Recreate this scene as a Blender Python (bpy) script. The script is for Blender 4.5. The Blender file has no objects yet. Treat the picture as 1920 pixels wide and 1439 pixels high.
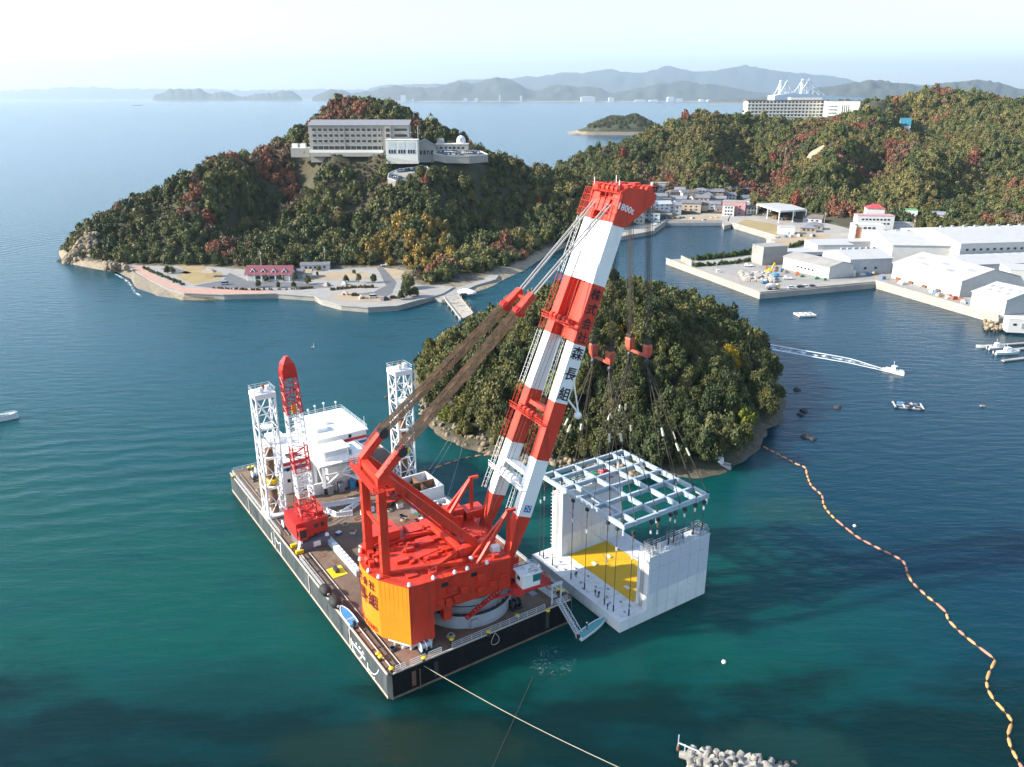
import bpy, bmesh, math, random
import numpy as np
from mathutils import Vector, Matrix

# ------------------------------------------------------------------ camera, sky, sun, exposure
scene = bpy.context.scene
FPX, HZN, CAMH = 1500.0, 183.0, 100.0           # focal length in photo pixels, horizon row, camera height (m)
PITCH = math.atan((719.5 - HZN) / FPX)
cam_d = bpy.data.cameras.new('camera'); cam = bpy.data.objects.new('camera', cam_d)
scene.collection.objects.link(cam); scene.camera = cam
cam_d.sensor_width = 36.0; cam_d.lens = 36.0 * FPX / 1920.0
cam_d.clip_start = 1.0; cam_d.clip_end = 200000.0
cam.location = (0, 0, CAMH); cam.rotation_euler = (math.pi / 2 - PITCH, 0, 0)

SUN_EL = math.radians(28.0)
SUN_TO = Vector((-math.sin(math.radians(99)), math.cos(math.radians(99)), 0)) * math.cos(SUN_EL) + Vector((0, 0, math.sin(SUN_EL)))
world = bpy.data.worlds.new('World'); scene.world = world; world.use_nodes = True
wn = world.node_tree; wn.nodes.clear()
w_out = wn.nodes.new('ShaderNodeOutputWorld'); w_bg = wn.nodes.new('ShaderNodeBackground'); w_sky = wn.nodes.new('ShaderNodeTexSky')
w_sky.sky_type = 'NISHITA'; w_sky.sun_disc = False
w_sky.sun_elevation = SUN_EL
w_sky.sun_rotation = math.atan2(SUN_TO.x, SUN_TO.y)
w_sky.altitude = 100; w_sky.air_density = 1.0; w_sky.dust_density = 0.7; w_sky.ozone_density = 1.3
w_bg.inputs['Strength'].default_value = 0.14
wn.links.new(w_sky.outputs[0], w_bg.inputs[0]); wn.links.new(w_bg.outputs[0], w_out.inputs[0])

sun_d = bpy.data.lights.new('sun', 'SUN'); sun = bpy.data.objects.new('sun', sun_d)
scene.collection.objects.link(sun)
sun_d.energy = 5.0; sun_d.angle = math.radians(0.53); sun_d.color = (1.0, 0.93, 0.82)
sun.rotation_euler = SUN_TO.to_track_quat('Z', 'Y').to_euler(); sun.location = SUN_TO * 400

scene.view_settings.view_transform = 'Standard'
scene.view_settings.look = 'None'
scene.view_settings.gamma = 1.0
scene.view_settings.use_curve_mapping = False
scene.view_settings.exposure = 1.27
scene.cycles.use_denoising = True
scene.cycles.adaptive_threshold = .02
scene.cycles.max_bounces = 6; scene.cycles.diffuse_bounces = 2; scene.cycles.glossy_bounces = 3
scene.cycles.transparent_max_bounces = 12; scene.cycles.volume_bounces = 0
scene.cycles.caustics_reflective = False; scene.cycles.caustics_refractive = False

# ------------------------------------------------------------------ helpers
SP, CP = math.sin(PITCH), math.cos(PITCH)
def at(u, v, z=0.0):
    """world point at height z seen at photo pixel (u, v)"""
    x, w = (u - 960) / FPX, (v - 719.5) / FPX
    t = (z - CAMH) / (-SP - w * CP)
    return Vector((x * t, (CP - w * SP) * t, z))
def far(u, v, Y):
    """world point at distance Y along the ground seen at photo pixel (u, v)"""
    x, w = (u - 960) / FPX, (v - 719.5) / FPX
    t = Y / (CP - w * SP)
    return Vector((x * t, Y, CAMH + (-SP - w * CP) * t))
def pxm(p):
    return FPX / (p.y * CP - (p.z - CAMH) * SP)   # photo pixels per metre at p

COL = scene.collection
OFF = {}
def empty(name, loc=(0, 0, 0), rz=0.0):
    o = bpy.data.objects.new(name, None); o.empty_display_size = 0.5
    COL.objects.link(o); o.location = loc; o.rotation_euler = (0, 0, rz)
    OFF[o.name] = Vector(loc)
    return o
def tag(o, label, cat, group=None, kind=None):
    if label: o['label'] = label
    if cat: o['category'] = cat
    if group: o['group'] = group
    if kind: o['kind'] = kind
    return o
def thing(name, label, cat, loc=(0, 0, 0), rz=0.0, group=None):
    return tag(empty(name, loc, rz), label, cat, group)
def link(name, me, parent=None, loc=None):
    o = bpy.data.objects.new(name, me); COL.objects.link(o)
    if parent is not None: o.parent = parent
    if loc is not None: o.location = loc
    return o
def copy_tree(o, parent=None):
    c = o.copy(); COL.objects.link(c)
    if parent is not None: c.parent = parent
    for ch in list(o.children): copy_tree(ch, c)
    return c
def smooth(o):
    for p in o.data.polygons: p.use_smooth = True
    return o

class MB:
    def __init__(s): s.v = []; s.f = []
    def add(s, vs, fs):
        n = len(s.v); s.v += [tuple(p) for p in vs]; s.f += [tuple(i + n for i in f) for f in fs]; return s
    def box(s, c, size, ax=None):
        x, y, z = size[0] / 2, size[1] / 2, size[2] / 2
        pts = [Vector((i * x, j * y, k * z)) for i in (-1, 1) for j in (-1, 1) for k in (-1, 1)]
        if ax is not None: pts = [ax @ p for p in pts]
        c = Vector(c)
        return s.add([p + c for p in pts], [(0, 1, 3, 2), (4, 6, 7, 5), (0, 4, 5, 1), (2, 3, 7, 6), (0, 2, 6, 4), (1, 5, 7, 3)])
    def box2(s, lo, hi):
        lo, hi = Vector(lo), Vector(hi); return s.box((lo + hi) / 2, hi - lo)
    def bar(s, p, q, w, h=None, up=(0, 0, 1)):
        p, q = Vector(p), Vector(q); h = w if h is None else h
        d = q - p; L = d.length
        if L < 1e-6: return s
        d /= L; up = Vector(up)
        if abs(d.dot(up)) > .98: up = Vector((1, 0, 0)) if abs(d.x) < .9 else Vector((0, 1, 0))
        x = d.cross(up).normalized(); y = x.cross(d).normalized()
        ax = Matrix((x, d, y)).transposed()
        return s.box((p + q) / 2, (w, L, h), ax)
    def tube(s, p, q, r, n=6, r2=None):
        p, q = Vector(p), Vector(q); r2 = r if r2 is None else r2
        d = (q - p)
        if d.length < 1e-6: return s
        d.normalize(); up = Vector((0, 0, 1)) if abs(d.z) < .95 else Vector((1, 0, 0))
        x = d.cross(up).normalized(); y = d.cross(x)
        vs = []
        for c, rr in ((p, r), (q, r2)):
            for i in range(n):
                a = 2 * math.pi * i / n; vs.append(c + x * (math.cos(a) * rr) + y * (math.sin(a) * rr))
        fs = [(i, (i + 1) % n, n + (i + 1) % n, n + i) for i in range(n)] + [tuple(range(n))[::-1], tuple(range(n, 2 * n))]
        return s.add(vs, fs)
    def path(s, pts, r, n=5):
        for a, b in zip(pts[:-1], pts[1:]): s.tube(a, b, r, n)
        return s
    def prism(s, poly, z0, z1):
        n = len(poly)
        vs = [(p[0], p[1], z0) for p in poly] + [(p[0], p[1], z1) for p in poly]
        return s.add(vs, [(i, (i + 1) % n, n + (i + 1) % n, n + i) for i in range(n)] + [tuple(range(n))[::-1], tuple(range(n, 2 * n))])
    def loft(s, rings, cap=True):
        n = len(rings[0]); vs = [p for r in rings for p in r]; fs = []
        for k in range(len(rings) - 1):
            for i in range(n):
                fs.append((k * n + i, k * n + (i + 1) % n, (k + 1) * n + (i + 1) % n, (k + 1) * n + i))
        if cap: fs += [tuple(range(n))[::-1], tuple(range((len(rings) - 1) * n, len(rings) * n))]
        return s.add(vs, fs)
    def lathe(s, prof, c=(0, 0, 0), n=24):
        c = Vector(c)
        rings = [[c + Vector((r * math.cos(2 * math.pi * i / n), r * math.sin(2 * math.pi * i / n), z)) for i in range(n)] for r, z in prof]
        return s.loft(rings)
    def ball(s, c, r, n=8, m=5, sc=(1, 1, 1)):
        c = Vector(c); rings = []
        for k in range(m + 1):
            a = -math.pi / 2 + math.pi * k / m
            rr = max(math.cos(a), .02) * r
            rings.append([c + Vector((rr * math.cos(2 * math.pi * i / n) * sc[0], rr * math.sin(2 * math.pi * i / n) * sc[1], math.sin(a) * r * sc[2])) for i in range(n)])
        return s.loft(rings)
    def quad(s, a, b, c, d): return s.add([a, b, c, d], [(0, 1, 2, 3)])
    def xf(s, m):
        s.v = [tuple(m @ Vector(p)) for p in s.v]; return s
    def mesh(s, name, mat):
        me = bpy.data.meshes.new(name); me.from_pydata(s.v, [], s.f); me.update()
        for m in (mat if isinstance(mat, (list, tuple)) else [mat]): me.materials.append(m)
        return me
    def build(s, name, mat, parent=None, world=True):
        """one mesh object; vertices are world coordinates when the parent stands unrotated at OFF"""
        off = Vector((0, 0, 0))
        if parent is not None and world:
            r = parent
            while r.parent is not None: r = r.parent
            off = OFF.get(r.name, Vector((0, 0, 0)))
        if off.length > 0: s.v = [(p[0] - off.x, p[1] - off.y, p[2] - off.z) for p in s.v]
        return link(name, s.mesh(name, mat), parent)

def railing(mb, pts, h=1.1, step=2.0, r=.045, rails=(1.0, .55)):
    for a, b in zip(pts[:-1], pts[1:]):
        a, b = Vector(a), Vector(b); L = (b - a).length; n = max(1, int(round(L / step)))
        for i in range(n + 1):
            p = a.lerp(b, i / n); mb.bar(p, p + Vector((0, 0, h)), r * 1.6)
        for k in rails: mb.bar(a + Vector((0, 0, h * k)), b + Vector((0, 0, h * k)), r * 1.5)
    return mb

# ------------------------------------------------------------------ materials
def nt(name):
    m = bpy.data.materials.new(name); m.use_nodes = True
    t = m.node_tree; t.nodes.clear()
    o = t.nodes.new('ShaderNodeOutputMaterial'); b = t.nodes.new('ShaderNodeBsdfPrincipled')
    t.links.new(b.outputs[0], o.inputs[0])
    return m, t, b
def node(t, typ, **kw):
    n = t.nodes.new(typ)
    for k, v in kw.items(): setattr(n, k, v)
    return n
def noise(t, scale, detail=5, rough=.6, vec=None, scl=None):
    n = node(t, 'ShaderNodeTexNoise'); n.inputs['Scale'].default_value = scale
    n.inputs['Detail'].default_value = detail; n.inputs['Roughness'].default_value = rough
    if vec is None:
        vec = node(t, 'ShaderNodeNewGeometry').outputs['Position']
    if scl is not None:
        mp = node(t, 'ShaderNodeMapping'); mp.inputs['Scale'].default_value = scl
        t.links.new(vec, mp.inputs[0]); vec = mp.outputs[0]
    t.links.new(vec, n.inputs['Vector']); return n
def ramp(t, src, stops):
    r = node(t, 'ShaderNodeValToRGB'); e = r.color_ramp.elements
    while len(e) < len(stops): e.new(.5)
    for i, (p, c) in enumerate(stops):
        e[i].position = p; e[i].color = (c, c, c, 1) if isinstance(c, (int, float)) else (*c, 1)
    t.links.new(src, r.inputs[0]); return r
def mixc(t, fac, a, b, mode='MIX'):
    m = node(t, 'ShaderNodeMix', data_type='RGBA', blend_type=mode)
    if isinstance(fac, (int, float)): m.inputs[0].default_value = fac
    else: t.links.new(fac, m.inputs[0])
    for i, c in ((6, a), (7, b)):
        if isinstance(c, tuple): m.inputs[i].default_value = (*c, 1)
        else: t.links.new(c, m.inputs[i])
    return m.outputs[2]
def M(name, col, rough=.6, metal=0.0, var=.18, scale=.35, dirt=None, dscale=.15, dlo=.55, dhi=.75, bump=0.0, bscale=2.0, streak=False, spec=.5):
    """plain paint / plaster / metal: colour varied by noise, optional dirt or rust patches (vertical streaks), fine bump"""
    m, t, b = nt(name)
    n1 = noise(t, scale)
    lo = tuple(c * (1 - var) for c in col); hi = tuple(min(1, c * (1 + var)) for c in col)
    c = ramp(t, n1.outputs['Fac'], [(.3, lo), (.7, hi)]).outputs[0]
    if dirt is not None:
        n2 = noise(t, dscale, 8, .7, scl=(1, 1, .12) if streak else None)
        k = ramp(t, n2.outputs['Fac'], [(dlo, 0), (dhi, 1)])
        c = mixc(t, k.outputs[0], c, dirt)
    t.links.new(c, b.inputs['Base Color'])
    b.inputs['Roughness'].default_value = rough; b.inputs['Metallic'].default_value = metal
    b.inputs['Specular IOR Level'].default_value = spec
    if bump:
        n3 = noise(t, bscale, 6); bp = node(t, 'ShaderNodeBump'); bp.inputs['Strength'].default_value = bump
        bp.inputs['Distance'].default_value = .1
        t.links.new(n3.outputs['Fac'], bp.inputs['Height']); t.links.new(bp.outputs[0], b.inputs['Normal'])
    return m
def MC(name, rough=.4, spec=.5):
    """paint whose colour is the object's own viewport colour (cars, boats, houses that share a mesh)"""
    m, t, b = nt(name); oi = node(t, 'ShaderNodeObjectInfo'); n = noise(t, .8)
    k = ramp(t, n.outputs['Fac'], [(.3, .85), (.7, 1.0)])
    t.links.new(mixc(t, 1.0, oi.outputs['Color'], k.outputs[0], 'MULTIPLY'), b.inputs['Base Color'])
    b.inputs['Roughness'].default_value = rough; b.inputs['Specular IOR Level'].default_value = spec
    return m

RED = M('crane red paint', (.60, .042, .018), .45, var=.12, scale=.25, dirt=(.26, .030, .020), dscale=.8, dlo=.50, dhi=.74, streak=True, bump=.05)
REDSUN = M('sunlit red counterweight paint', (.72, .215, .008), .5, var=.08, scale=.3, dirt=(.56, .16, .02), dscale=.5, dlo=.55, dhi=.85, streak=True)  # the crane's red turned yellow-orange, with sunlight put into the colour
REDD = M('dark red paint', (.50, .022, .016), .5, var=.12)
WHITE = M('white paint', (.78, .78, .76), .45, var=.04, dirt=(.60, .57, .52), dscale=.6, dlo=.6, dhi=.9, streak=True)
WHITER = M('white paint with rust stains', (.72, .72, .70), .5, var=.06, dirt=(.25, .12, .06), dscale=.7, dlo=.60, dhi=.78, streak=True)
GREYW = M('pale grey steel', (.50, .54, .56), .5, var=.06)
PALEB = M('pale blue grey steel', (.37, .44, .48), .45, var=.06, dirt=(.40, .40, .38), dscale=.8, dlo=.6, dhi=.8)
GREY = M('mid grey steel', (.28, .29, .31), .55)
DARK = M('dark steel', (.03, .032, .035), .5)
BLACKR = M('black rubber', (.016, .016, .017), .75)
YEL = M('yellow paint', (.72, .50, .01), .45, var=.08)
RUST = M('rusty steel', (.17, .085, .045), .8, var=.35, scale=.9, dirt=(.07, .045, .035), dscale=.5)
ROPE = M('steel wire rope', (.055, .042, .032), .7, var=.3, scale=1.5)
ROPEB = M('brown greased rope', (.13, .07, .035), .75, var=.45, scale=.8, dirt=(.05, .035, .02), dscale=.7, dlo=.45, dhi=.6)
PEND = M('grey pendant bar', (.30, .29, .28), .55)
BLUE = M('blue paint', (.05, .22, .42), .45)
STRB = M('stripe blue', (.04, .16, .40), .5)
STRR = M('stripe red', (.55, .03, .04), .5)
TEAL = M('teal boat deck', (.10, .36, .36), .5)
GLASS = M('dark window glass', (.02, .03, .035), .08, var=.3, scale=.2)
INK = M('black lettering', (.012, .010, .016), .6)
INKP = M('dark red lettering', (.10, .008, .012), .6)
REDL = M('red lettering', (.55, .015, .012), .6)
LETW = M('white lettering', (.80, .80, .78), .6)
CAIS = M('caisson white coating', (.64, .645, .635), .65, var=.06, scale=.2, dirt=(.40, .40, .38), dscale=.5, dlo=.50, dhi=.78, streak=True)
CAISU = M('caisson upper grey coating', (.50, .515, .57), .65, var=.03, scale=.2)
CAISY = M('yellow membrane', (.62, .36, .006), .6, var=.05, scale=.3)
CONC = M('concrete', (.29, .275, .25), .85, var=.12, scale=.2, dirt=(.17, .165, .145), dscale=.12, bump=.2, bscale=1.5)
CONCL = M('pale quay concrete', (.33, .305, .265), .85, var=.12, scale=.15, dirt=(.20, .185, .16), dscale=.1, dlo=.5, dhi=.8)
ASPH = M('asphalt', (.12, .12, .125), .9, var=.12, scale=.2, dirt=(.17, .165, .16), dscale=.06)
SANDC = M('sandy ground', (.34, .26, .17), .95, var=.14, scale=.08, dirt=(.24, .20, .13), dscale=.05)
TUFTY = M('dry grass lawn', (.30, .22, .10), .95, var=.15, scale=.15, dirt=(.24, .21, .09), dscale=.06)
BRICKP = M('pink promenade paving', (.42, .25, .19), .9, var=.08, scale=.3)
SCREE = M('gravel yard', (.27, .255, .235), .95, var=.14, scale=.1, dirt=(.24, .23, .21), dscale=.05)
PEBB = M('pebble beach', (.19, .16, .115), .95, var=.25, scale=.5, bump=.6, bscale=3)
ROCK = M('shore rock', (.24, .19, .125), .9, var=.4, scale=.4, dirt=(.10, .08, .06), dscale=.3, bump=.8, bscale=1.2)
ROCKD = M('wet dark rock', (.045, .04, .036), .8, var=.4, scale=.5, bump=.8, bscale=1.2)
WALLW = M('white plaster', (.56, .55, .52), .8, var=.05, dirt=(.5, .48, .44), dscale=.4, dlo=.6, dhi=.8, streak=True)
WALLG = M('grey brown tile facade', (.33, .31, .28), .8, var=.06)
ROOFW = M('white sheet roof', (.43, .425, .41), .6, var=.10, scale=.12, dirt=(.36, .31, .26), dscale=.12, dlo=.52, dhi=.75)
ROOFG = M('grey tile roof', (.15, .15, .16), .75, var=.2, scale=.5)
ROOFM = M('maroon roof', (.17, .045, .06), .65, var=.1)
CARP = MC('car paint', .25)
OBJP = MC('own colour plaster', .8)
HULLP = MC('boat gelcoat', .35)
BARK = M('bark', (.10, .075, .05), .9, var=.3, scale=1.5)
TYRE = BLACKR

def hull_mat():
    m, t, b = nt('barge hull steel')
    n1 = noise(t, .5, 8, .7, scl=(1, 1, .10)); n2 = noise(t, .12, 6, .6)
    c = ramp(t, n1.outputs['Fac'], [(.35, (.026, .032, .036)), (.55, (.055, .068, .072)), (.74, (.12, .135, .13))]).outputs[0]
    k = ramp(t, n2.outputs['Fac'], [(.55, 0), (.75, .6)])
    c = mixc(t, k.outputs[0], c, (.012, .014, .017))
    n3 = noise(t, .9, 8, .75, scl=(1, 1, .2)); k3 = ramp(t, n3.outputs['Fac'], [(.66, 0), (.74, .8)])
    c = mixc(t, k3.outputs[0], c, (.11, .06, .035))
    t.links.new(c, b.inputs['Base Color']); b.inputs['Roughness'].default_value = .6
    return m
HULL = hull_mat()
def deck_mat():
    m, t, b = nt('rusty barge deck')
    n1 = noise(t, .12, 8, .65); n2 = noise(t, .9, 6, .7); n3 = noise(t, .05, 3)
    c = ramp(t, n1.outputs['Fac'], [(.3, (.085, .058, .042)), (.5, (.16, .105, .070)), (.7, (.22, .155, .105))]).outputs[0]
    c = mixc(t, ramp(t, n3.outputs['Fac'], [(.5, 0), (.62, .75)]).outputs[0], c, (.20, .075, .045))
    c = mixc(t, ramp(t, n2.outputs['Fac'], [(.45, 0), (.75, .55)]).outputs[0], c, (.06, .045, .04))
    t.links.new(c, b.inputs['Base Color']); b.inputs['Roughness'].default_value = .85
    return m
DECK = deck_mat()

# ------------------------------------------------------------------ sea
def sea_mat():
    m, t, b = nt('sea water')
    pos = node(t, 'ShaderNodeNewGeometry').outputs['Position']
    sx = node(t, 'ShaderNodeSeparateXYZ'); t.links.new(pos, sx.inputs[0])
    def mth(op, a, b2=None, c=None):
        n = node(t, 'ShaderNodeMath', operation=op)
        for i, q in enumerate((a, b2, c)):
            if q is None: continue
            if isinstance(q, (int, float)): n.inputs[i].default_value = q
            else: t.links.new(q, n.inputs[i])
        return n.outputs[0]
    def maprange(src, a, b2, lo=0., hi=1.):
        n = node(t, 'ShaderNodeMapRange'); n.interpolation_type = 'SMOOTHSTEP'
        n.inputs[1].default_value = a; n.inputs[2].default_value = b2; n.inputs[3].default_value = lo; n.inputs[4].default_value = hi
        t.links.new(src, n.inputs[0]); return n.outputs[0]
    big = noise(t, .012, 4, .55); mid = noise(t, .05, 5, .6, scl=(1, 2.2, 1))
    # greener over the shallow near shore of the strait, bluer in the open water
    yy = mth('ADD', sx.outputs[1], mth('MULTIPLY', mth('SUBTRACT', big.outputs['Fac'], .5), 160.))
    c = mixc(t, maprange(yy, 150., 330.), (.0020, .058, .048), (.003, .052, .074))
    c = mixc(t, maprange(mth('ADD', sx.outputs[0], mth('MULTIPLY', mth('SUBTRACT', big.outputs['Fac'], .5), 90.)), 35., 95.), c, (.002, .029, .050))
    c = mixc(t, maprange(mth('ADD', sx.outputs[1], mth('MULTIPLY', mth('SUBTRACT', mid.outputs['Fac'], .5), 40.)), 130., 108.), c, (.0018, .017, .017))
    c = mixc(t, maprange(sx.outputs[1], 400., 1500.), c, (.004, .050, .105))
    c = mixc(t, ramp(t, mid.outputs['Fac'], [(.50, 0), (.70, .55)]).outputs[0], c, (.0015, .036, .042))
    # weed beds and reef on the sea floor near the breakwater and the barge
    def bed(x, y, rx, ry, col, s):
        nonlocal c
        dx = mth('DIVIDE', mth('SUBTRACT', sx.outputs[0], x), rx); dy = mth('DIVIDE', mth('SUBTRACT', sx.outputs[1], y), ry)
        d = mth('ADD', mth('MULTIPLY', dx, dx), mth('MULTIPLY', dy, dy))
        nz = noise(t, .16, 6, .65)
        d = mth('ADD', d, mth('MULTIPLY', mth('SUBTRACT', nz.outputs['Fac'], .5), 1.6))
        c = mixc(t, mth('MULTIPLY', maprange(d, 1.0, .25), s), c, col)
    bed(44, 101, 17, 9, (.010, .040, .034), .5)
    bed(-18, 103, 26, 8, (.014, .030, .020), .45)
    bed(-52, 118, 26, 9, (.003, .040, .040), .6)
    bed(6, 222, 16, 12, (.075, .085, .035), .8)
    bed(72, 183, 16, 9, (.012, .050, .040), .5)
    bed(-36, 232, 8, 6, (.010, .025, .03), .7)
    t.links.new(c, b.inputs['Base Color'])
    b.inputs['IOR'].default_value = 1.333; b.inputs['Specular IOR Level'].default_value = .22; b.inputs['Specular Tint'].default_value = (.58, .84, 1, 1); b.inputs['Roughness'].default_value = .18
    b.subsurface_method = 'BURLEY'; b.inputs['Subsurface Weight'].default_value = .85; b.inputs['Subsurface Scale'].default_value = 10.0; b.inputs['Subsurface Radius'].default_value = (.6, 1, 1)
    # waves: ripples, chop and an old wake fanning out over the open side
    r1 = noise(t, .85, 4, .6, scl=(.8, 1.5, 1)); r2 = noise(t, .16, 4, .55, scl=(.7, 1.8, 1))
    dist = node(t, 'ShaderNodeVectorMath', operation='DISTANCE'); t.links.new(pos, dist.inputs[0])
    dist.inputs[1].default_value = (-150, 445, 0)
    wob = noise(t, .012, 3)
    dd = mth('ADD', dist.outputs['Value'], mth('MULTIPLY', wob.outputs['Fac'], 36.))
    rings = mth('SINE', mth('MULTIPLY', dd, 2 * math.pi / 8.5))
    win = mth('MULTIPLY', maprange(dd, 215., 245.), maprange(dd, 330., 275.))
    win = mth('MULTIPLY', win, maprange(sx.outputs[0], -38., -75.))
    rings = mth('MULTIPLY', mth('MULTIPLY', rings, win), mth('ADD', .25, mth('MULTIPLY', r2.outputs['Fac'], 1.2)))
    h = mth('ADD', mth('MULTIPLY', r1.outputs['Fac'], .16), mth('MULTIPLY', r2.outputs['Fac'], .9))
    h = mth('ADD', h, mth('MULTIPLY', rings, .22))
    bp = node(t, 'ShaderNodeBump'); bp.inputs['Distance'].default_value = 1.0
    t.links.new(maprange(sx.outputs[1], 250., 1600., .40, .34), bp.inputs['Strength'])
    t.links.new(h, bp.inputs['Height']); t.links.new(bp.outputs[0], b.inputs['Normal'])
    return m
SEA = sea_mat()
R0 = 60000
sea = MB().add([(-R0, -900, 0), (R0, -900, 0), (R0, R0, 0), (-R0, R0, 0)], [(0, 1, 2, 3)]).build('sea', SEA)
tag(sea, 'teal and blue sea water of the strait', None, kind='structure')
# ------------------------------------------------------------------ terrain
class Land:
    """smooth ground surface through surveyed points (thin plate spline)"""
    def __init__(s, pts, lam=.02):
        P = np.array([(p[0], p[1], p[2]) for p in pts], float); s.c = P[:, :2].mean(0); s.s = P[:, :2].std()
        X = (P[:, :2] - s.c) / s.s; n = len(X); s.X = X
        K = s.k(X, X) + np.eye(n) * lam; A = np.zeros((n + 3, n + 3)); A[:n, :n] = K
        A[:n, n] = 1; A[:n, n + 1:] = X; A[n, :n] = 1; A[n + 1:, :n] = X.T
        s.w = np.linalg.solve(A, np.r_[P[:, 2], 0, 0, 0])
    def k(s, A, B):
        d2 = ((A[:, None] - B[None]) ** 2).sum(-1) + 1e-12; return .5 * d2 * np.log(d2)
    def z(s, xy):
        X = (np.atleast_2d(np.array(xy, float)) - s.c) / s.s; n = len(s.X); out = np.empty(len(X))
        for i in range(0, len(X), 8000):
            B = X[i:i + 8000]; out[i:i + 8000] = s.k(B, s.X) @ s.w[:n] + s.w[n] + B @ s.w[n + 1:]
        return out
def vnoise(xy, scale, seed):
    rs = np.random.RandomState(seed); g = rs.rand(128, 128)
    p = np.array(xy) / scale; i = np.floor(p).astype(int); f = p - i; f = f * f * (3 - 2 * f)
    def gg(a, b): return g[(i[:, 0] + a) % 128, (i[:, 1] + b) % 128]
    return (gg(0, 0) * (1 - f[:, 0]) + gg(1, 0) * f[:, 0]) * (1 - f[:, 1]) + (gg(0, 1) * (1 - f[:, 0]) + gg(1, 1) * f[:, 0]) * f[:, 1]
def inpoly(xy, poly):
    x, y = xy[:, 0], xy[:, 1]; n = len(poly); r = np.zeros(len(xy), bool)
    for i in range(n):
        x0, y0 = poly[i][0], poly[i][1]; x1, y1 = poly[(i + 1) % n][0], poly[(i + 1) % n][1]
        if y0 == y1: continue
        c = ((y0 > y) != (y1 > y)) & (x < (x1 - x0) * (y - y0) / (y1 - y0) + x0); r ^= c
    return r

def land_mat(name, g1, g2, rockz, rock=(.34, .27, .19)):
    m, t, b = nt(name)
    n1 = noise(t, .05, 6, .65); n2 = noise(t, .25, 6, .7)
    c = ramp(t, n1.outputs['Fac'], [(.35, g1), (.65, g2)]).outputs[0]
    geo = node(t, 'ShaderNodeNewGeometry'); sx = node(t, 'ShaderNodeSeparateXYZ'); t.links.new(geo.outputs['Position'], sx.inputs[0])
    ad = node(t, 'ShaderNodeMath', operation='MULTIPLY_ADD'); t.links.new(n2.outputs['Fac'], ad.inputs[0]); ad.inputs[1].default_value = -5.
    t.links.new(sx.outputs[2], ad.inputs[2])
    mr = node(t, 'ShaderNodeMapRange'); mr.inputs[1].default_value = rockz - 2.5; mr.inputs[2].default_value = rockz - 4.0
    t.links.new(ad.outputs[0], mr.inputs[0])
    rk = ramp(t, noise(t, .5, 8, .75, scl=(1, 1, 2.5)).outputs['Fac'], [(.3, tuple(q * .35 for q in rock)), (.5, rock), (.75, tuple(min(1, q * 1.5) for q in rock))]).outputs[0]
    t.links.new(mixc(t, mr.outputs[0], c, rk), b.inputs['Base Color']); b.inputs['Roughness'].default_value = .95
    bp = node(t, 'ShaderNodeBump'); bp.inputs['Strength'].default_value = .8; bp.inputs['Distance'].default_value = .6
    t.links.new(noise(t, .6, 8, .7).outputs['Fac'], bp.inputs['Height']); t.links.new(bp.outputs[0], b.inputs['Normal'])
    return m
LANDM = land_mat('hill undergrowth', (.030, .036, .016), (.075, .062, .032), 3.0, (.30, .24, .16))
ISLM = land_mat('island undergrowth', (.022, .030, .012), (.050, .050, .022), 2.0, (.11, .088, .06))

def T(u, v, Y, tree=5.0):
    p = far(u, v, Y); return (p.x, p.y, p.z - tree)
def S(u, v, z=0.0):
    p = at(u, v, z); return (p.x, p.y, z)
pts = []
# western headland: sky line, then its back slope down to the outer sea
ridge = [(150, 445, 512), (180, 418, 525), (220, 400, 540), (300, 368, 565), (380, 338, 600), (430, 304, 625), (500, 266, 655), (560, 232, 690), (620, 200, 730), (655, 183, 750), (690, 177, 760), (730, 186, 765), (770, 208, 755), (800, 231, 740), (860, 255, 720), (930, 278, 700), (1000, 294, 690), (1060, 306, 690), (1120, 328, 695)]
for u_, v_, Y_ in ridge:
    p = T(u_, v_, Y_); pts.append(p)
    q = Vector((p[0], p[1], 0)); d_ = q.normalized()
    pts.append((p[0] + d_.x * 60, p[1] + d_.y * 60, p[2] * .62)); pts.append((p[0] + d_.x * 150, p[1] + d_.y * 150, -6 if u_ < 1050 else 12))
pts += [S(118, 492), S(140, 500), S(165, 498, 1), S(215, 500, 2), S(300, 496, 3.4), S(360, 489, 3.6), S(430, 492, 3.6), S(450, 502, 3.4), S(520, 507, 3.4), S(600, 502, 3.6), S(655, 486, 3)]
pts += [S(300, 510, 1.0), S(335, 505, 1.2), S(380, 500, 1.4), S(418, 500, 1.6), S(470, 516, 1.2), S(560, 516, 1.2), S(640, 513, 1.4), S(700, 513, 1.6), S(722, 502, 1.8), S(750, 510, 1.8)]
pts += [T(205, 455, 520), T(260, 440, 528), T(300, 425, 536), T(360, 415, 548), T(360, 375, 578), T(430, 420, 560), T(430, 365, 592), T(500, 400, 590), T(500, 340, 622), T(560, 320, 625)]
pts += [T(480, 440, 512), T(520, 408, 522), T(570, 392, 532), T(640, 386, 545), T(600, 430, 518), T(660, 430, 522), T(500, 470, 503), T(590, 465, 505)]
for u_, Y_ in ((545, 640), (600, 612), (700, 606), (800, 610), (880, 620), (600, 660), (700, 660), (800, 660), (880, 650)): pts.append((far(u_, 288, Y_).x, Y_, 59.5))
pts += [T(600, 330, 590), T(700, 350, 585), T(700, 400, 552), T(700, 450, 525), S(700, 489, 4), S(745, 480, 5), S(775, 520, 3), S(800, 540, 3)]
pts += [T(780, 330, 592, 0), T(740, 345, 588, 0), T(800, 375, 560), T(800, 430, 525), T(810, 480, 495), T(860, 320, 600), T(860, 380, 552), T(870, 440, 512), T(870, 490, 482)]
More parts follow.
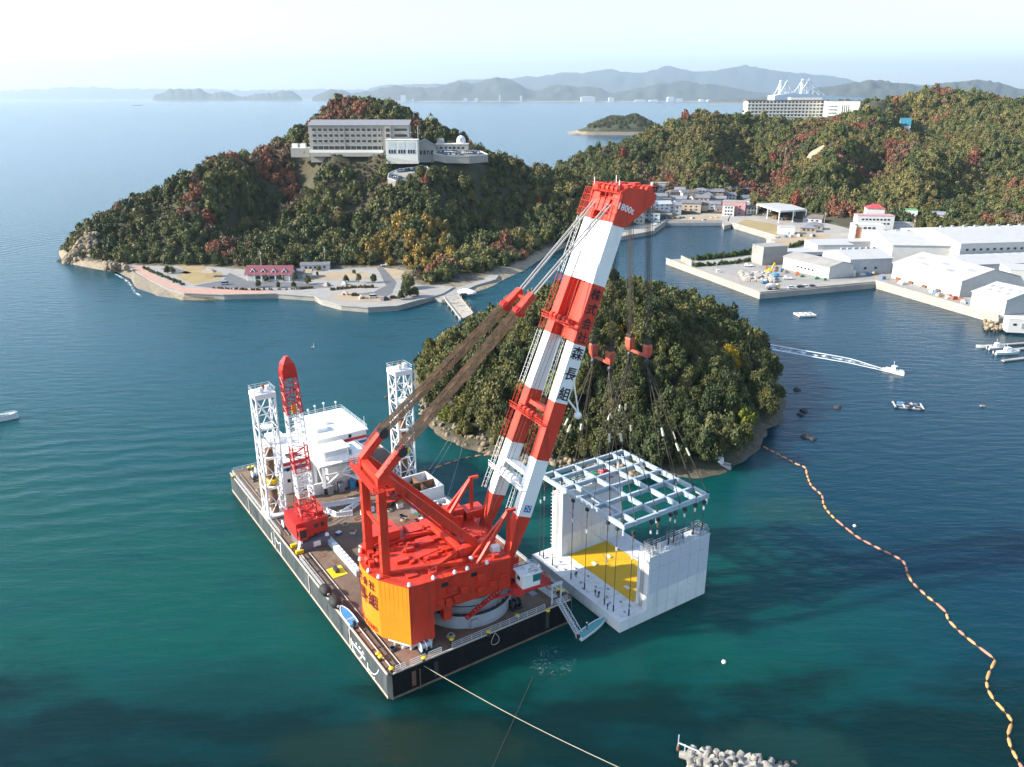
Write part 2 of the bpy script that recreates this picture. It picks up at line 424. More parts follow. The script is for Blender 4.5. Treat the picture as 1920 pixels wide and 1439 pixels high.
pts += [S(840, 545, 2), S(900, 527), S(945, 516), S(970, 500), S(1010, 480), S(1060, 458), S(1110, 446), S(1165, 440), S(900, 513, 4), S(940, 502, 5), S(875, 521, 3.5), S(858, 531, 3), S(962, 489, 5), S(1000, 466, 5), S(920, 508, 4.5), S(835, 536, 3.5), S(815, 530, 4)]
pts += [T(930, 470, 498), T(930, 400, 545), T(940, 330, 610), T(1000, 430, 560), T(1000, 370, 605), T(1000, 325, 650), T(1060, 410, 610), T(1070, 350, 665), T(1120, 390, 640), T(1120, 350, 680)]
# isthmus and eastern hills
pts += [T(1180, 348, 710), T(1150, 330, 770), T(1100, 300, 830), T(1050, 285, 880), T(1100, 276, 930), T(1160, 270, 930), T(1200, 300, 860), T(1200, 338, 775), T(1230, 262, 940)]
pts += [T(1255, 240, 975), T(1290, 217, 1000), T(1340, 212, 1015), T(1380, 216, 1020), T(1300, 260, 920), T(1300, 322, 815), T(1400, 260, 930), T(1400, 310, 830), T(1460, 240, 1000), T(1250, 300, 850), T(1340, 338, 795), T(1270, 335, 795), T(1430, 340, 775)]
for u_, Y_ in ((1410, 1090), (1500, 1090), (1600, 1090), (1500, 1160), (1600, 1160), (1680, 1100)): pts.append((far(u_, 225, Y_).x, Y_, 71))
pts += [S(1170, 415, 4), T(1240, 358, 748, 0), T(1300, 355, 752, 0), T(1380, 355, 752, 0), S(1330, 395, 4), S(1260, 398, 4), S(1425, 380, 6), S(1520, 398, 5), S(1560, 408, 5), S(1600, 404, 6), S(1700, 420, 7), S(1780, 425, 7), S(1860, 428, 6), S(1960, 430, 6), S(2060, 430, 6)]
pts += [T(1500, 350, 750), T(1560, 335, 780), T(1650, 340, 780), T(1750, 340, 790), T(1850, 350, 780), T(1950, 350, 780), T(1520, 280, 900), T(1600, 280, 920), T(1700, 270, 960), T(1800, 270, 970), T(1900, 280, 950), T(2000, 290, 950)]
pts += [T(1620, 207, 1170), T(1650, 190, 1200), T(1690, 178, 1225), T(1740, 168, 1250), T(1790, 170, 1255), T(1850, 184, 1240), T(1920, 200, 1220), T(2000, 205, 1230), T(1700, 225, 1100), T(1800, 222, 1110), T(1900, 232, 1080)]
for X_ in (200, 300, 420, 550, 680, 800, 930): pts += [(X_, 1420, 10 if X_ > 300 else -6), (X_, 1580, -8)]
pts += [(150, 1150, -6), (90, 1000, -6), (40, 900, -5), (230, 1180, 0), (240, 1090, 30)]
# open water and harbour floor
for u_, v_ in ((98, 488), (104, 503), (88, 470), (128, 513), (175, 516), (20, 500), (60, 540), (150, 560), (260, 590), (400, 600), (600, 620), (760, 620), (880, 590), (960, 545), (1040, 500), (1120, 475), (1200, 470), (1260, 460), (1330, 445), (1400, 455), (1330, 500), (1430, 600), (1600, 590), (1750, 620), (1900, 690), (1200, 560)):
    pts.append(S(u_, v_, -7))
for u_, v_ in ((1245, 400), (1330, 405), (1420, 415), (1480, 430), (1560, 450), (1640, 470), (1740, 480), (1850, 500), (1950, 520), (1950, 590), (1700, 540)): pts.append(S(u_, v_, 0.5))
main = Land(pts)
gx = np.arange(-330, 980, 6.0); gy = np.arange(395, 1560, 6.0)
GX, GY = np.meshgrid(gx, gy); XY = np.c_[GX.ravel(), GY.ravel()]
ZZ = main.z(XY)
FEAT = [((430, 470, 520), (560, 350, 618), -10, 14), ((905, 500, 482), (925, 350, 590), -13, 20), ((980, 460, 540), (985, 350, 620), -9, 14), ((790, 460, 505), (800, 350, 575), 7, 16), ((330, 440, 525), (420, 330, 610), 7, 18), ((250, 450, 520), (300, 390, 555), -7, 13), ((660, 450, 515), (650, 345, 590), -9, 15),
        ((1440, 375, 720), (1470, 290, 880), -13, 22), ((1500, 385, 715), (1560, 290, 880), 11, 25), ((1600, 390, 720), (1640, 300, 860), -11, 20), ((1700, 400, 710), (1760, 290, 880), 9, 24), ((1830, 400, 720), (1860, 290, 880), -14, 26), ((1330, 335, 800), (1310, 250, 930), 8, 22), ((1220, 330, 790), (1240, 280, 890), -9, 20), ((1380, 300, 850), (1400, 240, 980), -10, 24), ((1720, 260, 980), (1720, 200, 1160), -10, 26), ((1650, 270, 950), (1640, 215, 1120), 8, 26)]
def rough_up(xy, z):
    z0 = z.copy(); k = np.clip((z - 3.) / 14., 0, 1); z = z + k * ((vnoise(xy, 70, 13) - .5) * 20 + (vnoise(xy, 34, 3) - .5) * 9 + (vnoise(xy, 17, 5) - .5) * 4)
    for a, b, amp, w in FEAT:
        a, b = np.array(T(*a)[:2]), np.array(T(*b)[:2]); d = b - a; t = np.clip(((xy - a) @ d) / (d @ d), 0, 1); q = a + t[:, None] * d
        z = z + k * 1.7 * amp * np.exp(-((xy - q) ** 2).sum(1) / (2 * w * w))
    return np.where(z0 > 2., np.maximum(z, np.minimum(z0, 6.)), z)
ZZ = rough_up(XY, ZZ)
flat = (np.abs(ZZ - 59.5) < 6) & (XY[:, 0] > -172) & (XY[:, 0] < -40) & (XY[:, 1] > 600) & (XY[:, 1] < 665); ZZ[flat] = 59.5
def grid_mesh(name, gx, gy, Z, mat, cut=-3.0):
    nx, ny = len(gx), len(gy); idx = -np.ones(nx * ny, int); vs = []; fs = []
    Zr = Z.reshape(ny, nx)
    keep = np.maximum.reduce([Zr[:-1, :-1], Zr[1:, :-1], Zr[:-1, 1:], Zr[1:, 1:]]) > cut
    def vid(j, i):
        k = j * nx + i
        if idx[k] < 0: idx[k] = len(vs); vs.append((gx[i], gy[j], max(Zr[j, i], -8)))
        return idx[k]
    for j, i in zip(*np.nonzero(keep)): fs.append((vid(j, i), vid(j, i + 1), vid(j + 1, i + 1), vid(j + 1, i)))
    return MB().add(vs, fs).build(name, mat)
hill = smooth(grid_mesh('hills', gx, gy, ZZ, LANDM)); tag(hill, 'wooded hills of the headland and the far side of the harbour', None, kind='structure')
def zmain(x, y):
    i = (x - gx[0]) / 6.0; j = (y - gy[0]) / 6.0; i0, j0 = int(i), int(j); nx = len(gx)
    if i0 < 0 or j0 < 0 or i0 >= len(gx) - 1 or j0 >= len(gy) - 1: return -8.
    a, b = i - i0, j - j0; Zr = ZZ.reshape(len(gy), nx)
    return float((Zr[j0, i0] * (1 - a) + Zr[j0, i0 + 1] * a) * (1 - b) + (Zr[j0 + 1, i0] * (1 - a) + Zr[j0 + 1, i0 + 1] * a) * b)

def ground(u, v, zmin=3.05):
    """where the line of sight through photo pixel (u, v) meets the ground"""
    Y = 420.
    while Y < 1300:
        p = far(u, v, Y)
        if p.z <= max(zmain(p.x, p.y), zmin): return Vector((p.x, p.y, max(zmain(p.x, p.y), zmin)))
        Y += 1.5
    return at(u, v, zmin)
# wooded island behind the crane
ip = []
shore = [(783, 745), (800, 785), (850, 825), (925, 852), (1000, 868), (1080, 878), (1200, 892), (1330, 903), (1400, 872), (1440, 842), (1478, 800), (1488, 760), (1478, 715), (1445, 672), (1405, 645)]
for i_, (u_, v_) in enumerate(shore):
    p = S(u_, v_, .3); d_ = Vector((p[0] - 33., p[1] - 285.)); k_ = 1 - (1.0 if i_ < 5 else 4.5) / d_.length; ip.append((33. + d_.x * k_, 285. + d_.y * k_, .3))
ip += [(90, 352, 0), (60, 366, 0), (25, 366, 0), (-5, 352, 0), (-22, 328, 0), (-36, 300, 0)]
ICX, ICY = 33.0, 285.0
for p in list(ip):
    d_ = Vector((p[0] - ICX, p[1] - ICY)); d2 = d_ * (1 + 14 / d_.length); ip.append((ICX + d2.x, ICY + d2.y, -7))
    d3 = d_ * (1 - 4 / d_.length); ip.append((ICX + d3.x, ICY + d3.y, 5.0))
for u_, v_, Y_ in ((1150, 533, 278), (1100, 538, 280), (1200, 540, 281), (1040, 556, 284), (980, 575, 286), (910, 598, 290), (850, 640, 292), (1260, 565, 286), (1330, 597, 290), (1390, 636, 290), (1440, 690, 280),
                   (1150, 770, 221), (1150, 690, 238), (1150, 610, 256), (1050, 770, 222), (1040, 700, 238), (1030, 630, 258), (1250, 790, 219), (1250, 700, 238), (1240, 620, 258), (1340, 800, 220), (1340, 720, 238), (1330, 650, 262), (1410, 770, 238), (1400, 710, 256),
                   (950, 780, 228), (930, 720, 245), (920, 660, 266), (860, 740, 256), (850, 690, 272)):
    ip.append(T(u_, v_, Y_, 9.0 if v_ < 600 else 6.5))
ip += [(20, 330, 18), (60, 332, 18), (90, 320, 12), (-10, 318, 10)]
isl = Land(ip, .01)
ix = np.arange(-62, 124, 2.5); iy = np.arange(186, 392, 2.5)
IX, IY = np.meshgrid(ix, iy); IXY = np.c_[IX.ravel(), IY.ravel()]
IZ = isl.z(IXY); IZ = IZ + np.clip(IZ / 6., 0, 1) * (vnoise(IXY, 9, 8) - .5) * 2.6 + (vnoise(IXY, 4, 9) - .5) * .9
island = grid_mesh('island', ix, iy, IZ, ISLM, -2.0); tag(island, 'small steep wooded island behind the crane barge', None, kind='structure')
def zisl(x, y): return float(isl.z([(x, y)])[0])

# ------------------------------------------------------------------ leaves
def leaf_mat(name, from_object):
    m, t, b = nt(name)
    if from_object: src = node(t, 'ShaderNodeObjectInfo').outputs['Color']
    else: src = node(t, 'ShaderNodeAttribute', attribute_type='INSTANCER', attribute_name='tint').outputs['Color']
    n = noise(t, .9, 5, .7); k = ramp(t, n.outputs['Fac'], [(.3, .62), (.7, 1.30)])
    n2 = noise(t, .22, 3); k2 = ramp(t, n2.outputs['Fac'], [(.35, (.85, .92, .85)), (.65, (1.2, 1.08, .95))])
    c = mixc(t, 1.0, src, k.outputs[0], 'MULTIPLY'); c = mixc(t, 1.0, c, k2.outputs[0], 'MULTIPLY')
    t.links.new(c, b.inputs['Base Color']); b.inputs['Roughness'].default_value = .6; b.inputs['Specular IOR Level'].default_value = .25
    return m
LEAFO = leaf_mat('leaves own tint', True); LEAFI = leaf_mat('leaves of the mass', False)
def crown_mesh(name, seed, nblob, nleaf, size, mat, spread=.62, flat=.75, core=True, bare=False, jit=.8):
    """a crown of radius about 1 standing on z=0: clumps covered with leaf-sized faces"""
    rs = np.random.RandomState(seed); mb = MB(); V = []; Fc = []
    cs = [(0, 0, .62, .52)]
    for i in range(nblob - 1):
        a = 2.399963 * i + rs.rand() * 1.3; q = math.sqrt((i + .6) / nblob); r = spread * q * (.8 + .4 * rs.rand())
        cs.append((math.cos(a) * r, math.sin(a) * r, (.80 - .55 * q * q) * flat + rs.rand() * .42 - .16, .20 + .22 * rs.rand()))
    per = nleaf // len(cs)
    for cx, cy, cz, r in cs:
        if core and not bare: mb.ball((cx, cy, cz), r * .66, 7, 4)
        d = rs.normal(size=(per, 3)); d /= np.linalg.norm(d, axis=1)[:, None]; d[:, 2] = np.where(d[:, 2] < -.35, -d[:, 2], d[:, 2])
        rad = r * (.70 + .48 * rs.rand(per)) if not bare else r * (.3 + .8 * rs.rand(per)); c = np.array([cx, cy, cz]) + d * rad[:, None]
        n = d + rs.normal(size=(per, 3)) * jit; n /= np.linalg.norm(n, axis=1)[:, None]
        t1 = np.cross(n, rs.normal(size=(per, 3))); t1 /= np.linalg.norm(t1, axis=1)[:, None]; t2 = np.cross(n, t1)
        sz = size * (.6 + .8 * rs.rand(per)); el = .55 + .4 * rs.rand(per)
        a_, b_ = t1 * sz[:, None], t2 * (sz * el)[:, None]
        q4 = np.stack([c - a_, c - b_ * .9 + a_ * .1, c + a_, c + b_ * .9 + a_ * .1], 1).reshape(-1, 3)
        k = len(V) and sum(len(x) for x in V) or 0
        V.append(q4); Fc.append(np.arange(len(q4)).reshape(-1, 4) + k)
    LV = np.concatenate(V); LF = np.concatenate(Fc); n0 = len(mb.v)
    return MB().add(list(mb.v) + [tuple(p) for p in LV], list(mb.f) + [tuple(int(i) + n0 for i in f) for f in LF]).mesh(name, mat)
near_crowns = [crown_mesh('crown', 11 + i, (13, 16, 19, 12, 15, 22)[i], 2600, .058, LEAFO, (.60, .66, .7, .5, .62, .72)[i], (.85, .75, .65, 1.05, .9, .7)[i]) for i in range(6)]
def trunk_mesh(seed, h=1.0):
    rs = random.Random(seed); mb = MB(); mb.tube((0, 0, -.35), (0, 0, .35), .075, 6, .05); mb.tube((0, 0, .33), (.05, .02, .7), .05, 5, .025)
    for i in range(4):
        a = i * 1.6 + rs.random(); mb.tube((0, 0, .2 + .08 * i), (math.cos(a) * .42, math.sin(a) * .42, .55 + .1 * rs.random()), .032, 5, .012)
    return mb.mesh('trunk', BARK)
trunks = [trunk_mesh(3), trunk_mesh(4)]
GREENS = [(.046, .060, .020), (.058, .072, .024), (.076, .086, .028), (.098, .100, .034), (.050, .066, .027), (.088, .094, .037), (.064, .072, .023), (.120, .114, .042)]
def plant(x, y, z, r, h, tint, name, label, cat, group, variant, rot, sink=.0):
    o = thing(name, label, cat, (x, y, z - sink), rot, group)
    c = link('crown', near_crowns[variant % 6], o); c.scale = (r, r, h); c.color = (*tint, 1); c.location.z = h * .12
    t = link('trunk', trunks[variant % 2], o); t.scale = (r, r, h)
    return o
rs = random.Random(5)
cand = []
for j in range(60):
    for i in range(60):
        x = -50 + i * 6.1 + (j % 2) * 3.0 + rs.uniform(-1.8, 1.8); y = 196 + j * 5.2 + rs.uniform(-1.7, 1.7)
        if x < 118 and y < 340: cand.append((x, y))
cz = isl.z(cand)
zs_ = {}
spots = [(x, y, z) for (x, y), z in zip(cand, cz) if z > 1.3]
def seen(x, y, z, land):
    p = Vector((x, y, z + 7.5)); c = Vector((0, 0, CAMH)); n = 14
    q = [c.lerp(p, 1 - k * 3.5 / (p - c).length) for k in range(1, n)]
    zz = land.z([(a.x, a.y) for a in q]); return all(a.z > b + 2.0 for a, b in zip(q, zz))
spots = [s_ for s_ in spots if seen(*s_, isl)]
spots.sort(key=lambda s_: s_[0] ** 2 + s_[1] ** 2 - 25 * s_[2])
rest = spots[285:]; spots = spots[:285]; ntree = len(spots)
for k, (x, y, z) in enumerate(spots):
    r = rs.choice((rs.uniform(2.9, 4.2), rs.uniform(3.8, 5.2), rs.uniform(4.6, 6.2))); h = rs.uniform(1.35, 1.75) * r + rs.uniform(-.5, 1.2)
    q = rs.random(); tint = rs.choice(GREENS)
    if x < 25 and q < .35: tint = rs.choice([(.125, .120, .034), (.11, .108, .034), (.095, .098, .030)])
    sz_ = 'big' if r > 4.8 else ('small' if r < 3.9 else 'medium'); tn_ = 'olive green' if tint[0] > .09 else ('mid green' if tint[0] > .06 else 'dark green')
    hz_ = 'near the water' if z < 8 else ('halfway up' if z < 20 else 'near the top'); sd_ = 'left flank' if x < 12 else ('middle' if x < 52 else 'right flank')
    lab = '%s %s broadleaf tree %s on the %s of the wooded island' % (sz_, tn_, hz_, sd_)
    if q > .985: tint = (.34, .22, .015); lab = 'yellow autumn tree standing out in the wood on the small island'
    elif q > .965: tint = (.13, .15, .02); lab = 'bright yellow green tree in the wood on the small island'
    elif q > .95: tint = (.11, .085, .06); r *= .8; lab = 'greyish brown half bare tree in the wood on the small island'
    plant(x, y, z, r, h, tint, 'island_tree', lab, 'tree', 'trees of the small wooded island', k * 7 + int(q * 50), rs.uniform(0, 6.28), .4)
print('island trees', ntree)

# mass of trees on the hills: one stuff object, too many to count
protos = bpy.data.collections.new('forest_prototypes')
def proto(me):
    o = bpy.data.objects.new('forest_tree', me); protos.objects.link(o)
for i in range(5): proto(crown_mesh('forest_crown%d' % i, 40 + i, (10, 13, 9, 14, 11)[i], 620, .105, LEAFI, (.6, .66, .52, .7, .62)[i], (.85, .75, 1.05, .7, .9)[i]))
for i in range(2): proto(crown_mesh('forest_crown%d' % (5 + i), 60 + i, 10, 520, .085, LEAFI, .62, .9, bare=True))
def forest_nodes(name):
    g = bpy.data.node_groups.new(name, 'GeometryNodeTree')
    g.interface.new_socket('Geometry', in_out='INPUT', socket_type='NodeSocketGeometry'); g.interface.new_socket('Geometry', in_out='OUTPUT', socket_type='NodeSocketGeometry')
    N = g.nodes; L = g.links
    gi, go = N.new('NodeGroupInput'), N.new('NodeGroupOutput'); ci = N.new('GeometryNodeCollectionInfo'); iop = N.new('GeometryNodeInstanceOnPoints')
    ci.inputs[0].default_value = protos; ci.inputs[1].default_value = True; ci.inputs[2].default_value = True
    def att(nm, typ):
        a = N.new('GeometryNodeInputNamedAttribute'); a.data_type = typ; a.inputs[0].default_value = nm; return a.outputs[0]
    iop.inputs['Pick Instance'].default_value = True
    L.new(gi.outputs[0], iop.inputs['Points']); L.new(ci.outputs[0], iop.inputs['Instance'])
    L.new(att('kind_index', 'INT'), iop.inputs['Instance Index'])
    L.new(att('turn', 'FLOAT_VECTOR'), iop.inputs['Rotation']); L.new(att('size', 'FLOAT_VECTOR'), iop.inputs['Scale'])
    L.new(iop.outputs[0], go.inputs[0]); return g
FN = forest_nodes('trees on points')
def forest(name, label, P, size, kind, tint, seed):
    rs_ = np.random.RandomState(seed); n = len(P)
    me = bpy.data.meshes.new(name); me.from_pydata([tuple(p) for p in P], [], [])
    def put(nm, typ, arr, key):
        a = me.attributes.new(nm, typ, 'POINT'); a.data.foreach_set(key, np.asarray(arr).ravel())
    put('size', 'FLOAT_VECTOR', size.astype(np.float32), 'vector')
    tr = np.zeros((n, 3), np.float32); tr[:, 2] = rs_.rand(n) * 6.28; tr[:, :2] = rs_.normal(size=(n, 2)) * .07; put('turn', 'FLOAT_VECTOR', tr, 'vector')
    put('kind_index', 'INT', kind.astype(np.int32), 'value')
    put('tint', 'FLOAT_COLOR', np.c_[tint, np.ones(n)].astype(np.float32), 'color')
    o = link(name, me); md = o.modifiers.new('trees', 'NODES'); md.node_group = FN
    return tag(o, label, None, kind='stuff')
EXCL = []   # ground kept clear of trees (world polygons), filled below

_r = np.random.RandomState(77); nR = len(rest)
_t = np.array([rs.choice(GREENS) for _ in range(nR)]) * (.9 + .5 * _r.rand(nR, 1)); _rad = 3.7 + 1.5 * _r.rand(nR)
forest('island_wood', 'dark green wood on the far flank of the small island', np.array(rest) - np.array((0, 0, .4)), np.c_[_rad, _rad, 5.5 + 3 * _r.rand(nR)], _r.randint(0, 5, nR), _t, 8)
# ------------------------------------------------------------------ quays, park ground, roads
def PX(z, *uv): return [at(u, v, z) for u, v in uv]
def slab(name, label, poly, z, mat, z0=-3.0):
    o = MB().prism(poly, z0, z).build(name, mat); return tag(o, label, None, kind='structure')
def sheet(name, label, poly, z, mat):
    n = len(poly); o = MB().add([(p[0], p[1], z) for p in poly], [tuple(range(n))]).build(name, mat)
    return tag(o, label, None, kind='structure')
YARD = PX(3, (1249, 487), (1425, 551), (1642, 531), (1873, 597), (1990, 592), (1990, 428), (1600, 398), (1430, 380), (1372, 400), (1366, 415), (1373, 421), (1461, 447), (1437, 450), (1475, 469), (1421, 473), (1300, 485))
VILL = PX(3, (1150, 446), (1226, 433), (1248, 417), (1354, 417), (1358, 424), (1371, 421), (1364, 414), (1370, 400), (1428, 379), (1420, 353), (1232, 353), (1180, 382), (1165, 415))
PARK = PX(2.3, (228, 496), (250, 506), (275, 522), (310, 540), (345, 551), (420, 554), (520, 552), (590, 557), (602, 564), (640, 574), (690, 578), (745, 575), (792, 562), (830, 551), (852, 538), (800, 533), (775, 518), (752, 488), (715, 478), (655, 484), (600, 502), (520, 507), (450, 502), (430, 490), (360, 486), (300, 492))
slab('quay', 'concrete quay and factory yard along the harbour', YARD, 3.0, CONCL)
slab('village_quay', 'concrete quay in front of the village houses', VILL, 3.05, CONCL)
slab('park_ground', 'waterfront park ground with a low sea wall', PARK, 2.3, CONC)
APRON = PX(1.6, (800, 556), (835, 547), (842, 527), (865, 514), (935, 516), (930, 524), (890, 536), (872, 545), (850, 562), (828, 562))
slab('boat_ramp_ground', 'grey concrete apron beside the jetty', APRON, 1.6, CONC)
EXCL += [YARD, VILL, PARK, APRON]
sheet('factory_yard', 'grey gravel factory yard', PX(3, (1330, 497), (1432, 540), (1560, 528), (1640, 524), (1660, 500), (1560, 470), (1430, 476)), 3.02, SCREE)
sheet('quay_road', 'asphalt strip behind the quay wall', PX(3, (1640, 519), (1662, 517), (1800, 561), (1865, 586), (1868, 592), (1645, 527)), 3.03, CONC)
sheet('vacant_lot', 'pale vacant lot beside the inner basin', PX(3, (1452, 452), (1480, 467), (1540, 455), (1560, 440), (1500, 436)), 3.03, SANDC)
sheet('slipway_lot', 'dry grass lot in front of the open shed', PX(3, (1380, 420), (1455, 441), (1478, 432), (1450, 420), (1400, 412)), 3.04, TUFTY)
sheet('village_lane', 'pale concrete lane behind the village quay', PX(3, (1252, 414), (1350, 414), (1350, 404), (1260, 406)), 3.07, SANDC)
for nm, lb, pl, m_, dz in (
    ('promenade', 'pink paved promenade curving along the beach', ((246, 501), (262, 499), (300, 522), (345, 540), (480, 544), (520, 548), (520, 551), (420, 553), (345, 550), (305, 536), (272, 519)), BRICKP, .02),
    ('lawn', 'dry brown lawn in the waterfront park', ((330, 519), (345, 509), (395, 506), (418, 512), (415, 524), (362, 534)), TUFTY, .03),
    ('upper_lawn', 'dry grass lawn beside the park path', ((328, 498), (362, 492), (392, 494), (384, 504), (354, 510)), TUFTY, .035),
    ('car_park', 'asphalt car park of the waterfront park', ((362, 536), (418, 526), (430, 512), (470, 528), (560, 530), (620, 536), (620, 540), (520, 540), (400, 541)), ASPH, .025),
    ('park_path', 'asphalt path up the park valley', ((300, 505), (320, 500), (360, 512), (350, 514)), ASPH, .03),
    ('sand_yard', 'sandy open yard beside the maroon roofed building', ((575, 525), (590, 515), (640, 509), (690, 512), (702, 519), (690, 523), (640, 525)), SANDC, .03),
    ('park_road', 'asphalt road leading into the woods', ((660, 552), (700, 548), (724, 536), (712, 512), (704, 498), (712, 496), (728, 512), (744, 530), (735, 550), (726, 556)), ASPH, .04),
    ('camp_ground', 'sandy strip with parked cars and tents by the sea wall', ((620, 558), (650, 545), (700, 551), (750, 557), (740, 565), (690, 567), (640, 565)), SANDC, .03),
    ('side_terrace', 'sandy terrace above the park road', ((716, 500), (745, 497), (770, 510), (765, 521), (735, 523)), SANDC, .03)):
    sheet(nm, lb, PX(2.3, *pl), 2.3 + dz, m_)
beach = MB(); tp = PX(2.1, (212, 497), (228, 499), (250, 509), (275, 525), (310, 543), (345, 554), (400, 557)); wl = PX(-.6, (185, 503), (214, 512), (244, 528), (254, 547), (290, 559), (340, 566), (405, 566))
for i in range(6): beach.quad(tp[i], tp[i + 1], wl[i + 1], wl[i])
tag(beach.build('beach', PEBB), 'pebble beach curving below the promenade', None, kind='structure')
surf = MB(); wl2 = PX(.05, (216, 513), (238, 524), (249, 536), (254, 547), (266, 555)); wl3 = PX(.06, (213, 514), (234, 526), (245, 538), (250, 548.5), (263, 557))
for i in range(4): surf.quad(wl2[i], wl2[i + 1], wl3[i + 1], wl3[i])
def foam_mat(name, lo, hi, sc, a=1.0):
    m, t, b = nt(name); n = noise(t, sc, 8, .7); k = ramp(t, n.outputs['Fac'], [(lo, 0), (hi, a)])
    b.inputs['Base Color'].default_value = (.75, .79, .80, 1); b.inputs['Roughness'].default_value = .8
    t.links.new(k.outputs[0], b.inputs['Alpha']); return m
FOAM = foam_mat('sea foam', .27, .46, .6); FOAMT = foam_mat('thin streaky foam', .47, .62, .35, .9)
tag(surf.build('surf', FOAMT), 'white surf line on the pebble beach', None, kind='stuff')
# parapets
def parapet(pl, h, t, name, label, z=3.0, mat=CONCL):
    o = thing(name, label, 'sea wall', pl[0]); 
    for a, b in zip(pl[:-1], pl[1:]):
        MB().bar(Vector((a.x, a.y, z + h / 2)), Vector((b.x, b.y, z + h / 2)), t, h).build('wall_segment', mat, o)
parapet(PX(3, (1642, 530), (1873, 596)), 1.3, .8, 'sea_wall', 'long white parapet on the quay below the big factory hall')
parapet(PX(3, (1249, 486), (1425, 550), (1641, 530)), .7, .6, 'sea_wall', 'low kerb wall round the tip of the factory mole')
parapet(PX(3, (1373, 420), (1461, 446)), 1.1, .7, 'sea_wall', 'white wall on the far side of the inner basin below the open shed')
parapet(PX(3, (1437, 449), (1475, 468)), 1.1, .7, 'sea_wall', 'short white wall beside the vacant lot')
parapet(PX(3, (1226, 432), (1248, 416), (1354, 416)), 1.0, .8, 'sea_wall', 'grey wall in front of the village houses', 3.05, CONC)
parapet(PX(2.3, (345, 551), (420, 554), (520, 552), (590, 557), (602, 564), (640, 574), (690, 578), (745, 575), (792, 562)), .5, .8, 'sea_wall', 'low concrete sea wall round the waterfront park', 2.3, CONCL)
o = thing('sheet_pile_row', 'row of dark sheet piles below the village quay wall', 'sheet piles', at(1300, 420, 0))
pa, pb = at(1250, 420.5, 1.3), at(1353, 420.5, 1.3)
for i in range(36): MB().box(pa.lerp(pb, i / 35) + Vector((0, -1.2, 0)), (1.0, 1.0, 2.4)).build('pile', GREY, o)
o = thing('sheet_pile_row', 'row of dark fender piles below the long white quay wall', 'sheet piles', at(1760, 570, 0))
pa, pb = at(1645, 534, 1.0), at(1868, 598, 1.0)
for i in range(60): MB().tube(pa.lerp(pb, i / 59) + Vector((-.3, -.4, -1.4)), pa.lerp(pb, i / 59) + Vector((-.3, -.4, 1.0)), .28, 6).build('pile', DARK, o)
# jetty
o = thing('jetty', 'weathered concrete jetty reaching towards the wooded island', 'jetty', at(850, 575, 0))
j0, j1, j2, j3 = PX(1.8, (832, 558), (864, 599), (887, 588), (859, 553))
MB().prism([j0, j1, j2, j3], 1.0, 1.8).build('deck', M('worn jetty deck', (.40, .36, .30), .9, var=.2, scale=.5, dirt=(.16, .13, .10), dscale=.3, dlo=.5, dhi=.6), o)
MB().bar(j0 + Vector((0, 0, .25)), j1 + Vector((0, 0, .25)), .5, .5).build('kerb', CONCL, o)
MB().bar(j3 + Vector((0, 0, .2)), j2 + Vector((0, 0, .2)), .4, .4).build('kerb', CONC, o)
for i in range(5):
    for a, b in ((j0, j1), (j3, j2)):
        p = a.lerp(b, .08 + .21 * i); MB().tube((p.x, p.y, -3), (p.x, p.y, 1.1), .4, 8).build('pile', CONC, o)
for i in range(3): p = j2.lerp(j3, .15 + .3 * i); MB().tube((p.x, p.y, 1.8), (p.x, p.y, 3.6), .12, 6).build('mooring_post', YEL, o)
MB().prism([j0.lerp(j1, .02), j0.lerp(j1, .2), j3.lerp(j2, .2), j3.lerp(j2, .02)], 1.81, 1.9).build('approach_slab', CONCL, o)

# ------------------------------------------------------------------ forest on the hills
HOTEL_SITE = [(far(548, 288, 606).x, 606), (far(720, 288, 606).x, 603), (far(730, 288, 600).x, 597), (far(800, 288, 600).x, 597), (far(810, 288, 606).x, 604), (far(905, 288, 608).x, 608), (far(905, 288, 640).x, 640), (far(548, 288, 650).x, 650)]
BIGHOTEL_SITE = [(far(1388, 225, 1070).x, 1062), (far(1500, 225, 1060).x, 1062), (far(1540, 225, 1040).x, 1040), (far(1612, 225, 1040).x, 1040), (far(1665, 225, 1060).x, 1060), (far(1665, 225, 1130).x, 1150), (far(1388, 225, 1150).x, 1150)]
TERR = [tuple(T(u_, v_, Y_, 0)[:2]) for u_, v_, Y_ in ((714, 350, 578), (725, 318, 600), (800, 312, 600), (812, 330, 588), (800, 345, 582), (740, 356, 575))]
def ribbon_poly(pl, w):
    L, R = [], []
    for i, p in enumerate(pl):
        a, b = Vector(pl[max(i - 1, 0)][:2]), Vector(pl[min(i + 1, len(pl) - 1)][:2]); d_ = (b - a).normalized(); n_ = Vector((-d_.y, d_.x)) * w / 2
        L.append((p[0] + n_.x, p[1] + n_.y)); R.append((p[0] - n_.x, p[1] - n_.y))
    return L + R[::-1]
ROADS = [[T(1735, 428, 690, 0), T(1790, 418, 715, 0), T(1830, 412, 735, 0), T(1880, 410, 745, 0), T(1960, 414, 745, 0)],
         [T(1496, 306, 860, 0), T(1506, 316, 840, 0), T(1520, 328, 820, 0), T(1530, 336, 810, 0)]]
CUT = [ground(*q) for q in ((1510, 302), (1518, 288), (1545, 274), (1574, 266), (1562, 281), (1536, 297), (1521, 307))]
EXCL2 = [CUT, HOTEL_SITE, BIGHOTEL_SITE, TERR] + [ribbon_poly(r_, 13) for r_ in ROADS]
rsn = np.random.RandomState(2)
def scatter(step, x0, x1, y0, y1):
    X, Y = np.meshgrid(np.arange(x0, x1, step), np.arange(y0, y1, step * .9)); p = np.c_[X.ravel(), Y.ravel()]
    return p + (rsn.rand(len(p), 2) - .5) * step * .95
fp = scatter(5.6, -330, 975, 400, 1500)
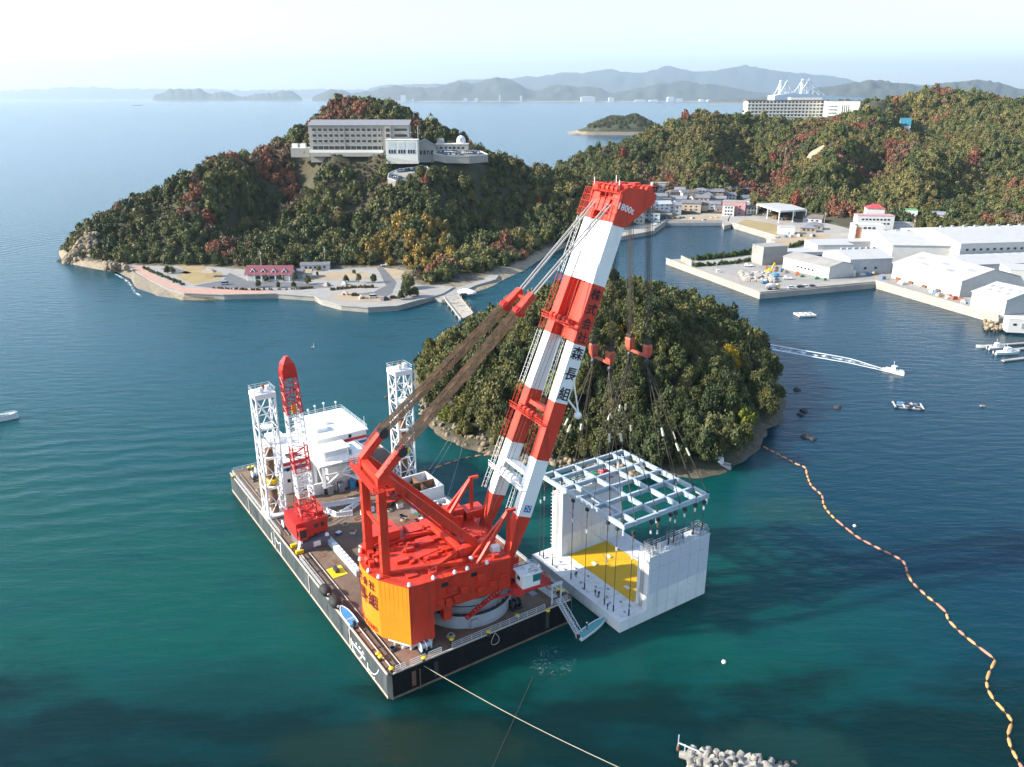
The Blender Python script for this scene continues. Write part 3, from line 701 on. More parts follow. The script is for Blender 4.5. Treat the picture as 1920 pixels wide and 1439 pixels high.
fz = np.array([zmain(x, y) for x, y in fp])
ok = fz > 2.4
for pl in EXCL + EXCL2:
    hit_ = inpoly(fp, [(p[0], p[1]) for p in pl])
    ok &= ~(hit_ & (fz < (3.0 if pl is PARK else 5.6))) if pl in (YARD, VILL, PARK) else ~hit_
HVILL = [tuple(T(u_, v_, Y_, 0)[:2]) for u_, v_, Y_ in ((1175, 420, 660), (1180, 375, 725), (1232, 356, 756), (1405, 352, 760), (1420, 375, 715), (1540, 405, 690), (1540, 430, 650))]
ok &= ~inpoly(fp, HVILL)
ok &= np.abs(fp[:, 0]) < fp[:, 1] * .70 + 10
fp, fz = fp[ok], fz[ok]
# leave out what lies well behind a ridge
vis = np.ones(len(fp), bool)
for k in range(1, 26):
    s_ = 1 - k * 7.0 / np.hypot(fp[:, 0], fp[:, 1]); qx, qy = fp[:, 0] * s_, fp[:, 1] * s_
    i_ = np.clip(((qx - gx[0]) / 6).astype(int), 0, len(gx) - 1); j_ = np.clip(((qy - gy[0]) / 6).astype(int), 0, len(gy) - 1)
    inside = (qy > gy[0]) & (qx > gx[0]) & (qx < gx[-1])
    zr = ZZ.reshape(len(gy), len(gx))[j_, i_]; zl = CAMH + (fz + 9 - CAMH) * s_
    vis &= ~(inside & (zr - 5 > zl))
fp, fz = fp[vis], fz[vis]; nF = len(fp); print('forest trees', nF)
c1 = vnoise(fp, 46, 21) * .6 + vnoise(fp, 20, 22) * .4; c2 = vnoise(fp, 60, 31) * .55 + vnoise(fp, 22, 32) * .45; rr = rsn.rand(nF)
G_ = np.array(GREENS) * np.array((1.0, 1.0, 1.0)); tint = G_[rsn.randint(0, len(GREENS), nF)]
tint = tint * (0.85 + .5 * vnoise(fp, 35, 50) + .18 * (fp[:, 1] > 690))[:, None]
kind = rsn.randint(0, 5, nF)
olive = (c2 > .54) & (rr < .62); tint[olive] = np.array((.135, .118, .045)) * (.7 + .6 * rsn.rand(olive.sum(), 1))
brown = (c1 > .61) & (rr < .38); tint[brown] = np.array((.145, .100, .068)) * (.7 + .6 * rsn.rand(brown.sum(), 1)); kind[brown] = rsn.randint(5, 7, brown.sum())
redz = (c1 > .655) & (rr > .5); tint[redz] = np.array((.20, .088, .052)) * (.7 + .6 * rsn.rand(redz.sum(), 1))
red2 = rr > .9975; tint[red2] = np.array((.16, .05, .028)); 
bam = (np.hypot(fp[:, 0] - far(1710, 205, 1170).x, (fp[:, 1] - 1165)) < 45) & (rr < .7); tint[bam] = np.array((.19, .165, .06)) * (.7 + .6 * rsn.rand(bam.sum(), 1))
gold = (np.hypot(fp[:, 0] + 65, (fp[:, 1] - 505)) < 34) & (rr < .6); tint[gold] = np.array((.21, .145, .035)) * (.7 + .6 * rsn.rand(gold.sum(), 1))
scrub = (np.hypot((fp[:, 0] + 103) / 2.4, (fp[:, 1] - 596)) < 17) & (rr < .45); tint[scrub] = np.array((.14, .115, .075)) * (.8 + .4 * rsn.rand(scrub.sum(), 1)); kind[scrub] = rsn.randint(5, 7, scrub.sum())
rad = (2.5 + 1.5 * rsn.rand(nF) + 3.6 * rsn.rand(nF) ** 5 + .6 * (fp[:, 1] > 800)) * 1.12; hh = rad * (1.05 + .55 * rsn.rand(nF)); hh[scrub] *= .5; rad[scrub] *= .9
forest('hill_forest', 'mixed evergreen and autumn forest covering the hills', np.c_[fp, fz - .8], np.c_[rad, rad, hh], kind, tint, 7)
sp_ = scatter(2.3, far(585, 290, 600).x, far(730, 290, 600).x, 574, 613); sz2 = np.array([zmain(x, y) for x, y in sp_]); k2 = ~inpoly(sp_, TERR) & (sz2 > 38); sp_, sz2 = sp_[k2], sz2[k2]; n2 = len(sp_); r2 = 1.1 + .9 * rsn.rand(n2)
forest('hotel_slope_scrub', 'brown dry scrub on the slope below the hotel', np.c_[sp_, sz2 - .3], np.c_[r2, r2, r2 * (.7 + .6 * rsn.rand(n2))], rsn.randint(0, 7, n2), np.array((.105, .085, .055)) * (.6 + .8 * rsn.rand(n2, 1)), 17)
cc0 = sum(CUT, Vector()) / len(CUT); tag(MB().add([p + Vector((0, 0, 1.2)) for p in CUT] + [Vector((cc0.x, cc0.y, zmain(cc0.x, cc0.y) + 1.8))], [(i, (i + 1) % len(CUT), len(CUT)) for i in range(len(CUT))]).build('cut_slope', M('pale cut earth', (.36, .27, .19), .95, var=.3, scale=.15, bump=.5)), 'pale bare cut slope on the eastern hill', None, kind='structure')
# roads draped on the slopes
for r_, nm, lb in zip(ROADS, ('hill_road', 'cutting_road', 'ridge_road'), ('road climbing the slope behind the factory', 'short stretch of road in a hillside cutting', 'lane along the low ridge behind the village')):
    mb = MB(); pl = []
    for a, b in zip(r_[:-1], r_[1:]):
        for k in range(6): pl.append(Vector(a).lerp(Vector(b), k / 6))
    pl.append(Vector(r_[-1]))
    pts2 = ribbon_poly(pl, 6.5); n = len(pl); zz = [zmain(p.x, p.y) + .9 for p in pl]
    for i in range(n - 1):
        a, b, c, d = pts2[i], pts2[i + 1], pts2[2 * n - 2 - i], pts2[2 * n - 1 - i]
        mb.add([(a[0], a[1], zz[i]), (b[0], b[1], zz[i + 1]), (c[0], c[1], zz[i + 1]), (d[0], d[1], zz[i])], [(0, 1, 2, 3)])
    tag(mb.build(nm, ASPH), lb, None, kind='structure')

# rocks: cliffs of the headland tip, shore rubble of the island
def rock_mesh(seed, sub=1):
    rs_ = random.Random(seed); bm = bmesh.new(); bmesh.ops.create_icosphere(bm, subdivisions=2, radius=1)
    ph = [Vector((rs_.gauss(0, 1), rs_.gauss(0, 1), rs_.gauss(0, 1))).normalized() for _ in range(9)]
    for v in bm.verts:
        k = 1.0
        for d_ in ph: k = min(k, .72 / max(.35, v.co.normalized().dot(d_)) if v.co.normalized().dot(d_) > .55 else k)
        v.co *= k * rs_.uniform(.95, 1.05)
    me = bpy.data.meshes.new('rock'); bm.to_mesh(me); bm.free(); return me
rocks_l = [rock_mesh(i) for i in range(5)]; rocks_d = [rock_mesh(20 + i) for i in range(4)]
for me in rocks_l: me.materials.append(ROCK)
for me in rocks_d: me.materials.append(ROCKD)
rk = random.Random(9)
def rubble(name, label, pos, mat, smin, smax, seed):
    rs_ = random.Random(seed); mb = MB()
    for p in pos:
        me = rocks_l[rs_.randrange(5)]; s_ = rs_.uniform(smin, smax); mt = Matrix.Translation(p) @ Matrix.Rotation(rs_.uniform(0, 6.28), 4, (rs_.random(), rs_.random(), rs_.random() + .1)) @ Matrix.Diagonal((s_, s_ * rs_.uniform(.6, 1), s_ * rs_.uniform(.5, .9), 1))
        mb.add([mt @ v.co for v in me.vertices], [tuple(f.vertices) for f in me.polygons])
    return tag(mb.build(name, mat), label, None, kind='stuff')
pos = []
sh = PX(.3, *shore[:7])
for a, b in zip(sh[:-1], sh[1:]):
    n = int((b - a).length / 1.1)
    for i in range(n):
        for _ in range(2):
            p = a.lerp(b, i / n); c = Vector((ICX, ICY, 0)); d_ = (c - p).normalized(); q = p + d_ * rk.uniform(-1.0, 5.5)
            q.z = max(.0, zisl(q.x, q.y)) + rk.uniform(-.2, .3); pos.append(q)
rubble('shore_rubble', 'pale boulders and rubble along the foot of the small island', pos, ROCK, .35, 1.3, 3)
pos = []
for _ in range(420):
    u_ = rk.uniform(120, 182); k = (u_ - 120) / 62; v_ = 501 - rk.random() * 64 * min(1, .2 + k * 1.2); pos.append(far(u_, v_, 507 + 16 * (501 - v_) / 60 + rk.uniform(-2, 2)))
rubble('cliff_rocks', 'bare tan rock cliff at the tip of the headland', pos, ROCK, .7, 2.4, 4)
pos = [at(rk.uniform(196, 238), rk.uniform(488, 506), rk.uniform(.5, 4.5)) for _ in range(70)]
rubble('slope_rocks', 'broken tan rocks between the cliff and the beach', pos, ROCK, .8, 2.6, 5)
pos = [at(rk.uniform(800, 830), rk.uniform(548, 560), .6) for _ in range(60)]
rubble('jetty_riprap', 'pale riprap stones beside the jetty root', pos, CONCL, .4, 1.0, 6)
pos = [at(rk.uniform(1845, 1905), rk.uniform(600, 618), rk.uniform(.2, 1.6)) for _ in range(90)]
rubble('quay_rubble', 'heap of brown rubble at the end of the long quay', pos, ROCK, .5, 1.3, 8)
for (u_, v_, s_, lb) in ((119, 470, 2.4, 'upright dark sea stack off the tip of the headland'), (113, 489, 2.2, 'low dark rock in the water at the tip of the headland'), (1494, 731, 1.3, 'small dark rock awash beside the right edge of the wooded island'), (1507, 770, 1.5, 'flat dark rock nearest the right shore of the wooded island'), (1501, 778, 1.2, 'round dark rock touching the flat rock off the wooded island'), (1571, 764, 1.5, 'lone dark rock between the wooded island and the dark raft'), (1511, 819, 1.5, 'double dark rock above the start of the orange boom'), (1524, 824, 1.2, 'right half of the double dark rock above the orange boom'), (725, 745, 1.0, 'small dark rock left of the wooded island beside the white tower')):
    me = rocks_d[rk.randrange(4)]; o = link('sea_rock', me, None, at(u_, v_, .1)); o.scale = (s_ * 1.3, s_, s_ * .7 if v_ != 470 else s_ * 2.2); o.rotation_euler = (0, 0, rk.uniform(0, 6)); tag(o, lb, 'rock', 'dark rocks in the water')

# ------------------------------------------------------------------ buildings
WIN = {}
def win_mesh(w, h, d=.14, mat=None):
    k = (round(w, 2), round(h, 2), d, mat and mat.name)
    if k not in WIN: WIN[k] = MB().box((0, 0, 0), (w, d, h)).mesh('window', mat or GLASS)
    return WIN[k]
def bld(name, label, cat, c, w, d, h, yaw=0., wall=None, roofm=None, roof='gable', rh=1.8, oh=.5, win=(), color=None, group=None, axis='x', base=2.0, door=True, rcol=None):
    """house or hall with real walls, roof, windows; local x = width, -y = front"""
    o = thing(name, label, cat, c, yaw, group); wall = wall or OBJP; roofm = roofm or ROOFG
    mb = MB(); X, Y = w / 2, d / 2
    if roof == 'gable' and axis == 'x':
        for s_ in (-1, 1): mb.add([(s_ * X, -Y, -base), (s_ * X, Y, -base), (s_ * X, Y, h), (s_ * X, 0, h + rh), (s_ * X, -Y, h)], [(0, 1, 2, 3, 4)])
        for s_ in (-1, 1): mb.quad((-X, s_ * Y, -base), (X, s_ * Y, -base), (X, s_ * Y, h), (-X, s_ * Y, h))
    elif roof == 'gable':
        for s_ in (-1, 1): mb.add([(-X, s_ * Y, -base), (X, s_ * Y, -base), (X, s_ * Y, h), (0, s_ * Y, h + rh), (-X, s_ * Y, h)], [(0, 1, 2, 3, 4)])
        for s_ in (-1, 1): mb.quad((s_ * X, -Y, -base), (s_ * X, Y, -base), (s_ * X, Y, h), (s_ * X, -Y, h))
    else: mb.box2((-X, -Y, -base), (X, Y, h))
    wo = mb.build('wall', wall, o, False)
    if color: wo.color = (*color, 1)
    rb = MB(); t = .22
    def slope(a, b, c_, d_):
        n_ = (Vector(b) - Vector(a)).cross(Vector(d_) - Vector(a)).normalized()
        if n_.z < 0: n_ = -n_
        P = [Vector(p) + n_ * .03 for p in (a, b, c_, d_)]; Q = [p + n_ * t for p in P]
        rb.add(P + Q, [(0, 3, 2, 1), (4, 5, 6, 7), (0, 1, 5, 4), (1, 2, 6, 5), (2, 3, 7, 6), (3, 0, 4, 7)])
    if roof == 'gable' and axis == 'x':
        k = rh / Y
        for s_ in (-1, 1): slope((-X - oh, s_ * (Y + oh), h - oh * k), (X + oh, s_ * (Y + oh), h - oh * k), (X + oh, 0, h + rh), (-X - oh, 0, h + rh))
    elif roof == 'gable':
        k = rh / X
        for s_ in (-1, 1): slope((s_ * (X + oh), -Y - oh, h - oh * k), (s_ * (X + oh), Y + oh, h - oh * k), (0, Y + oh, h + rh), (0, -Y - oh, h + rh))
    elif roof == 'hip':
        a = max(X - Y, .2); zb = h + .02
        q = [(-X - oh, -Y - oh, zb), (X + oh, -Y - oh, zb), (X + oh, Y + oh, zb), (-X - oh, Y + oh, zb), (-a, 0, h + rh), (a, 0, h + rh)]
        rb.add(q, [(0, 1, 5, 4), (2, 3, 4, 5), (1, 2, 5), (3, 0, 4), (0, 3, 2, 1)])
    elif roof == 'shed': slope((-X - oh, -Y - oh, h), (X + oh, -Y - oh, h), (X + oh, Y + oh, h + rh), (-X - oh, Y + oh, h + rh)); rb.box2((-X, Y - .3, h), (X, Y, h + rh - .1))
    else:
        rb.box2((-X - oh * .3, -Y - oh * .3, h + .003), (X + oh * .3, Y + oh * .3, h + .35))
    ro = rb.build('roof', roofm, o, False)
    if rcol: ro.color = (*rcol, 1)
    for wd in win:
        face, rows, cols, ww, wh, z0, dz = wd[:7]; mg = wd[7] if len(wd) > 7 else .1; wm = wd[8] if len(wd) > 8 else None
        for r_ in range(rows):
            for c_ in range(cols):
                k = (c_ + .5) / cols * (1 - 2 * mg) + mg; zz = z0 + dz * r_ + wh / 2
                if face in 'fb':
                    s_ = -1 if face == 'f' else 1; q = link('window', win_mesh(ww, wh, .14, wm), o); q.location = (-X + 2 * X * k, s_ * (Y + .03), zz)
                else:
                    s_ = -1 if face == 'l' else 1; q = link('window', win_mesh(ww, wh, .14, wm), o); q.location = (s_ * (X + .03), -Y + 2 * Y * k, zz); q.rotation_euler = (0, 0, math.pi / 2)
    if door: q = link('door', win_mesh(1.0, 2.0, .16, GREY), o); q.location = (X * .35, -Y - .04, 1.0)
    return o
# ------------------------------------------------------------------ crane barge
BN = Vector((-21.5, 113.7, 0)); BU = Vector((-.56, .8285, 0)); BW = Vector((.8285, .56, 0)); DZ = 5.3
def B(a, b, z=DZ): return BN + BU * a + BW * b + Vector((0, 0, z))
def bbox(mb, a0, a1, b0, b1, z0, z1):
    mb.prism([B(a0, b0), B(a0, b1), B(a1, b1), B(a1, b0)], z0, z1); return mb
BAX = Matrix((BU, BW, Vector((0, 0, 1)))).transposed()
BL, BB_ = 97.0, 41.0
barge = thing('crane_barge', 'long black steel crane barge with a rusty brown deck', 'barge', B(48, 20, 0))
def rect_ch(a0, a1, b0, b1, c): return [B(a0 + c, b0), B(a0, b0 + c), B(a0, b1 - c), B(a0 + c, b1), B(a1 - c, b1), B(a1, b1 - c), B(a1, b0 + c), B(a1 - c, b0)]
MB().prism(rect_ch(0, BL, 0, BB_, .7), -2.2, DZ).build('hull', HULL, barge)
dk = rect_ch(.15, BL - .15, .15, BB_ - .15, .7)
MB().add([(p.x, p.y, DZ + .006) for p in dk], [tuple(range(8))]).build('deck', DECK, barge)
for a0, a1, b0, b1 in ((.6, BL - .6, -.06, .0), (.6, BL - .6, BB_, BB_ + .06)): bbox(MB(), a0, a1, b0, b1, -.1, .55).build('boot_stripe', M('worn boot topping', (.42, .33, .27), .8, var=.2, scale=.6, dirt=(.25, .18, .14), dscale=.5), barge)
bbox(MB(), -.012, -.002, .75, BB_ - .75, .46, 5.2).build('end_shade_sheet', M('black end shade', (.008, .009, .011), .75, spec=.12, var=.3, scale=.5, dirt=(.018, .018, .020), dscale=.5, dlo=.52, dhi=.8, streak=True), barge)  # added sheet, blacker than the hull side: this end's shade put into colour
BOOT2 = M('rusty boot topping', (.16, .11, .08), .8, var=.3, scale=.6)
bbox(MB(), -.06, 0, .6, BB_ - .6, -.1, .45).build('boot_stripe', BOOT2, barge)
EDGE = M('worn pale edge', (.46, .40, .34), .7, var=.2, scale=.8, dirt=(.2, .12, .08), dscale=.8)
for q in ((0.3, 12, -.14, .14), (12, 57, -.14, .14), (57, 96, -.14, .14), (2, 96, BB_ - .14, BB_ + .14)): bbox(MB(), *q, DZ + .007, DZ + .33).build('deck_edge_kerb', EDGE, barge)
bbox(MB(), -.14, .14, 1, BB_ - 1, DZ + .007, DZ + .25).build('deck_edge_kerb', EDGE, barge)
for b_, r_, m_ in ((1.35, .12, EDGE), (2.4, .10, DARK), (3.1, .08, EDGE)):
    mb = MB(); mb.tube(B(1.2, b_, DZ + .2), B(46, b_, DZ + .2), r_, 6); mb.build('deck_pipe', m_, barge)
mb = MB(); mb.tube(B(56, 2.0, DZ + .2), B(94, 2.0, DZ + .2), .1, 6); mb.build('deck_pipe', EDGE, barge)
for a_, b_ in ((2, 1.3), (8, 1.3), (14, 1.3), (20, 1.3), (26, 1.3), (32, 1.3), (38, 1.3), (44, 1.3)): bbox(MB(), a_ - .15, a_ + .15, .3, 3.3, DZ + .01, DZ + .1).build('pipe_support', DARK, barge)
# vertical fender strips and worn patches on the hull side
for a_ in (16.5, 38, 60, 80): bbox(MB(), a_, a_ + .35, -.18, 0, .5, 5.0).build('rubbing_strip', EDGE, barge)
for a_ in (17.3, 28, 57, 74, 88): bbox(MB(), a_, a_ + .7, -.012, 0, 2.0, 3.2).build('hull_opening', DARK, barge)
for b_ in (4.5, 9.0, 34): bbox(MB(), -.03, -.013, b_, b_ + .8, 1.0, 4.2).build('hull_ladder_recess', RUST if b_ == 4.5 else DARK, barge)
def hullpt(u, v):      # photo pixel -> point on the left hull side
    x, w = (u - 960) / FPX, (v - 719.5) / FPX; r = Vector((x, CP - w * SP, -SP - w * CP)); c = Vector((0, 0, CAMH))
    t = (BN - c).dot(BW) / r.dot(BW); return c + r * t
def stroke(pl, wd=.28):
    mb = MB(); q = [hullpt(*p) for p in pl]
    for a, b in zip(q[:-1], q[1:]): mb.bar(a - BW * .02, b - BW * .02, .05, wd, up=BW.cross(b - a))
    return mb.build('hull_lettering', LETW, barge)
def zo(s, ox, oy, *pts): return [(ox + p[0] / s, oy + p[1] / s) for p in pts]
stroke(zo(12, 480, 960, (345, 470), (375, 700), (415, 805), (438, 780), (436, 660), (430, 550), (470, 660), (505, 712), (545, 690)))
stroke(zo(12, 480, 960, (545, 690), (558, 860), (580, 1075)), .35)
stroke(zo(10.66, 620, 1140, (408, 600), (425, 720), (460, 850), (520, 960), (575, 1022), (620, 985), (632, 930), (612, 880)))
stroke(zo(10.66, 620, 1140, (425, 680), (520, 800), (610, 915), (692, 1040)), .4)
stroke(zo(10.66, 620, 1140, (505, 700), (525, 745)), .4); stroke(zo(10.66, 620, 1140, (565, 775), (598, 815))); stroke(zo(10.66, 620, 1140, (640, 860), (662, 930)))
stroke(zo(10.66, 620, 1140, (740, 1100), (748, 1210), (762, 1310))); stroke(zo(10.66, 620, 1140, (760, 1215), (820, 1305), (885, 1335), (935, 1300), (960, 1240)), .15)
stroke(zo(10.66, 620, 1140, (868, 1385), (880, 1410)), .4)
# railings
def deck_rail(pl, name='railing', m_=GREYW, h=1.2, step=2.2):
    return railing(MB(), [B(*p) for p in pl], h, step, .05, (1.0, .66, .33)).build(name, m_, barge)
deck_rail([(.35, 13), (.35, 34)]); deck_rail([(.35, 35.5), (.35, 39.5)]); deck_rail([(.35, 1.6), (.35, 3.5)], step=.8); deck_rail([(.35, 4.5), (.35, 7.5)]); deck_rail([(.35, 8.2), (.35, 10.8)])
deck_rail([(3, 40.6), (20, 40.6)]); deck_rail([(21, 40.6), (50, 40.6)])
deck_rail([(30, .4), (44.5, .4)], step=3); deck_rail([(57, .4), (66, .4)], step=3); deck_rail([(70, .4), (95.5, .4)], step=3); deck_rail([(96.4, 1), (96.4, 30)], step=2.5)
for u_, v_ in ((709, 1233), (713.5, 1239), (734, 1261), (794.5, 1241), (847, 1206), (970, 1161), (1027, 1152), (1054, 1115), (1046, 1112), (467, 882), (475, 880), (438, 898), (916, 1192)):
    p = at(u_, v_, DZ); bo = MB().lathe([(.34, 0), (.34, .1), (.22, .14), (.22, .75), (.2, .76)], p, 12).build('bollard', DARK, barge)
    MB().lathe([(.20, .76), (.44, .78), (.46, .92), (.34, 1.05), (.05, 1.1)], p, 12).build('cap', YEL, bo)
# winches and small gear
def winch(a, b, m_, ax='b'):
    w0 = bbox(MB(), a - 1.0, a + 1.0, b - 1.3, b + 1.3, DZ + .01, DZ + .35).build('winch_base', DARK, barge)
    d_ = BW if ax == 'b' else BU
    c = B(a, b, DZ + 1.1); mb = MB(); mb.tube(c - d_ * .9, c + d_ * .9, .5, 12)
    for k in (-.95, 0, .95): mb.tube(c + d_ * (k - .07), c + d_ * (k + .07), .95, 14)
    mb.build('winch_drum', m_, w0)
for a_, b_, m_ in ((92, 6.5, GREYW), (90, 5, GREYW), (2.6, 8.6, GREYW), (63.5, 5.5, DARK), (62.5, 36.0, DARK), (64, 38, GREYW), (60, 3, GREYW), (90, 35.5, WHITE), (4.2, 29.5, DARK)): winch(a_, b_, m_)
bbox(MB(), 9.5, 11, 36, 38.5, DZ + .01, DZ + .5).build('deck_hatch', BLUE, barge); bbox(MB(), 5.2, 6.6, 34.3, 35.7, DZ + .01, DZ + .25).build('deck_hatch', GREY, barge)
mb = MB(); mb.lathe([(.1, 0), (1.1, .02), (1.1, .12), (.1, .14)], B(2.2, 3.8, DZ + .01), 20); 
for a_, b_ in ((6, 6), (9, 10), (3, 17), (39, 6), (43, 4.5), (45, 7)): bbox(MB(), a_, a_ + 1.4, b_, b_ + 1.2, DZ + .01, DZ + .08).build('deck_plate', RUST, barge)
bbox(MB(), 11.5, 11.8, 3, 24, DZ + .008, DZ + .03).build('weld_seam', DARK, barge)
# rust run with a chain at the near corner
mb = MB(); c0 = B(-.25, 6.0, 4.3)
for i in range(14): mb.bar(c0 - Vector((0, 0, i * .38)), c0 - Vector((0, 0, i * .38 + .34)), .22 if i % 2 else .12, .12 if i % 2 else .22)
mb.build('anchor_chain', RUST, barge)
mb = MB(); pl = [B(-.2, 22 + .9 * math.sin(k), 5.2 - 2.6 * abs(math.sin(k * .5)) - .0) for k in [i * .52 for i in range(13)]]; mb.path(pl, .06).build('hanging_rope', EDGE, barge)

# long low pale wall in front of the deckhouse
bw = thing('spoil_bulwark', 'long low white bulwark streaked with rust in front of the white deckhouse', 'bulwark', B(71.5, 22, DZ))
bbox(MB(), 71.2, 71.7, 12.5, 31.5, DZ + .01, DZ + 3.0).build('plate', WHITER, bw)
for b_ in (12.5, 16, 19.5, 23, 26.5, 30): bbox(MB(), 70.5, 71.2, b_, b_ + .25, DZ + .01, DZ + 2.6).build('stiffener', WHITER, bw)
bbox(MB(), 69.6, 71.2, 25.2, 26.6, DZ + .01, DZ + 1.6).build('rusty_block', RUST, bw); bbox(MB(), 69.8, 71.0, 16.6, 18.6, DZ + .01, DZ + 2.0).build('hopper_door', DARK, bw)
# ------------------------------------------------------------------ deckhouse
dh = thing('deckhouse', 'white multi storey deckhouse with red and blue stripes and a flat railed roof', 'deckhouse', B(84, 19, DZ))
bbox(MB(), 76, 93, 17.6, 31, DZ + .01, 17.8).build('wall', WHITE, dh); bbox(MB(), 76, 93, 7.5, 17.595, DZ + .01, 14.0).build('wall', WHITE, dh)
bbox(MB(), 75.5, 93.5, 17.3, 31.4, 17.8, 18.15).build('roof', WHITE, dh); bbox(MB(), 75.6, 93.4, 7.1, 17.59, 14.0, 14.3).build('roof', WHITE, dh)
for z0, z1, m_ in ((15.6, 16.4, STRR), (14.3, 15.1, STRB)):
    bbox(MB(), 75.97, 76, 24.5, 31.03, z0, z1).build('stripe', m_, dh); bbox(MB(), 75.98, 93.0, 7.47, 7.5, z0 - 2.6, z1 - 2.6).build('stripe', m_, dh); bbox(MB(), 75.97, 76, 7.47, 14.5, z0 - 2.6, z1 - 2.6).build('stripe', m_, dh)
for b_, z_ in ((26, 16.6), (28.5, 10.2), (24.5, 10.2), (27, 12.6), (9, 11.5), (11, 11.5), (13, 11.5), (9, 8.4), (12, 8.4), (22, 10.2)):
    w0 = bbox(MB(), 75.90, 76, b_, b_ + .8, z_, z_ + .9).build('window', GLASS, dh)
for a_ in (78, 81, 84, 87, 90):
    for z_ in (8, 11): bbox(MB(), a_, a_ + .9, 7.42, 7.5, z_, z_ + .9).build('window', GLASS, dh)
bbox(MB(), 75.88, 76, 29.6, 30.5, DZ + .1, DZ + 2.1).build('door', TEAL, dh)
railing(MB(), [B(75.8, 26, 18.15), B(75.8, 31.2, 18.15), B(93.2, 31.2, 18.15), B(93.2, 17.5, 18.15), B(75.8, 17.5, 18.15), B(75.8, 21, 18.15)], 1.1, 2.4, .05).build('roof_railing', GREYW, dh)
for a_, b_, h_ in ((92.5, 29.5, 2.4), (92.5, 26, 2.8), (92.5, 23.5, 2.5), (92.5, 21.5, 1.8), (92.5, 18.5, 4.5), (92.5, 18, 2.5), (77, 31, 3)):
    an = MB().tube(B(a_, b_, 18.15), B(a_, b_, 18.15 + h_), .07, 5).build('antenna', WHITE, dh)
    if h_ < 3: MB().ball(B(a_, b_, 18.15 + h_), .32, 8, 5).build('antenna_dome', WHITE, an)
bbox(MB(), 80, 83, 19, 22, 18.15, 19.2).build('roof_locker', WHITE, dh); bbox(MB(), 84, 85.2, 23, 24.2, 18.15, 18.9).build('roof_vent', WHITE, dh)
railing(MB(), [B(75.8, 17, 14.3), B(75.8, 7.3, 14.3), B(93.2, 7.3, 14.3)], 1.1, 2.0, .045).build('lower_railing', GREYW, dh); bbox(MB(), 88, 92, 9, 13, 14.3, 16.2).build('funnel_casing', WHITER, dh); bbox(MB(), 77.5, 79.5, 10, 13, 14.3, 14.7).build('skylight', DARK, dh)
for z_ in (8.2, 11.2): bbox(MB(), 74.8, 75.98, 24, 30.8, z_, z_ + .12).build('balcony', GREYW, dh); 
railing(MB(), [B(74.85, 24, 11.32), B(74.85, 30.8, 11.32)], 1.0, 1.5, .04).build('balcony_railing', GREYW, dh)
MB().bar(B(75.3, 24.2, 8.3), B(75.3, 28, 11.3), .8, .12).build('outside_stair', GREYW, dh)
# winch control gallery standing in front of the deckhouse
gl = thing('control_gallery', 'white railed control platform on braced portal legs before the deckhouse', 'platform', B(71, 20, DZ))
L4 = [(68.2, 15.8), (68.2, 24.6), (74.2, 15.8), (74.2, 24.6)]
for a_, b_ in L4: MB().bar(B(a_, b_, DZ + (3.0 if a_ < 70 else 0)), B(a_, b_, 14.6), .75).build('leg', WHITE, gl)
for s_ in (0, 1):
    a_ = 68.2; MB().bar(B(a_, 15.8 if s_ else 24.6, 8.5), B(a_, 24.6 if s_ else 15.8, 14.2), .4).build('brace', WHITE, gl)
for b_ in (15.8, 24.6): MB().bar(B(68.2, b_, 8.6), B(74.2, b_, 14.2), .35).build('brace', WHITE, gl)
MB().bar(B(68.2, 15.8, 11.5), B(68.2, 24.6, 11.5), .35).build('brace', WHITE, gl)
bbox(MB(), 66.6, 75.4, 14.3, 27.4, 14.6, 14.95).build('platform', WHITE, gl)
cb = bbox(MB(), 69.0, 73.5, 16.5, 23.0, 14.95, 17.4).build('control_cabin', WHITE, gl); bbox(MB(), 68.6, 73.8, 16.2, 23.3, 17.4, 17.6).build('cabin_roof', WHITE, cb)
bbox(MB(), 68.95, 69.0, 17, 22.5, 15.9, 17.0).build('cabin_window', GREYW, cb)
bbox(MB(), 68.5, 74.0, 23.8, 26.6, 14.95, 16.3).build('winch_cover', WHITE, gl); bbox(MB(), 70.0, 73.9, 17.5, 23.4, 9.0, 12.6).build('machinery_box', WHITE, gl)
railing(MB(), [B(75.3, 14.4, 14.95), B(66.7, 14.4, 14.95), B(66.7, 27.3, 14.95), B(75.3, 27.3, 14.95)], 1.2, 1.2, .045, (1, .66, .33)).build('railing', WHITE, gl)
for b_ in (17, 20, 23): bbox(MB(), 69.5, 71.2, b_, b_ + 1.4, DZ + .01, DZ + 2.3).build('winch_motor', GREY if b_ != 23 else BLUE, gl)

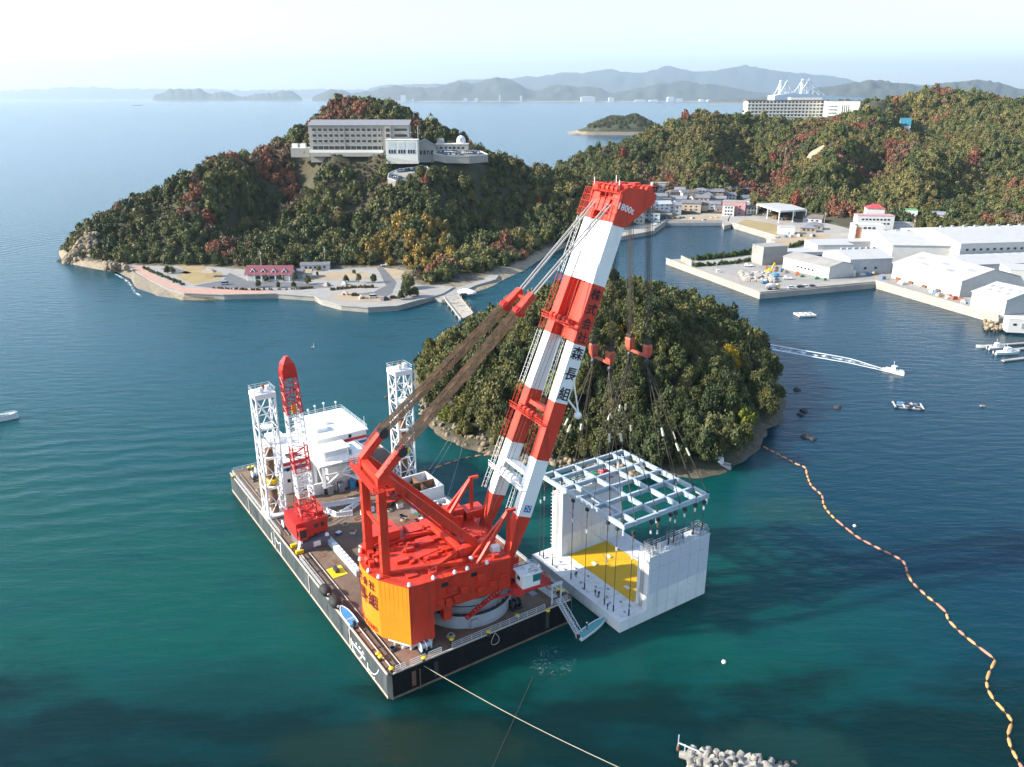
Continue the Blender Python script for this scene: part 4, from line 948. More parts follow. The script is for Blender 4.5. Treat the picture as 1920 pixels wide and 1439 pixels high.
# ------------------------------------------------------------------ spud towers
def spud_tower(a, b, top, label, plabel, ptop, ring):
    t = thing('spud_tower', label, 'tower', B(a, b, DZ), group='white lattice spud towers on the barge'); s_ = 2.15
    cn = [(-s_, -s_), (s_, -s_), (s_, s_), (-s_, s_)]
    for x, y in cn: MB().tube(B(a + x, b + y, DZ), B(a + x, b + y, top - 1.2), .24, 8).build('leg', WHITE, t)
    n = 8; hh = (top - 1.2 - DZ) / n
    for k in range(n):
        mb = MB(); z0 = DZ + k * hh
        for i in range(4):
            p, q = cn[i], cn[(i + 1) % 4]
            mb.tube(B(a + p[0], b + p[1], z0 + hh), B(a + q[0], b + q[1], z0 + hh), .13, 6)
            if k % 2 == 0: mb.tube(B(a + p[0], b + p[1], z0), B(a + (p[0] + q[0]) / 2, b + (p[1] + q[1]) / 2, z0 + hh), .12, 6); mb.tube(B(a + q[0], b + q[1], z0), B(a + (p[0] + q[0]) / 2, b + (p[1] + q[1]) / 2, z0 + hh), .12, 6)
            else: mb.tube(B(a + (p[0] + q[0]) / 2, b + (p[1] + q[1]) / 2, z0), B(a + p[0], b + p[1], z0 + hh), .12, 6); mb.tube(B(a + (p[0] + q[0]) / 2, b + (p[1] + q[1]) / 2, z0), B(a + q[0], b + q[1], z0 + hh), .12, 6)
        if k % 2: mb.lathe([(1.35, z0 + hh - .12), (1.6, z0 + hh - .12), (1.6, z0 + hh + .12), (1.35, z0 + hh + .12)], B(a, b, 0), 14)
        mb.build('bracing', WHITE, t)
    bbox(MB(), a - 2.4, a + 2.4, b - 2.4, b + 2.4, top - 1.2, top).build('head_platform', WHITER, t)
    railing(MB(), [B(a + x * 1.1, b + y * 1.1, top) for x, y in cn + cn[:1]], 1.1, 1.6, .045).build('railing', GREYW, t)
    for dx, dy, m_ in ((-1, -.6, WHITER), (.8, .5, RUST), (-.2, 1.2, WHITE)):
        mb = MB(); c = B(a + dx, b + dy, top + .7); mb.tube(c - BW * .4, c + BW * .4, .6, 12); mb.box(c - Vector((0, 0, .4)), (1.1, 1.1, .6)); mb.build('sheave', m_, t)
    bbox(MB(), a - 2.6, a + 2.6, b - 2.6, b + 2.6, DZ + .01, DZ + .5).build('base_frame', WHITE, t)
    p = thing('spud_pile', plabel, 'pile', B(a, b, 0), group='brown steel spud piles')
    MB().lathe([(.95, -2.5), (.95, ptop - .3), (.8, ptop), (.05, ptop + .02)], B(a, b, 0), 20).build('shaft', RUST, p)
    MB().lathe([(.96, ring - .5), (1.5, ring - .45), (1.5, ring + .3), (1.3, ring + .5), (.96, ring + .5)], B(a, b, 0), 8).build('collar', YEL, p)
    for x, y in ((1.5, 0), (-1.5, 0), (0, 1.5), (0, -1.5)): MB().box(B(a + x, b + y, ring), (.5, .5, 1.0), BAX).build('collar_lug', YEL, p)
    return t
spud_tower(68.0, 2.9, 36.8, 'white lattice tower on the barge edge behind the small red crane', 'brown steel pile with a yellow collar inside the lattice tower by the small red crane', 22.5, 14.2)
spud_tower(66.2, 36.8, 36.4, 'white lattice tower on the far barge edge beside the wooded island', 'brown steel pile with a yellow collar inside the lattice tower beside the wooded island', 25.0, 13.8)

# ------------------------------------------------------------------ small red lattice crane
dc = thing('deck_crane', 'small red and white lattice boom crane standing upright on the barge deck', 'crane', B(52, 5, DZ))
def lattice(mb, p0, p1, w0, d0, w1, d1, nb, r, ex, ey):
    P = []
    for k in range(nb + 1):
        c = Vector(p0).lerp(Vector(p1), k / nb); w = (w0 + (w1 - w0) * k / nb) / 2; d = (d0 + (d1 - d0) * k / nb) / 2
        P.append([c + ex * (sx * w) + ey * (sy * d) for sx, sy in ((-1, -1), (1, -1), (1, 1), (-1, 1))])
    for k in range(nb):
        for i in range(4):
            mb.tube(P[k][i], P[k + 1][i], r, 5)
            a, b = (P[k][i], P[k + 1][(i + 1) % 4]) if k % 2 else (P[k][(i + 1) % 4], P[k + 1][i])
            mb.tube(a, b, r * .55, 4); mb.tube(P[k][i], P[k][(i + 1) % 4], r * .55, 4)
    return mb
bbox(MB(), 47.2, 53.6, 1.8, 8.6, DZ + .01, DZ + 2.2).build('pedestal', M('grey violet steel', (.13, .12, .15), .6), dc)
bbox(MB(), 47.0, 47.18, 4.6, 6.2, DZ + .6, DZ + 1.8).build('notice_board', LETW, dc)
for b_ in (1.0, 2.6): MB().bar(B(46.9 + b_ * .4, b_, DZ + .4), B(49, 2.6, DZ + 2.4), .5, .3).build('bracket', WHITE, dc)
for a_ in (46.8, 50.0): bbox(MB(), a_, a_ + .8, .5, 2.2, DZ + .02, DZ + .8).build('stop_block', YEL, dc)
MB().lathe([(2.6, DZ + 2.2), (2.6, DZ + 2.7), (.1, DZ + 2.72)], B(51, 5, 0), 20).build('slew_ring', DARK, dc)
bd = bbox(MB(), 48.2, 56.0, 1.4, 5.2, DZ + 2.72, DZ + 6.6).build('body', REDD, dc); bbox(MB(), 48.8, 56.8, 5.22, 8.8, DZ + 2.72, DZ + 6.2).build('body', REDD, dc)
bbox(MB(), 50.5, 56.0, 6.4, 8.7, DZ + 6.2, DZ + 6.9).build('engine_cover', RED, dc)
cab2 = bbox(MB(), 46.9, 48.18, 1.6, 3.4, DZ + 3.0, DZ + 5.7).build('cab', REDD, dc); bbox(MB(), 46.86, 46.9, 1.8, 3.2, DZ + 3.6, DZ + 5.4).build('cab_window', GLASS, cab2); bbox(MB(), 47.1, 48.1, 1.56, 1.6, DZ + 3.8, DZ + 5.2).build('cab_window', GLASS, cab2)
for b_ in (5.8, 7.2): bbox(MB(), 48.72, 48.8, b_, b_ + .8, DZ + 4.2, DZ + 5.2).build('grille', DARK, dc)
railing(MB(), [B(48.2, 1.2, DZ + 6.6), B(56, 1.2, DZ + 6.6), B(57, 8.9, DZ + 6.6), B(49, 8.9, DZ + 6.6)], 1.0, 1.4, .045).build('railing', REDD, dc)
for a_, b_ in ((47.5, 1.9), (47.6, 8.0)): MB().lathe([(.05, .5), (.4, .25), (.5, -.2), (.05, -.25)], B(a_, b_, DZ + 2.4), 10).build('flood_lamp', WHITE, dc)
c0, c1 = B(50.0, 5.0, DZ + 4.5), B(52.6, 4.3, 47.0); ex, ey = BW, BU
cuts = [0, .20, .36, .52, .72, .88, .985]; cm = [REDD, WHITE, REDD, WHITE, REDD, REDD]
for k in range(6):
    f0, f1 = cuts[k], cuts[k + 1]; wd = lambda f: 3.5 - .4 * f if f < .9 else 3.1 - 3 * (f - .9)
    lattice(MB(), c0.lerp(c1, f0), c0.lerp(c1, f1), wd(f0), 2.4, wd(f1), 2.2, (5, 4, 4, 5, 4, 2)[k], .17, ex, ey).build('boom_section', cm[k], dc)
mb = MB(); hd = c0.lerp(c1, .93)
mb.loft([[hd + BW * (x * w) + BU * (y * d) + Vector((0, 0, z)) for x, y in ((-1, -1), (1, -1), (1, 1), (-1, 1))] for w, d, z in ((1.45, 1.0, 0), (1.5, 1.1, 1.6), (1.2, 1.2, 3.2), (.3, .5, 4.6))])
mb.build('boom_head', REDD, dc)
MB().box(hd - Vector((0, 0, 6.6)) - BU * 1.7, (.9, .9, 1.7), BAX).build('hook_block', M('orange paint', (.62, .20, .02), .5), dc)
for k in (-.3, .3): MB().tube(hd - Vector((0, 0, 5.8)) - BU * 1.7 + BW * k, hd + Vector((0, 0, 1)) - BU * 1.0 + BW * k, .05, 4).build('hoist_rope', ROPE, dc)
for k in (-1.3, 1.3): MB().tube(B(55.5, 5 + k, DZ + 8), hd + BW * (k * .8) + BU * .6, .06, 4).build('boom_stay', ROPE, dc)
for k in (-1.3, 1.3): MB().bar(B(52, 5 + k, DZ + 6.5), B(55.5, 5 + k, DZ + 8.2), .3).build('gantry', REDD, dc)

# ------------------------------------------------------------------ things lying on the deck
for i, (u_, v_) in enumerate(((610, 1107), (628, 1129))):
    o = thing('rubber_fender', ('fat black rubber fender on the deck edge above the other one', 'fat black rubber fender on the deck edge beside the blue skiff')[i], 'fender', at(u_, v_, DZ), group='black rubber fenders')
    p = at(u_, v_, DZ + 1.15); rings = []
    for k in range(9):
        s_ = -1 + k / 4; rr = 1.1 * max(.12, (1 - abs(s_) ** 3.2)) ** .5
        rings.append([p + BU * (s_ * 1.7) + BW * (math.cos(t_) * rr) + Vector((0, 0, math.sin(t_) * rr)) for t_ in [j * math.pi / 8 for j in range(16)]])
    smooth(MB().loft(rings).build('body', BLACKR, o)); MB().tube(p + BU * 1.6, p + BU * 2.0, .3, 10).build('end_fitting', GREY, o); MB().tube(p - BU * 2.0, p - BU * 1.6, .3, 10).build('end_fitting', GREY, o)
o = thing('spill_tray', 'yellow tray with a dark pump standing in it on the deck', 'tray', B(35.6, 5.0, DZ))
bbox(MB(), 33.6, 37.6, 3.7, 6.9, DZ + .02, DZ + .14).build('tray', YEL, o)
mb = MB(); mb.box(B(35.8, 5.2, DZ + .55), (1.6, .8, .8), BAX); mb.tube(B(34.8, 5.2, DZ + .6), B(36.9, 5.4, DZ + .7), .35, 10); mb.build('pump', DARK, o)
o = thing('deck_girder', 'long pale grey box girder lying along the deck', 'girder', B(42, 7.6, DZ))
bbox(MB(), 31.5, 54, 7.9, 9.1, DZ + .02, DZ + 1.3).build('beam', PALEB, o)
for i in range(9): bbox(MB(), 32 + i * 1.5, 33.1 + i * 1.5, 7.95, 9.05, DZ + 1.303, DZ + 1.42).build('cover_plate', WHITER, o)
def row_of_blocks(pl, n, lab):
    q = [at(u_, v_, DZ) for u_, v_ in pl]; tot = sum((b - a).length for a, b in zip(q[:-1], q[1:]))
    for i in range(n):
        d_ = tot * (i + .5) / n
        for a, b in zip(q[:-1], q[1:]):
            if d_ <= (b - a).length: break
            d_ -= (b - a).length
        p = a.lerp(b, min(1, d_ / (b - a).length)); e = (b - a).normalized(); ax = Matrix((e, Vector((0, 0, 1)).cross(e), Vector((0, 0, 1)))).transposed()
        o = MB().add(*barrier_geo(ax, tot / n * .9)).mesh('barrier', WHITER); o = link('barrier', o, None, p); tag(o, lab, 'barrier', 'white barrier blocks on the deck')
def barrier_geo(ax, L):
    mb = MB(); pr = [(-.45, 0), (.45, 0), (.45, .2), (.18, .45), (.12, 1.25), (-.12, 1.25), (-.18, .45), (-.45, .2)]
    mb.loft([[ax @ Vector((s_ * L / 2, y, z + .01)) for y, z in pr] for s_ in (-1, 1)]); return mb.v, mb.f
row_of_blocks([(601, 953), (640, 947), (683, 939)], 17, 'white block in the long straight row in front of the bulwark')
row_of_blocks([(607, 958), (633, 970), (662, 966)], 11, 'white block in the curved row beside the small red crane')
row_of_blocks([(638, 967), (655, 958), (672, 946)], 9, 'white block in the short slanting row between the two longer rows')
row_of_blocks([(676, 966), (702, 958)], 6, 'white block in the short row at the feet of the tall red mast')
def bin_box(name, label, a0, a1, b0, b1, z1, nx, ny, mfill, wall):
    o = thing(name, label, 'bin', B((a0 + a1) / 2, (b0 + b1) / 2, DZ)); t = .35
    for q in ((a0, a1, b0, b0 + t), (a0, a1, b1 - t, b1), (a0, a0 + t, b0 + t, b1 - t), (a1 - t, a1, b0 + t, b1 - t)): bbox(MB(), *q, DZ + .02, z1).build('side_wall', wall, o)
    bbox(MB(), a0 + t, a1 - t, b0 + t, b1 - t, DZ + .02, DZ + .6).build('floor', mfill, o)
    for i in range(1, nx): a_ = a0 + (a1 - a0) * i / nx; bbox(MB(), a_ - .2, a_ + .2, b0 + t, b1 - t, DZ + .6, z1 - .05).build('divider', RUST, o)
    for i in range(1, ny): b_ = b0 + (b1 - b0) * i / ny; bbox(MB(), a0 + t, a1 - t, b_ - .18, b_ + .18, DZ + .6, z1 - .12).build('divider', RUST, o)
    for i in range(5): a_ = a0 + (a1 - a0) * i / 4; bbox(MB(), a_ - .1, a_ + .1, b0 - .2, b0, DZ + .02, z1 - .3).build('rib', wall, o)
    return o
o = bin_box('spoil_hopper', 'large open hopper with rusty compartments at the far deck edge', 51.5, 61.0, 31.8, 40.3, 9.2, 2, 2, DARK, WHITER)
sr = random.Random(4)
for i in range(26): p = B(sr.uniform(57, 60.3), sr.uniform(32.5, 39.5), DZ + sr.uniform(.7, 2.2)); MB().bar(p, p + Vector((sr.uniform(-1.6, 1.6), sr.uniform(-1.6, 1.6), sr.uniform(-.3, 1))), .14).build('scrap', (RUST, GREYW, DARK)[i % 3], o)
o = bin_box('scrap_bin', 'small white open bin full of pale scrap behind the red machinery house', 44.3, 49.0, 35.2, 39.2, 7.2, 1, 1, DARK, WHITER)
for i in range(14): p = B(sr.uniform(45, 48.2), sr.uniform(36, 38.6), DZ + sr.uniform(.7, 1.6)); MB().bar(p, p + Vector((sr.uniform(-1, 1), sr.uniform(-1, 1), .2)), .22).build('scrap', (WHITE, DARK, GREYW)[i % 3], o)
o = thing('deck_locker', 'low white locker beside the small scrap bin', 'locker', B(41, 37, DZ)); bbox(MB(), 39.5, 43, 35.5, 38.5, DZ + .02, DZ + 1.3).build('body', WHITER, o); bbox(MB(), 39.4, 43.1, 35.4, 38.6, DZ + 1.3, DZ + 1.45).build('lid', WHITE, o)
o = thing('cable_reel', 'dark round cable reel standing behind the tall red masts', 'cable reel', B(56.5, 26.5, DZ))
c = B(56.5, 26.5, DZ + 1.9)
for s_ in (-1, 1): MB().tube(c + BU * (s_ * 1.0), c + BU * (s_ * 1.15), 1.85, 20).build('flange', RUST, o)
MB().tube(c - BU * 1.0, c + BU * 1.0, 1.2, 16).build('drum', DARK, o)
for s_ in (-1, 1): MB().bar(B(56.5 + s_ * 1.3, 25, DZ + .05), c + BU * (s_ * 1.3), .25).build('stand', WHITE, o)

# small gear scattered over the working deck
dkr = random.Random(41)
def free_spot():
    while True:
        a, b = dkr.uniform(14, 68), dkr.uniform(9.8, 38)
        if (B(a, b) - B(12, 22.5)).length > 24 and not (50 < a < 62 and b > 30) and not (43 < a < 50 and b > 34): return a, b
COIL = M('coiled mooring rope', (.34, .30, .22), .9, var=.3, scale=2)
for i, (a_, b_) in enumerate([free_spot() for _ in range(9)] + [(6, 3.8), (3.4, 14.5), (8.6, 38.6), (88, 4), (82, 3.2)]):
    o = thing('rope_coil', 'coil of %s lying on the barge deck' % ('dark hose' if i % 3 == 0 else 'pale mooring rope'), 'rope coil', B(a_, b_, DZ + .01), group='coils on the barge deck'); mb = MB()
    for k in range(3): r_ = .75 - .12 * k; mb.path([B(a_, b_, DZ + .12 + .16 * k) + Vector((math.cos(t_) * r_, math.sin(t_) * r_, 0)) for t_ in [j * math.pi / 7 for j in range(15)]], .11, 5)
    mb.build('coil', DARK if i % 3 == 0 else COIL, o)
BOXC = [M('crate green', (.03, .14, .09), .6), M('crate blue', (.03, .10, .24), .6), RUST, GREY, WHITER]
for i in range(18):
    a_, b_ = free_spot(); w_, d_, h_ = dkr.uniform(.8, 2.2), dkr.uniform(.7, 1.3), dkr.uniform(.5, 1.3); nm = ('green', 'blue', 'rusty', 'grey', 'white')[i % 5]
    o = thing('deck_crate', '%s steel crate standing on the open barge deck' % nm, 'crate', B(a_, b_, DZ + .01), group='crates on the barge deck'); ax = Matrix.Rotation(dkr.uniform(0, 3), 3, 'Z')
    MB().box(B(a_, b_, DZ + .01 + h_ / 2), (w_, d_, h_), ax).build('body', BOXC[i % 5], o); MB().box(B(a_, b_, DZ + .03 + h_), (w_ * 1.04, d_ * 1.04, .06), ax).build('lid', BOXC[(i + 3) % 5], o)
for i in range(7):
    a_, b_ = free_spot(); p = B(a_, b_, DZ + .06); pl = [p + Vector((math.cos(k * .5 + i) * k * .5, math.sin(k * .7 + i) * k * .45, 0)) for k in range(12)]
    o = thing('deck_hose', '%s hose snaking over the barge deck' % ('black', 'orange', 'pale')[i % 3], 'hose', p, group='hoses on the barge deck'); MB().path(pl, .09, 5).build('hose', (BLACKR, M('orange hose %d' % i, (.45, .12, .03), .7), COIL)[i % 3], o)
# ------------------------------------------------------------------ heavy lift crane
CC = B(12, 22.5, 0); PHI = math.radians(29); KD = Vector((math.cos(PHI), math.sin(PHI), 0)); KR_ = Vector((math.sin(PHI), -math.cos(PHI), 0)); UP = Vector((0, 0, 1))
def K(f, r, z): return CC + KD * f + KR_ * r + UP * z
def kbox(mb, f0, f1, r0, r1, z0, z1): return mb.prism([K(f0, r0, 0), K(f1, r0, 0), K(f1, r1, 0), K(f0, r1, 0)], z0, z1)
KAX = Matrix((KD, -KR_, UP)).transposed()
cr = thing('heavy_lift_crane', 'huge red heavy lift crane with a red and white banded twin leg boom', 'crane', K(0, 0, DZ))
TUB = M('weathered grey tub', (.32, .34, .37), .65, var=.1, scale=.3, dirt=(.14, .13, .12), dscale=.4, dlo=.58, dhi=.8, streak=True)
MB().lathe([(9.4, DZ + .01), (9.4, 8.0), (9.15, 8.25), (8.2, 8.3)], CC, 56).build('pedestal_ring', TUB, cr)
tb = MB().lathe([(8.2, 8.3), (8.2, 11.0), (7.9, 11.35), (.5, 11.4)], CC, 56).build('pedestal_drum', TUB, cr)
for z_, r_ in ((8.15, 9.5), (9.4, 8.3), (10.9, 8.28)): MB().lathe([(r_ - .15, z_), (r_ + .05, z_), (r_ + .05, z_ + .12), (r_ - .15, z_ + .12)], CC, 56).build('pedestal_band', DARK, cr)
mb = MB(); prev = None
for i in range(41):
    a = 2 * math.pi * i / 40; p = CC + Vector((math.cos(a) * 9.1, math.sin(a) * 9.1, 8.3)); mb.bar(p, p + UP * 1.0, .07)
    if prev: mb.bar(prev + UP * 1.0, p + UP * 1.0, .07); mb.bar(prev + UP * .5, p + UP * .5, .05)
    prev = p
mb.build('pedestal_railing', GREY, cr)
kbox(MB(), -3, -1.6, 9.36, 9.5, 5.6, 7.4).build('pedestal_door', GREY, cr)
MB().lathe([(7.4, 11.4), (7.4, 12.5), (.5, 12.52)], CC, 40).build('slew_ring', REDD, cr)
kbox(MB(), -9, 8.5, -7.6, 7.6, 11.7, 12.5).build('turntable', RED, cr)
for f_ in (-8.5, 7.0): kbox(MB(), f_, f_ + 1.6, 7.6, 9.4, 9.2, 12.5).build('hook_roller_bracket', RED, cr)
# machinery house
hs = kbox(MB(), -10.8, 5.0, -10.2, 10.2, 12.52, 19.0).build('machinery_house', RED, cr)
for i in range(27): f_ = -10.4 + i * .58; kbox(MB(), f_, f_ + .16, 10.2, 10.29, 12.6, 18.85).build('cladding_rib', RED, hs)
kbox(MB(), -10.9, 5.1, -10.4, 10.4, 19.0, 19.15).build('roof', RED, hs)
for f_, z_, w_, h_ in ((-9.6, 14.3, 1.3, 1.3), (-8.0, 14.1, 1.3, 1.3), (-6.4, 14.3, 1.3, 1.3), (-7.2, 16.2, 1.6, 1.6), (-5.0, 15.6, 1.4, 1.2), (-1.6, 14.6, 1.3, .9), (1.0, 15.1, 1.3, .9), (3.2, 15.8, 1.3, .9), (-1.4, 17.2, 1.5, 1.5)):
    mb = MB(); mb.box(K(f_, 10.55, z_), (w_, .6, h_), KAX); mb.box(K(f_, 10.95, z_ - .25), (w_ * .8, .3, h_ * .5), KAX); mb.build('vent_hood', RED, hs)
for f_, z_ in ((-9.2, 17.6), (-3.3, 17.9)): kbox(MB(), f_, f_ + 1.3, 10.3, 10.34, z_ - .4, z_ + .4).build('side_window', GLASS, hs)
# counterweight
cwp = [(-10.8, 10.2), (-15.4, 10.2), (-19.2, 5.2), (-20.0, 2.6), (-20.3, 0), (-20.0, -2.6), (-19.2, -5.2), (-15.4, -10.2), (-10.8, -10.2)]
CWM = RED
cw = MB().prism([K(f, r, 0) for f, r in cwp], 6.9, 19.0).build('counterweight', CWM, cr)
mb = MB(); mb.prism([K(f * 1.002, r * 1.002, 0) for f, r in cwp[:1] + cwp[1:]], 19.003, 19.12); mb.build('counterweight_top', RED, cw)
cen = K(-10, 0, 0)
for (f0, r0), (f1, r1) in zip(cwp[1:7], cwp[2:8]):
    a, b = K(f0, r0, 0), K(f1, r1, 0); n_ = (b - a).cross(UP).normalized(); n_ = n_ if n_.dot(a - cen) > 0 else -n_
    MB().add([a + UP * 6.95 + n_ * .05, b + UP * 6.95 + n_ * .05, b + UP * 18.95 + n_ * .05, a + UP * 18.95 + n_ * .05, a + UP * 6.95, b + UP * 6.95, b + UP * 18.95, a + UP * 18.95], [(0, 1, 2, 3), (4, 7, 6, 5), (0, 4, 5, 1), (1, 5, 6, 2), (2, 6, 7, 3), (3, 7, 4, 0)]).build('sunlit_back', REDSUN, cw)  # added cladding that paints the sunlit tone onto the red back faces
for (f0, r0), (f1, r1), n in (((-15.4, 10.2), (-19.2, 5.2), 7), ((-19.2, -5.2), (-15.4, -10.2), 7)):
    for i in range(n): k = (i + .5) / n; p = K(f0 + (f1 - f0) * k, r0 + (r1 - r0) * k, 0); n_ = (p - K(-10, 0, 0)).normalized(); MB().bar(p + UP * 7.0 + n_ * .0, p + UP * 18.9 + n_ * .06, .05).build('panel_rib', REDSUN, cw)
def text_mesh(body, size, o, xa, ya, mat, parent, name='lettering', ext=.03):
    cu = bpy.data.curves.new(name, 'FONT'); cu.body = body; cu.size = size; cu.extrude = ext; cu.align_x = 'CENTER'; cu.align_y = 'CENTER'; cu.resolution_u = 2; cu.offset = size * .012
    tmp = bpy.data.objects.new(name, cu); COL.objects.link(tmp); dg = bpy.context.evaluated_depsgraph_get(); dg.update()
    me = bpy.data.meshes.new_from_object(tmp.evaluated_get(dg)); bpy.data.objects.remove(tmp)
    me.materials.clear(); me.materials.append(mat)
    r = parent
    while r.parent is not None: r = r.parent
    xa, ya = xa.normalized(), ya.normalized(); za = xa.cross(ya); m4 = Matrix((xa, ya, za)).transposed().to_4x4(); m4.translation = o - OFF.get(r.name, Vector((0, 0, 0)))
    me.transform(m4); return link(name, me, parent)
# lettering on the curved back of the counterweight (facing the barge edge)
def back_text(ch, r, z, size, mat):
    f = -20.3 + (abs(r) / 5.2) ** 1.6 * 1.1; sl = -1.35 * (abs(r) / 5.2) ** .6 * .26 * (1 if r > 0 else -1)
    xa = (KR_ + KD * (.21 if r > 0 else -.21) * min(1, abs(r) / 2.6)); text_mesh(ch, size, K(f - .2, r, z), xa, UP, mat, cw)
for ch, r in zip('株式会社', (-3.6, -1.2, 1.2, 3.4)): back_text(ch, r, 16.9, 1.9, INKP)
for ch, r in zip('森長組', (-3.6, .1, 3.5)): back_text(ch, r, 13.7, 3.1, INKP)
for ch, r in zip('SUMITOMO', [-3.85 + i * 1.1 for i in range(8)]): back_text(ch, r, 7.9, 1.35, REDL)
mb = MB(); pl = [K(f * .99, r * .98, 19.12) for f, r in cwp[1:8]]; railing(mb, pl, 1.1, 1.5, .045); mb.build('railing', RED, cw)
for f_, r_ in ((-10.6, 10.0), (-15.2, 10.0), (-19.0, 5.0), (-19.9, 2.2), (-20.0, -2.2), (-19.0, -5.0), (-4, 10.2), (-6.5, 10.2), (0, 10.2), (-15, -10)): MB().lathe([(.05, .75), (.25, .6), (.38, .1), (.3, -.05), (.05, -.1)], K(f_, r_, 19.3), 10).build('flood_lamp', WHITE, cr)
# trestle below the counterweight
ts = thing('support_trestle', 'white braced trestle standing below the sunlit counterweight', 'trestle', K(-16, 8, DZ))
for f_, r_ in ((-15.2, 9.2), (-16.2, 8.2), (-12.5, 9.4), (-17.4, 6.8), (-11.2, 9.4)): MB().bar(K(f_, r_, DZ + .02), K(f_, r_, 6.88), .35).build('leg', WHITE, ts)
MB().bar(K(-11, 9.6, 6.6), K(-15.6, 9.6, 6.6), .25, .4).build('beam', WHITE, ts); MB().bar(K(-15.6, 9.4, 6.6), K(-18.2, 6.0, 6.6), .25, .4).build('beam', WHITE, ts)
MB().bar(K(-12.5, 9.4, 6.5), K(-15.2, 9.2, DZ + .3), .18).build('brace', WHITE, ts)
MB().bar(K(-19.2, -3.5, DZ + .02), K(-19.4, -3.5, 8.5), .7, .5).build('leg', GREYW, ts)
for i in range(3): kbox(MB(), -16.5, -12.2, 6.2 + i * .9, 6.5 + i * .9, DZ + .02, DZ + .45).build('bearer', WHITE, ts)
# roof gear
kbox(MB(), -16.5, -10.9, -10.0, -5.2, 19.13, 21.6).build('rear_engine_room', RED, cr)
rg = random.Random(12)
for f0, f1, r0, r1, h_ in ((-9, -6, -8.5, -5.5, 1.2), (-5, -2.2, -9.5, -6.5, .8), (-9.5, -6.5, 1.2, 3.4, .35), (-5.5, -3, .8, 2.6, .5), (-4.5, -1, 3.6, 6, .3), (-9.8, -7.4, 5.4, 7.6, .35), (-8.5, -5.5, -3.5, -1.2, .6), (-2.4, .2, -1.0, 1.5, .3), (-14.5, -12.5, 5.2, 7.6, .3), (-14.5, -12, .6, 2.4, .6), (-2, 3.5, -9.8, -6.6, 2.6), (3.8, 8, -9.4, -6.0, 1.8)):
    kbox(MB(), f0, f1, r0, r1, 19.16, 19.16 + h_).build('roof_hatch', RED, hs)
for i in range(16):
    f_, r_ = rg.uniform(-19.0, -15.2), rg.uniform(-7.5, 1.5)
    if abs(r_) > 5 and f_ < -17: f_ += 2
    mb = MB(); p = K(f_, r_, 19.6); 
    if i % 2: mb.tube(p - KR_ * .6, p + KR_ * .6, rg.uniform(.4, .7), 10)
    else: mb.box(p, (rg.uniform(.6, 1.2), rg.uniform(.6, 1.1), rg.uniform(.7, 1.3)), KAX)
    mb.build('rear_winch', RED, cr)
for i in range(34):
    f_, r_ = rg.uniform(-15.5, 4.2), rg.uniform(-9.2, 9.4); w_ = rg.uniform(.35, 1.1)
    mb = MB(); mb.box(K(f_, r_, 19.16 + w_ * .35), (w_ * rg.uniform(.8, 2.2), w_, w_ * .7), KAX)
    if i % 3 == 0: mb.tube(K(f_ + w_, r_, 19.3), K(f_ + w_, r_, 19.3 + rg.uniform(.7, 1.5)), .12, 6)
    mb.build('roof_fitting', RED, hs)
for p, q, w_ in ((K(-17, 4.5, 19.4), K(-4, 8.4, 19.8), .45), (K(-16.8, -4.5, 19.4), K(-3, -5.2, 19.8), .45), (K(-10, -4.8, 20.2), K(-4.2, -4.8, 19.5), .5), (K(-4.5, -4.2, 21.2), K(-3.2, 5.2, 20.6), .9), (K(-3.4, 5.4, 20.2), K(1.8, 5.4, 20.4), 1.4), (K(-10.2, 7.6, 19.3), K(-3.5, 5.4, 20.6), .6), (K(-6, -2, 19.4), K(2.0, -2.5, 19.6), .4), (K(-12, 3.0, 19.4), K(-4, 1.4, 19.5), .3)): MB().bar(p, q, w_, w_ * 1.3).build('roof_beam', RED, cr)
for r_ in (-5.4, 5.4): mb = MB(); mb.loft([[K(f, r_ + s_ * .35, z) for f, z in ((-6.5, 19.16), (2.6, 19.16), (2.6, 20.9), (1.0, 21.2), (-3.5, 19.9))] for s_ in (-1, 1)]); mb.build('gantry_foot', RED, cr)
for pl in ([K(-10.6, 10.1, 19.15), K(4.9, 10.1, 19.15)], [K(-10.6, 9.9, 19.15), K(-10.9, 2, 19.15)], [K(4.9, 10.0, 19.15), K(4.9, -10, 19.15)], [K(4.9, -10.2, 19.15), K(-10.5, -10.2, 19.15)]): railing(MB(), pl, 1.1, 2.0, .04).build('roof_railing', RED, cr)
for f_, r_ in ((-2, 7.8), (-13.5, -8), (-1, -8)): MB().lathe([(.3, 0), (.3, .5), (.5, .55), (.45, .8), (.05, 1.0)], K(f_, r_, 19.15 if f_ > -10 else 21.6), 12).build('roof_vent', GREYW, cr)
kbox(MB(), 2.6, 4.2, 6.4, 7.6, 19.16, 20.4).build('white_winch', WHITE, cr)
for f0, f1, r0, r1, z0, z1 in ((5.0, 9.0, -9.6, -3.4, 14.6, 17.4), (5.0, 8.2, 3.4, 9.4, 14.0, 15.2), (5.0, 8.4, -3.3, 3.3, 13.0, 14.6)): kbox(MB(), f0, f1, r0, r1, z0, z1).build('front_machinery', RED, cr)
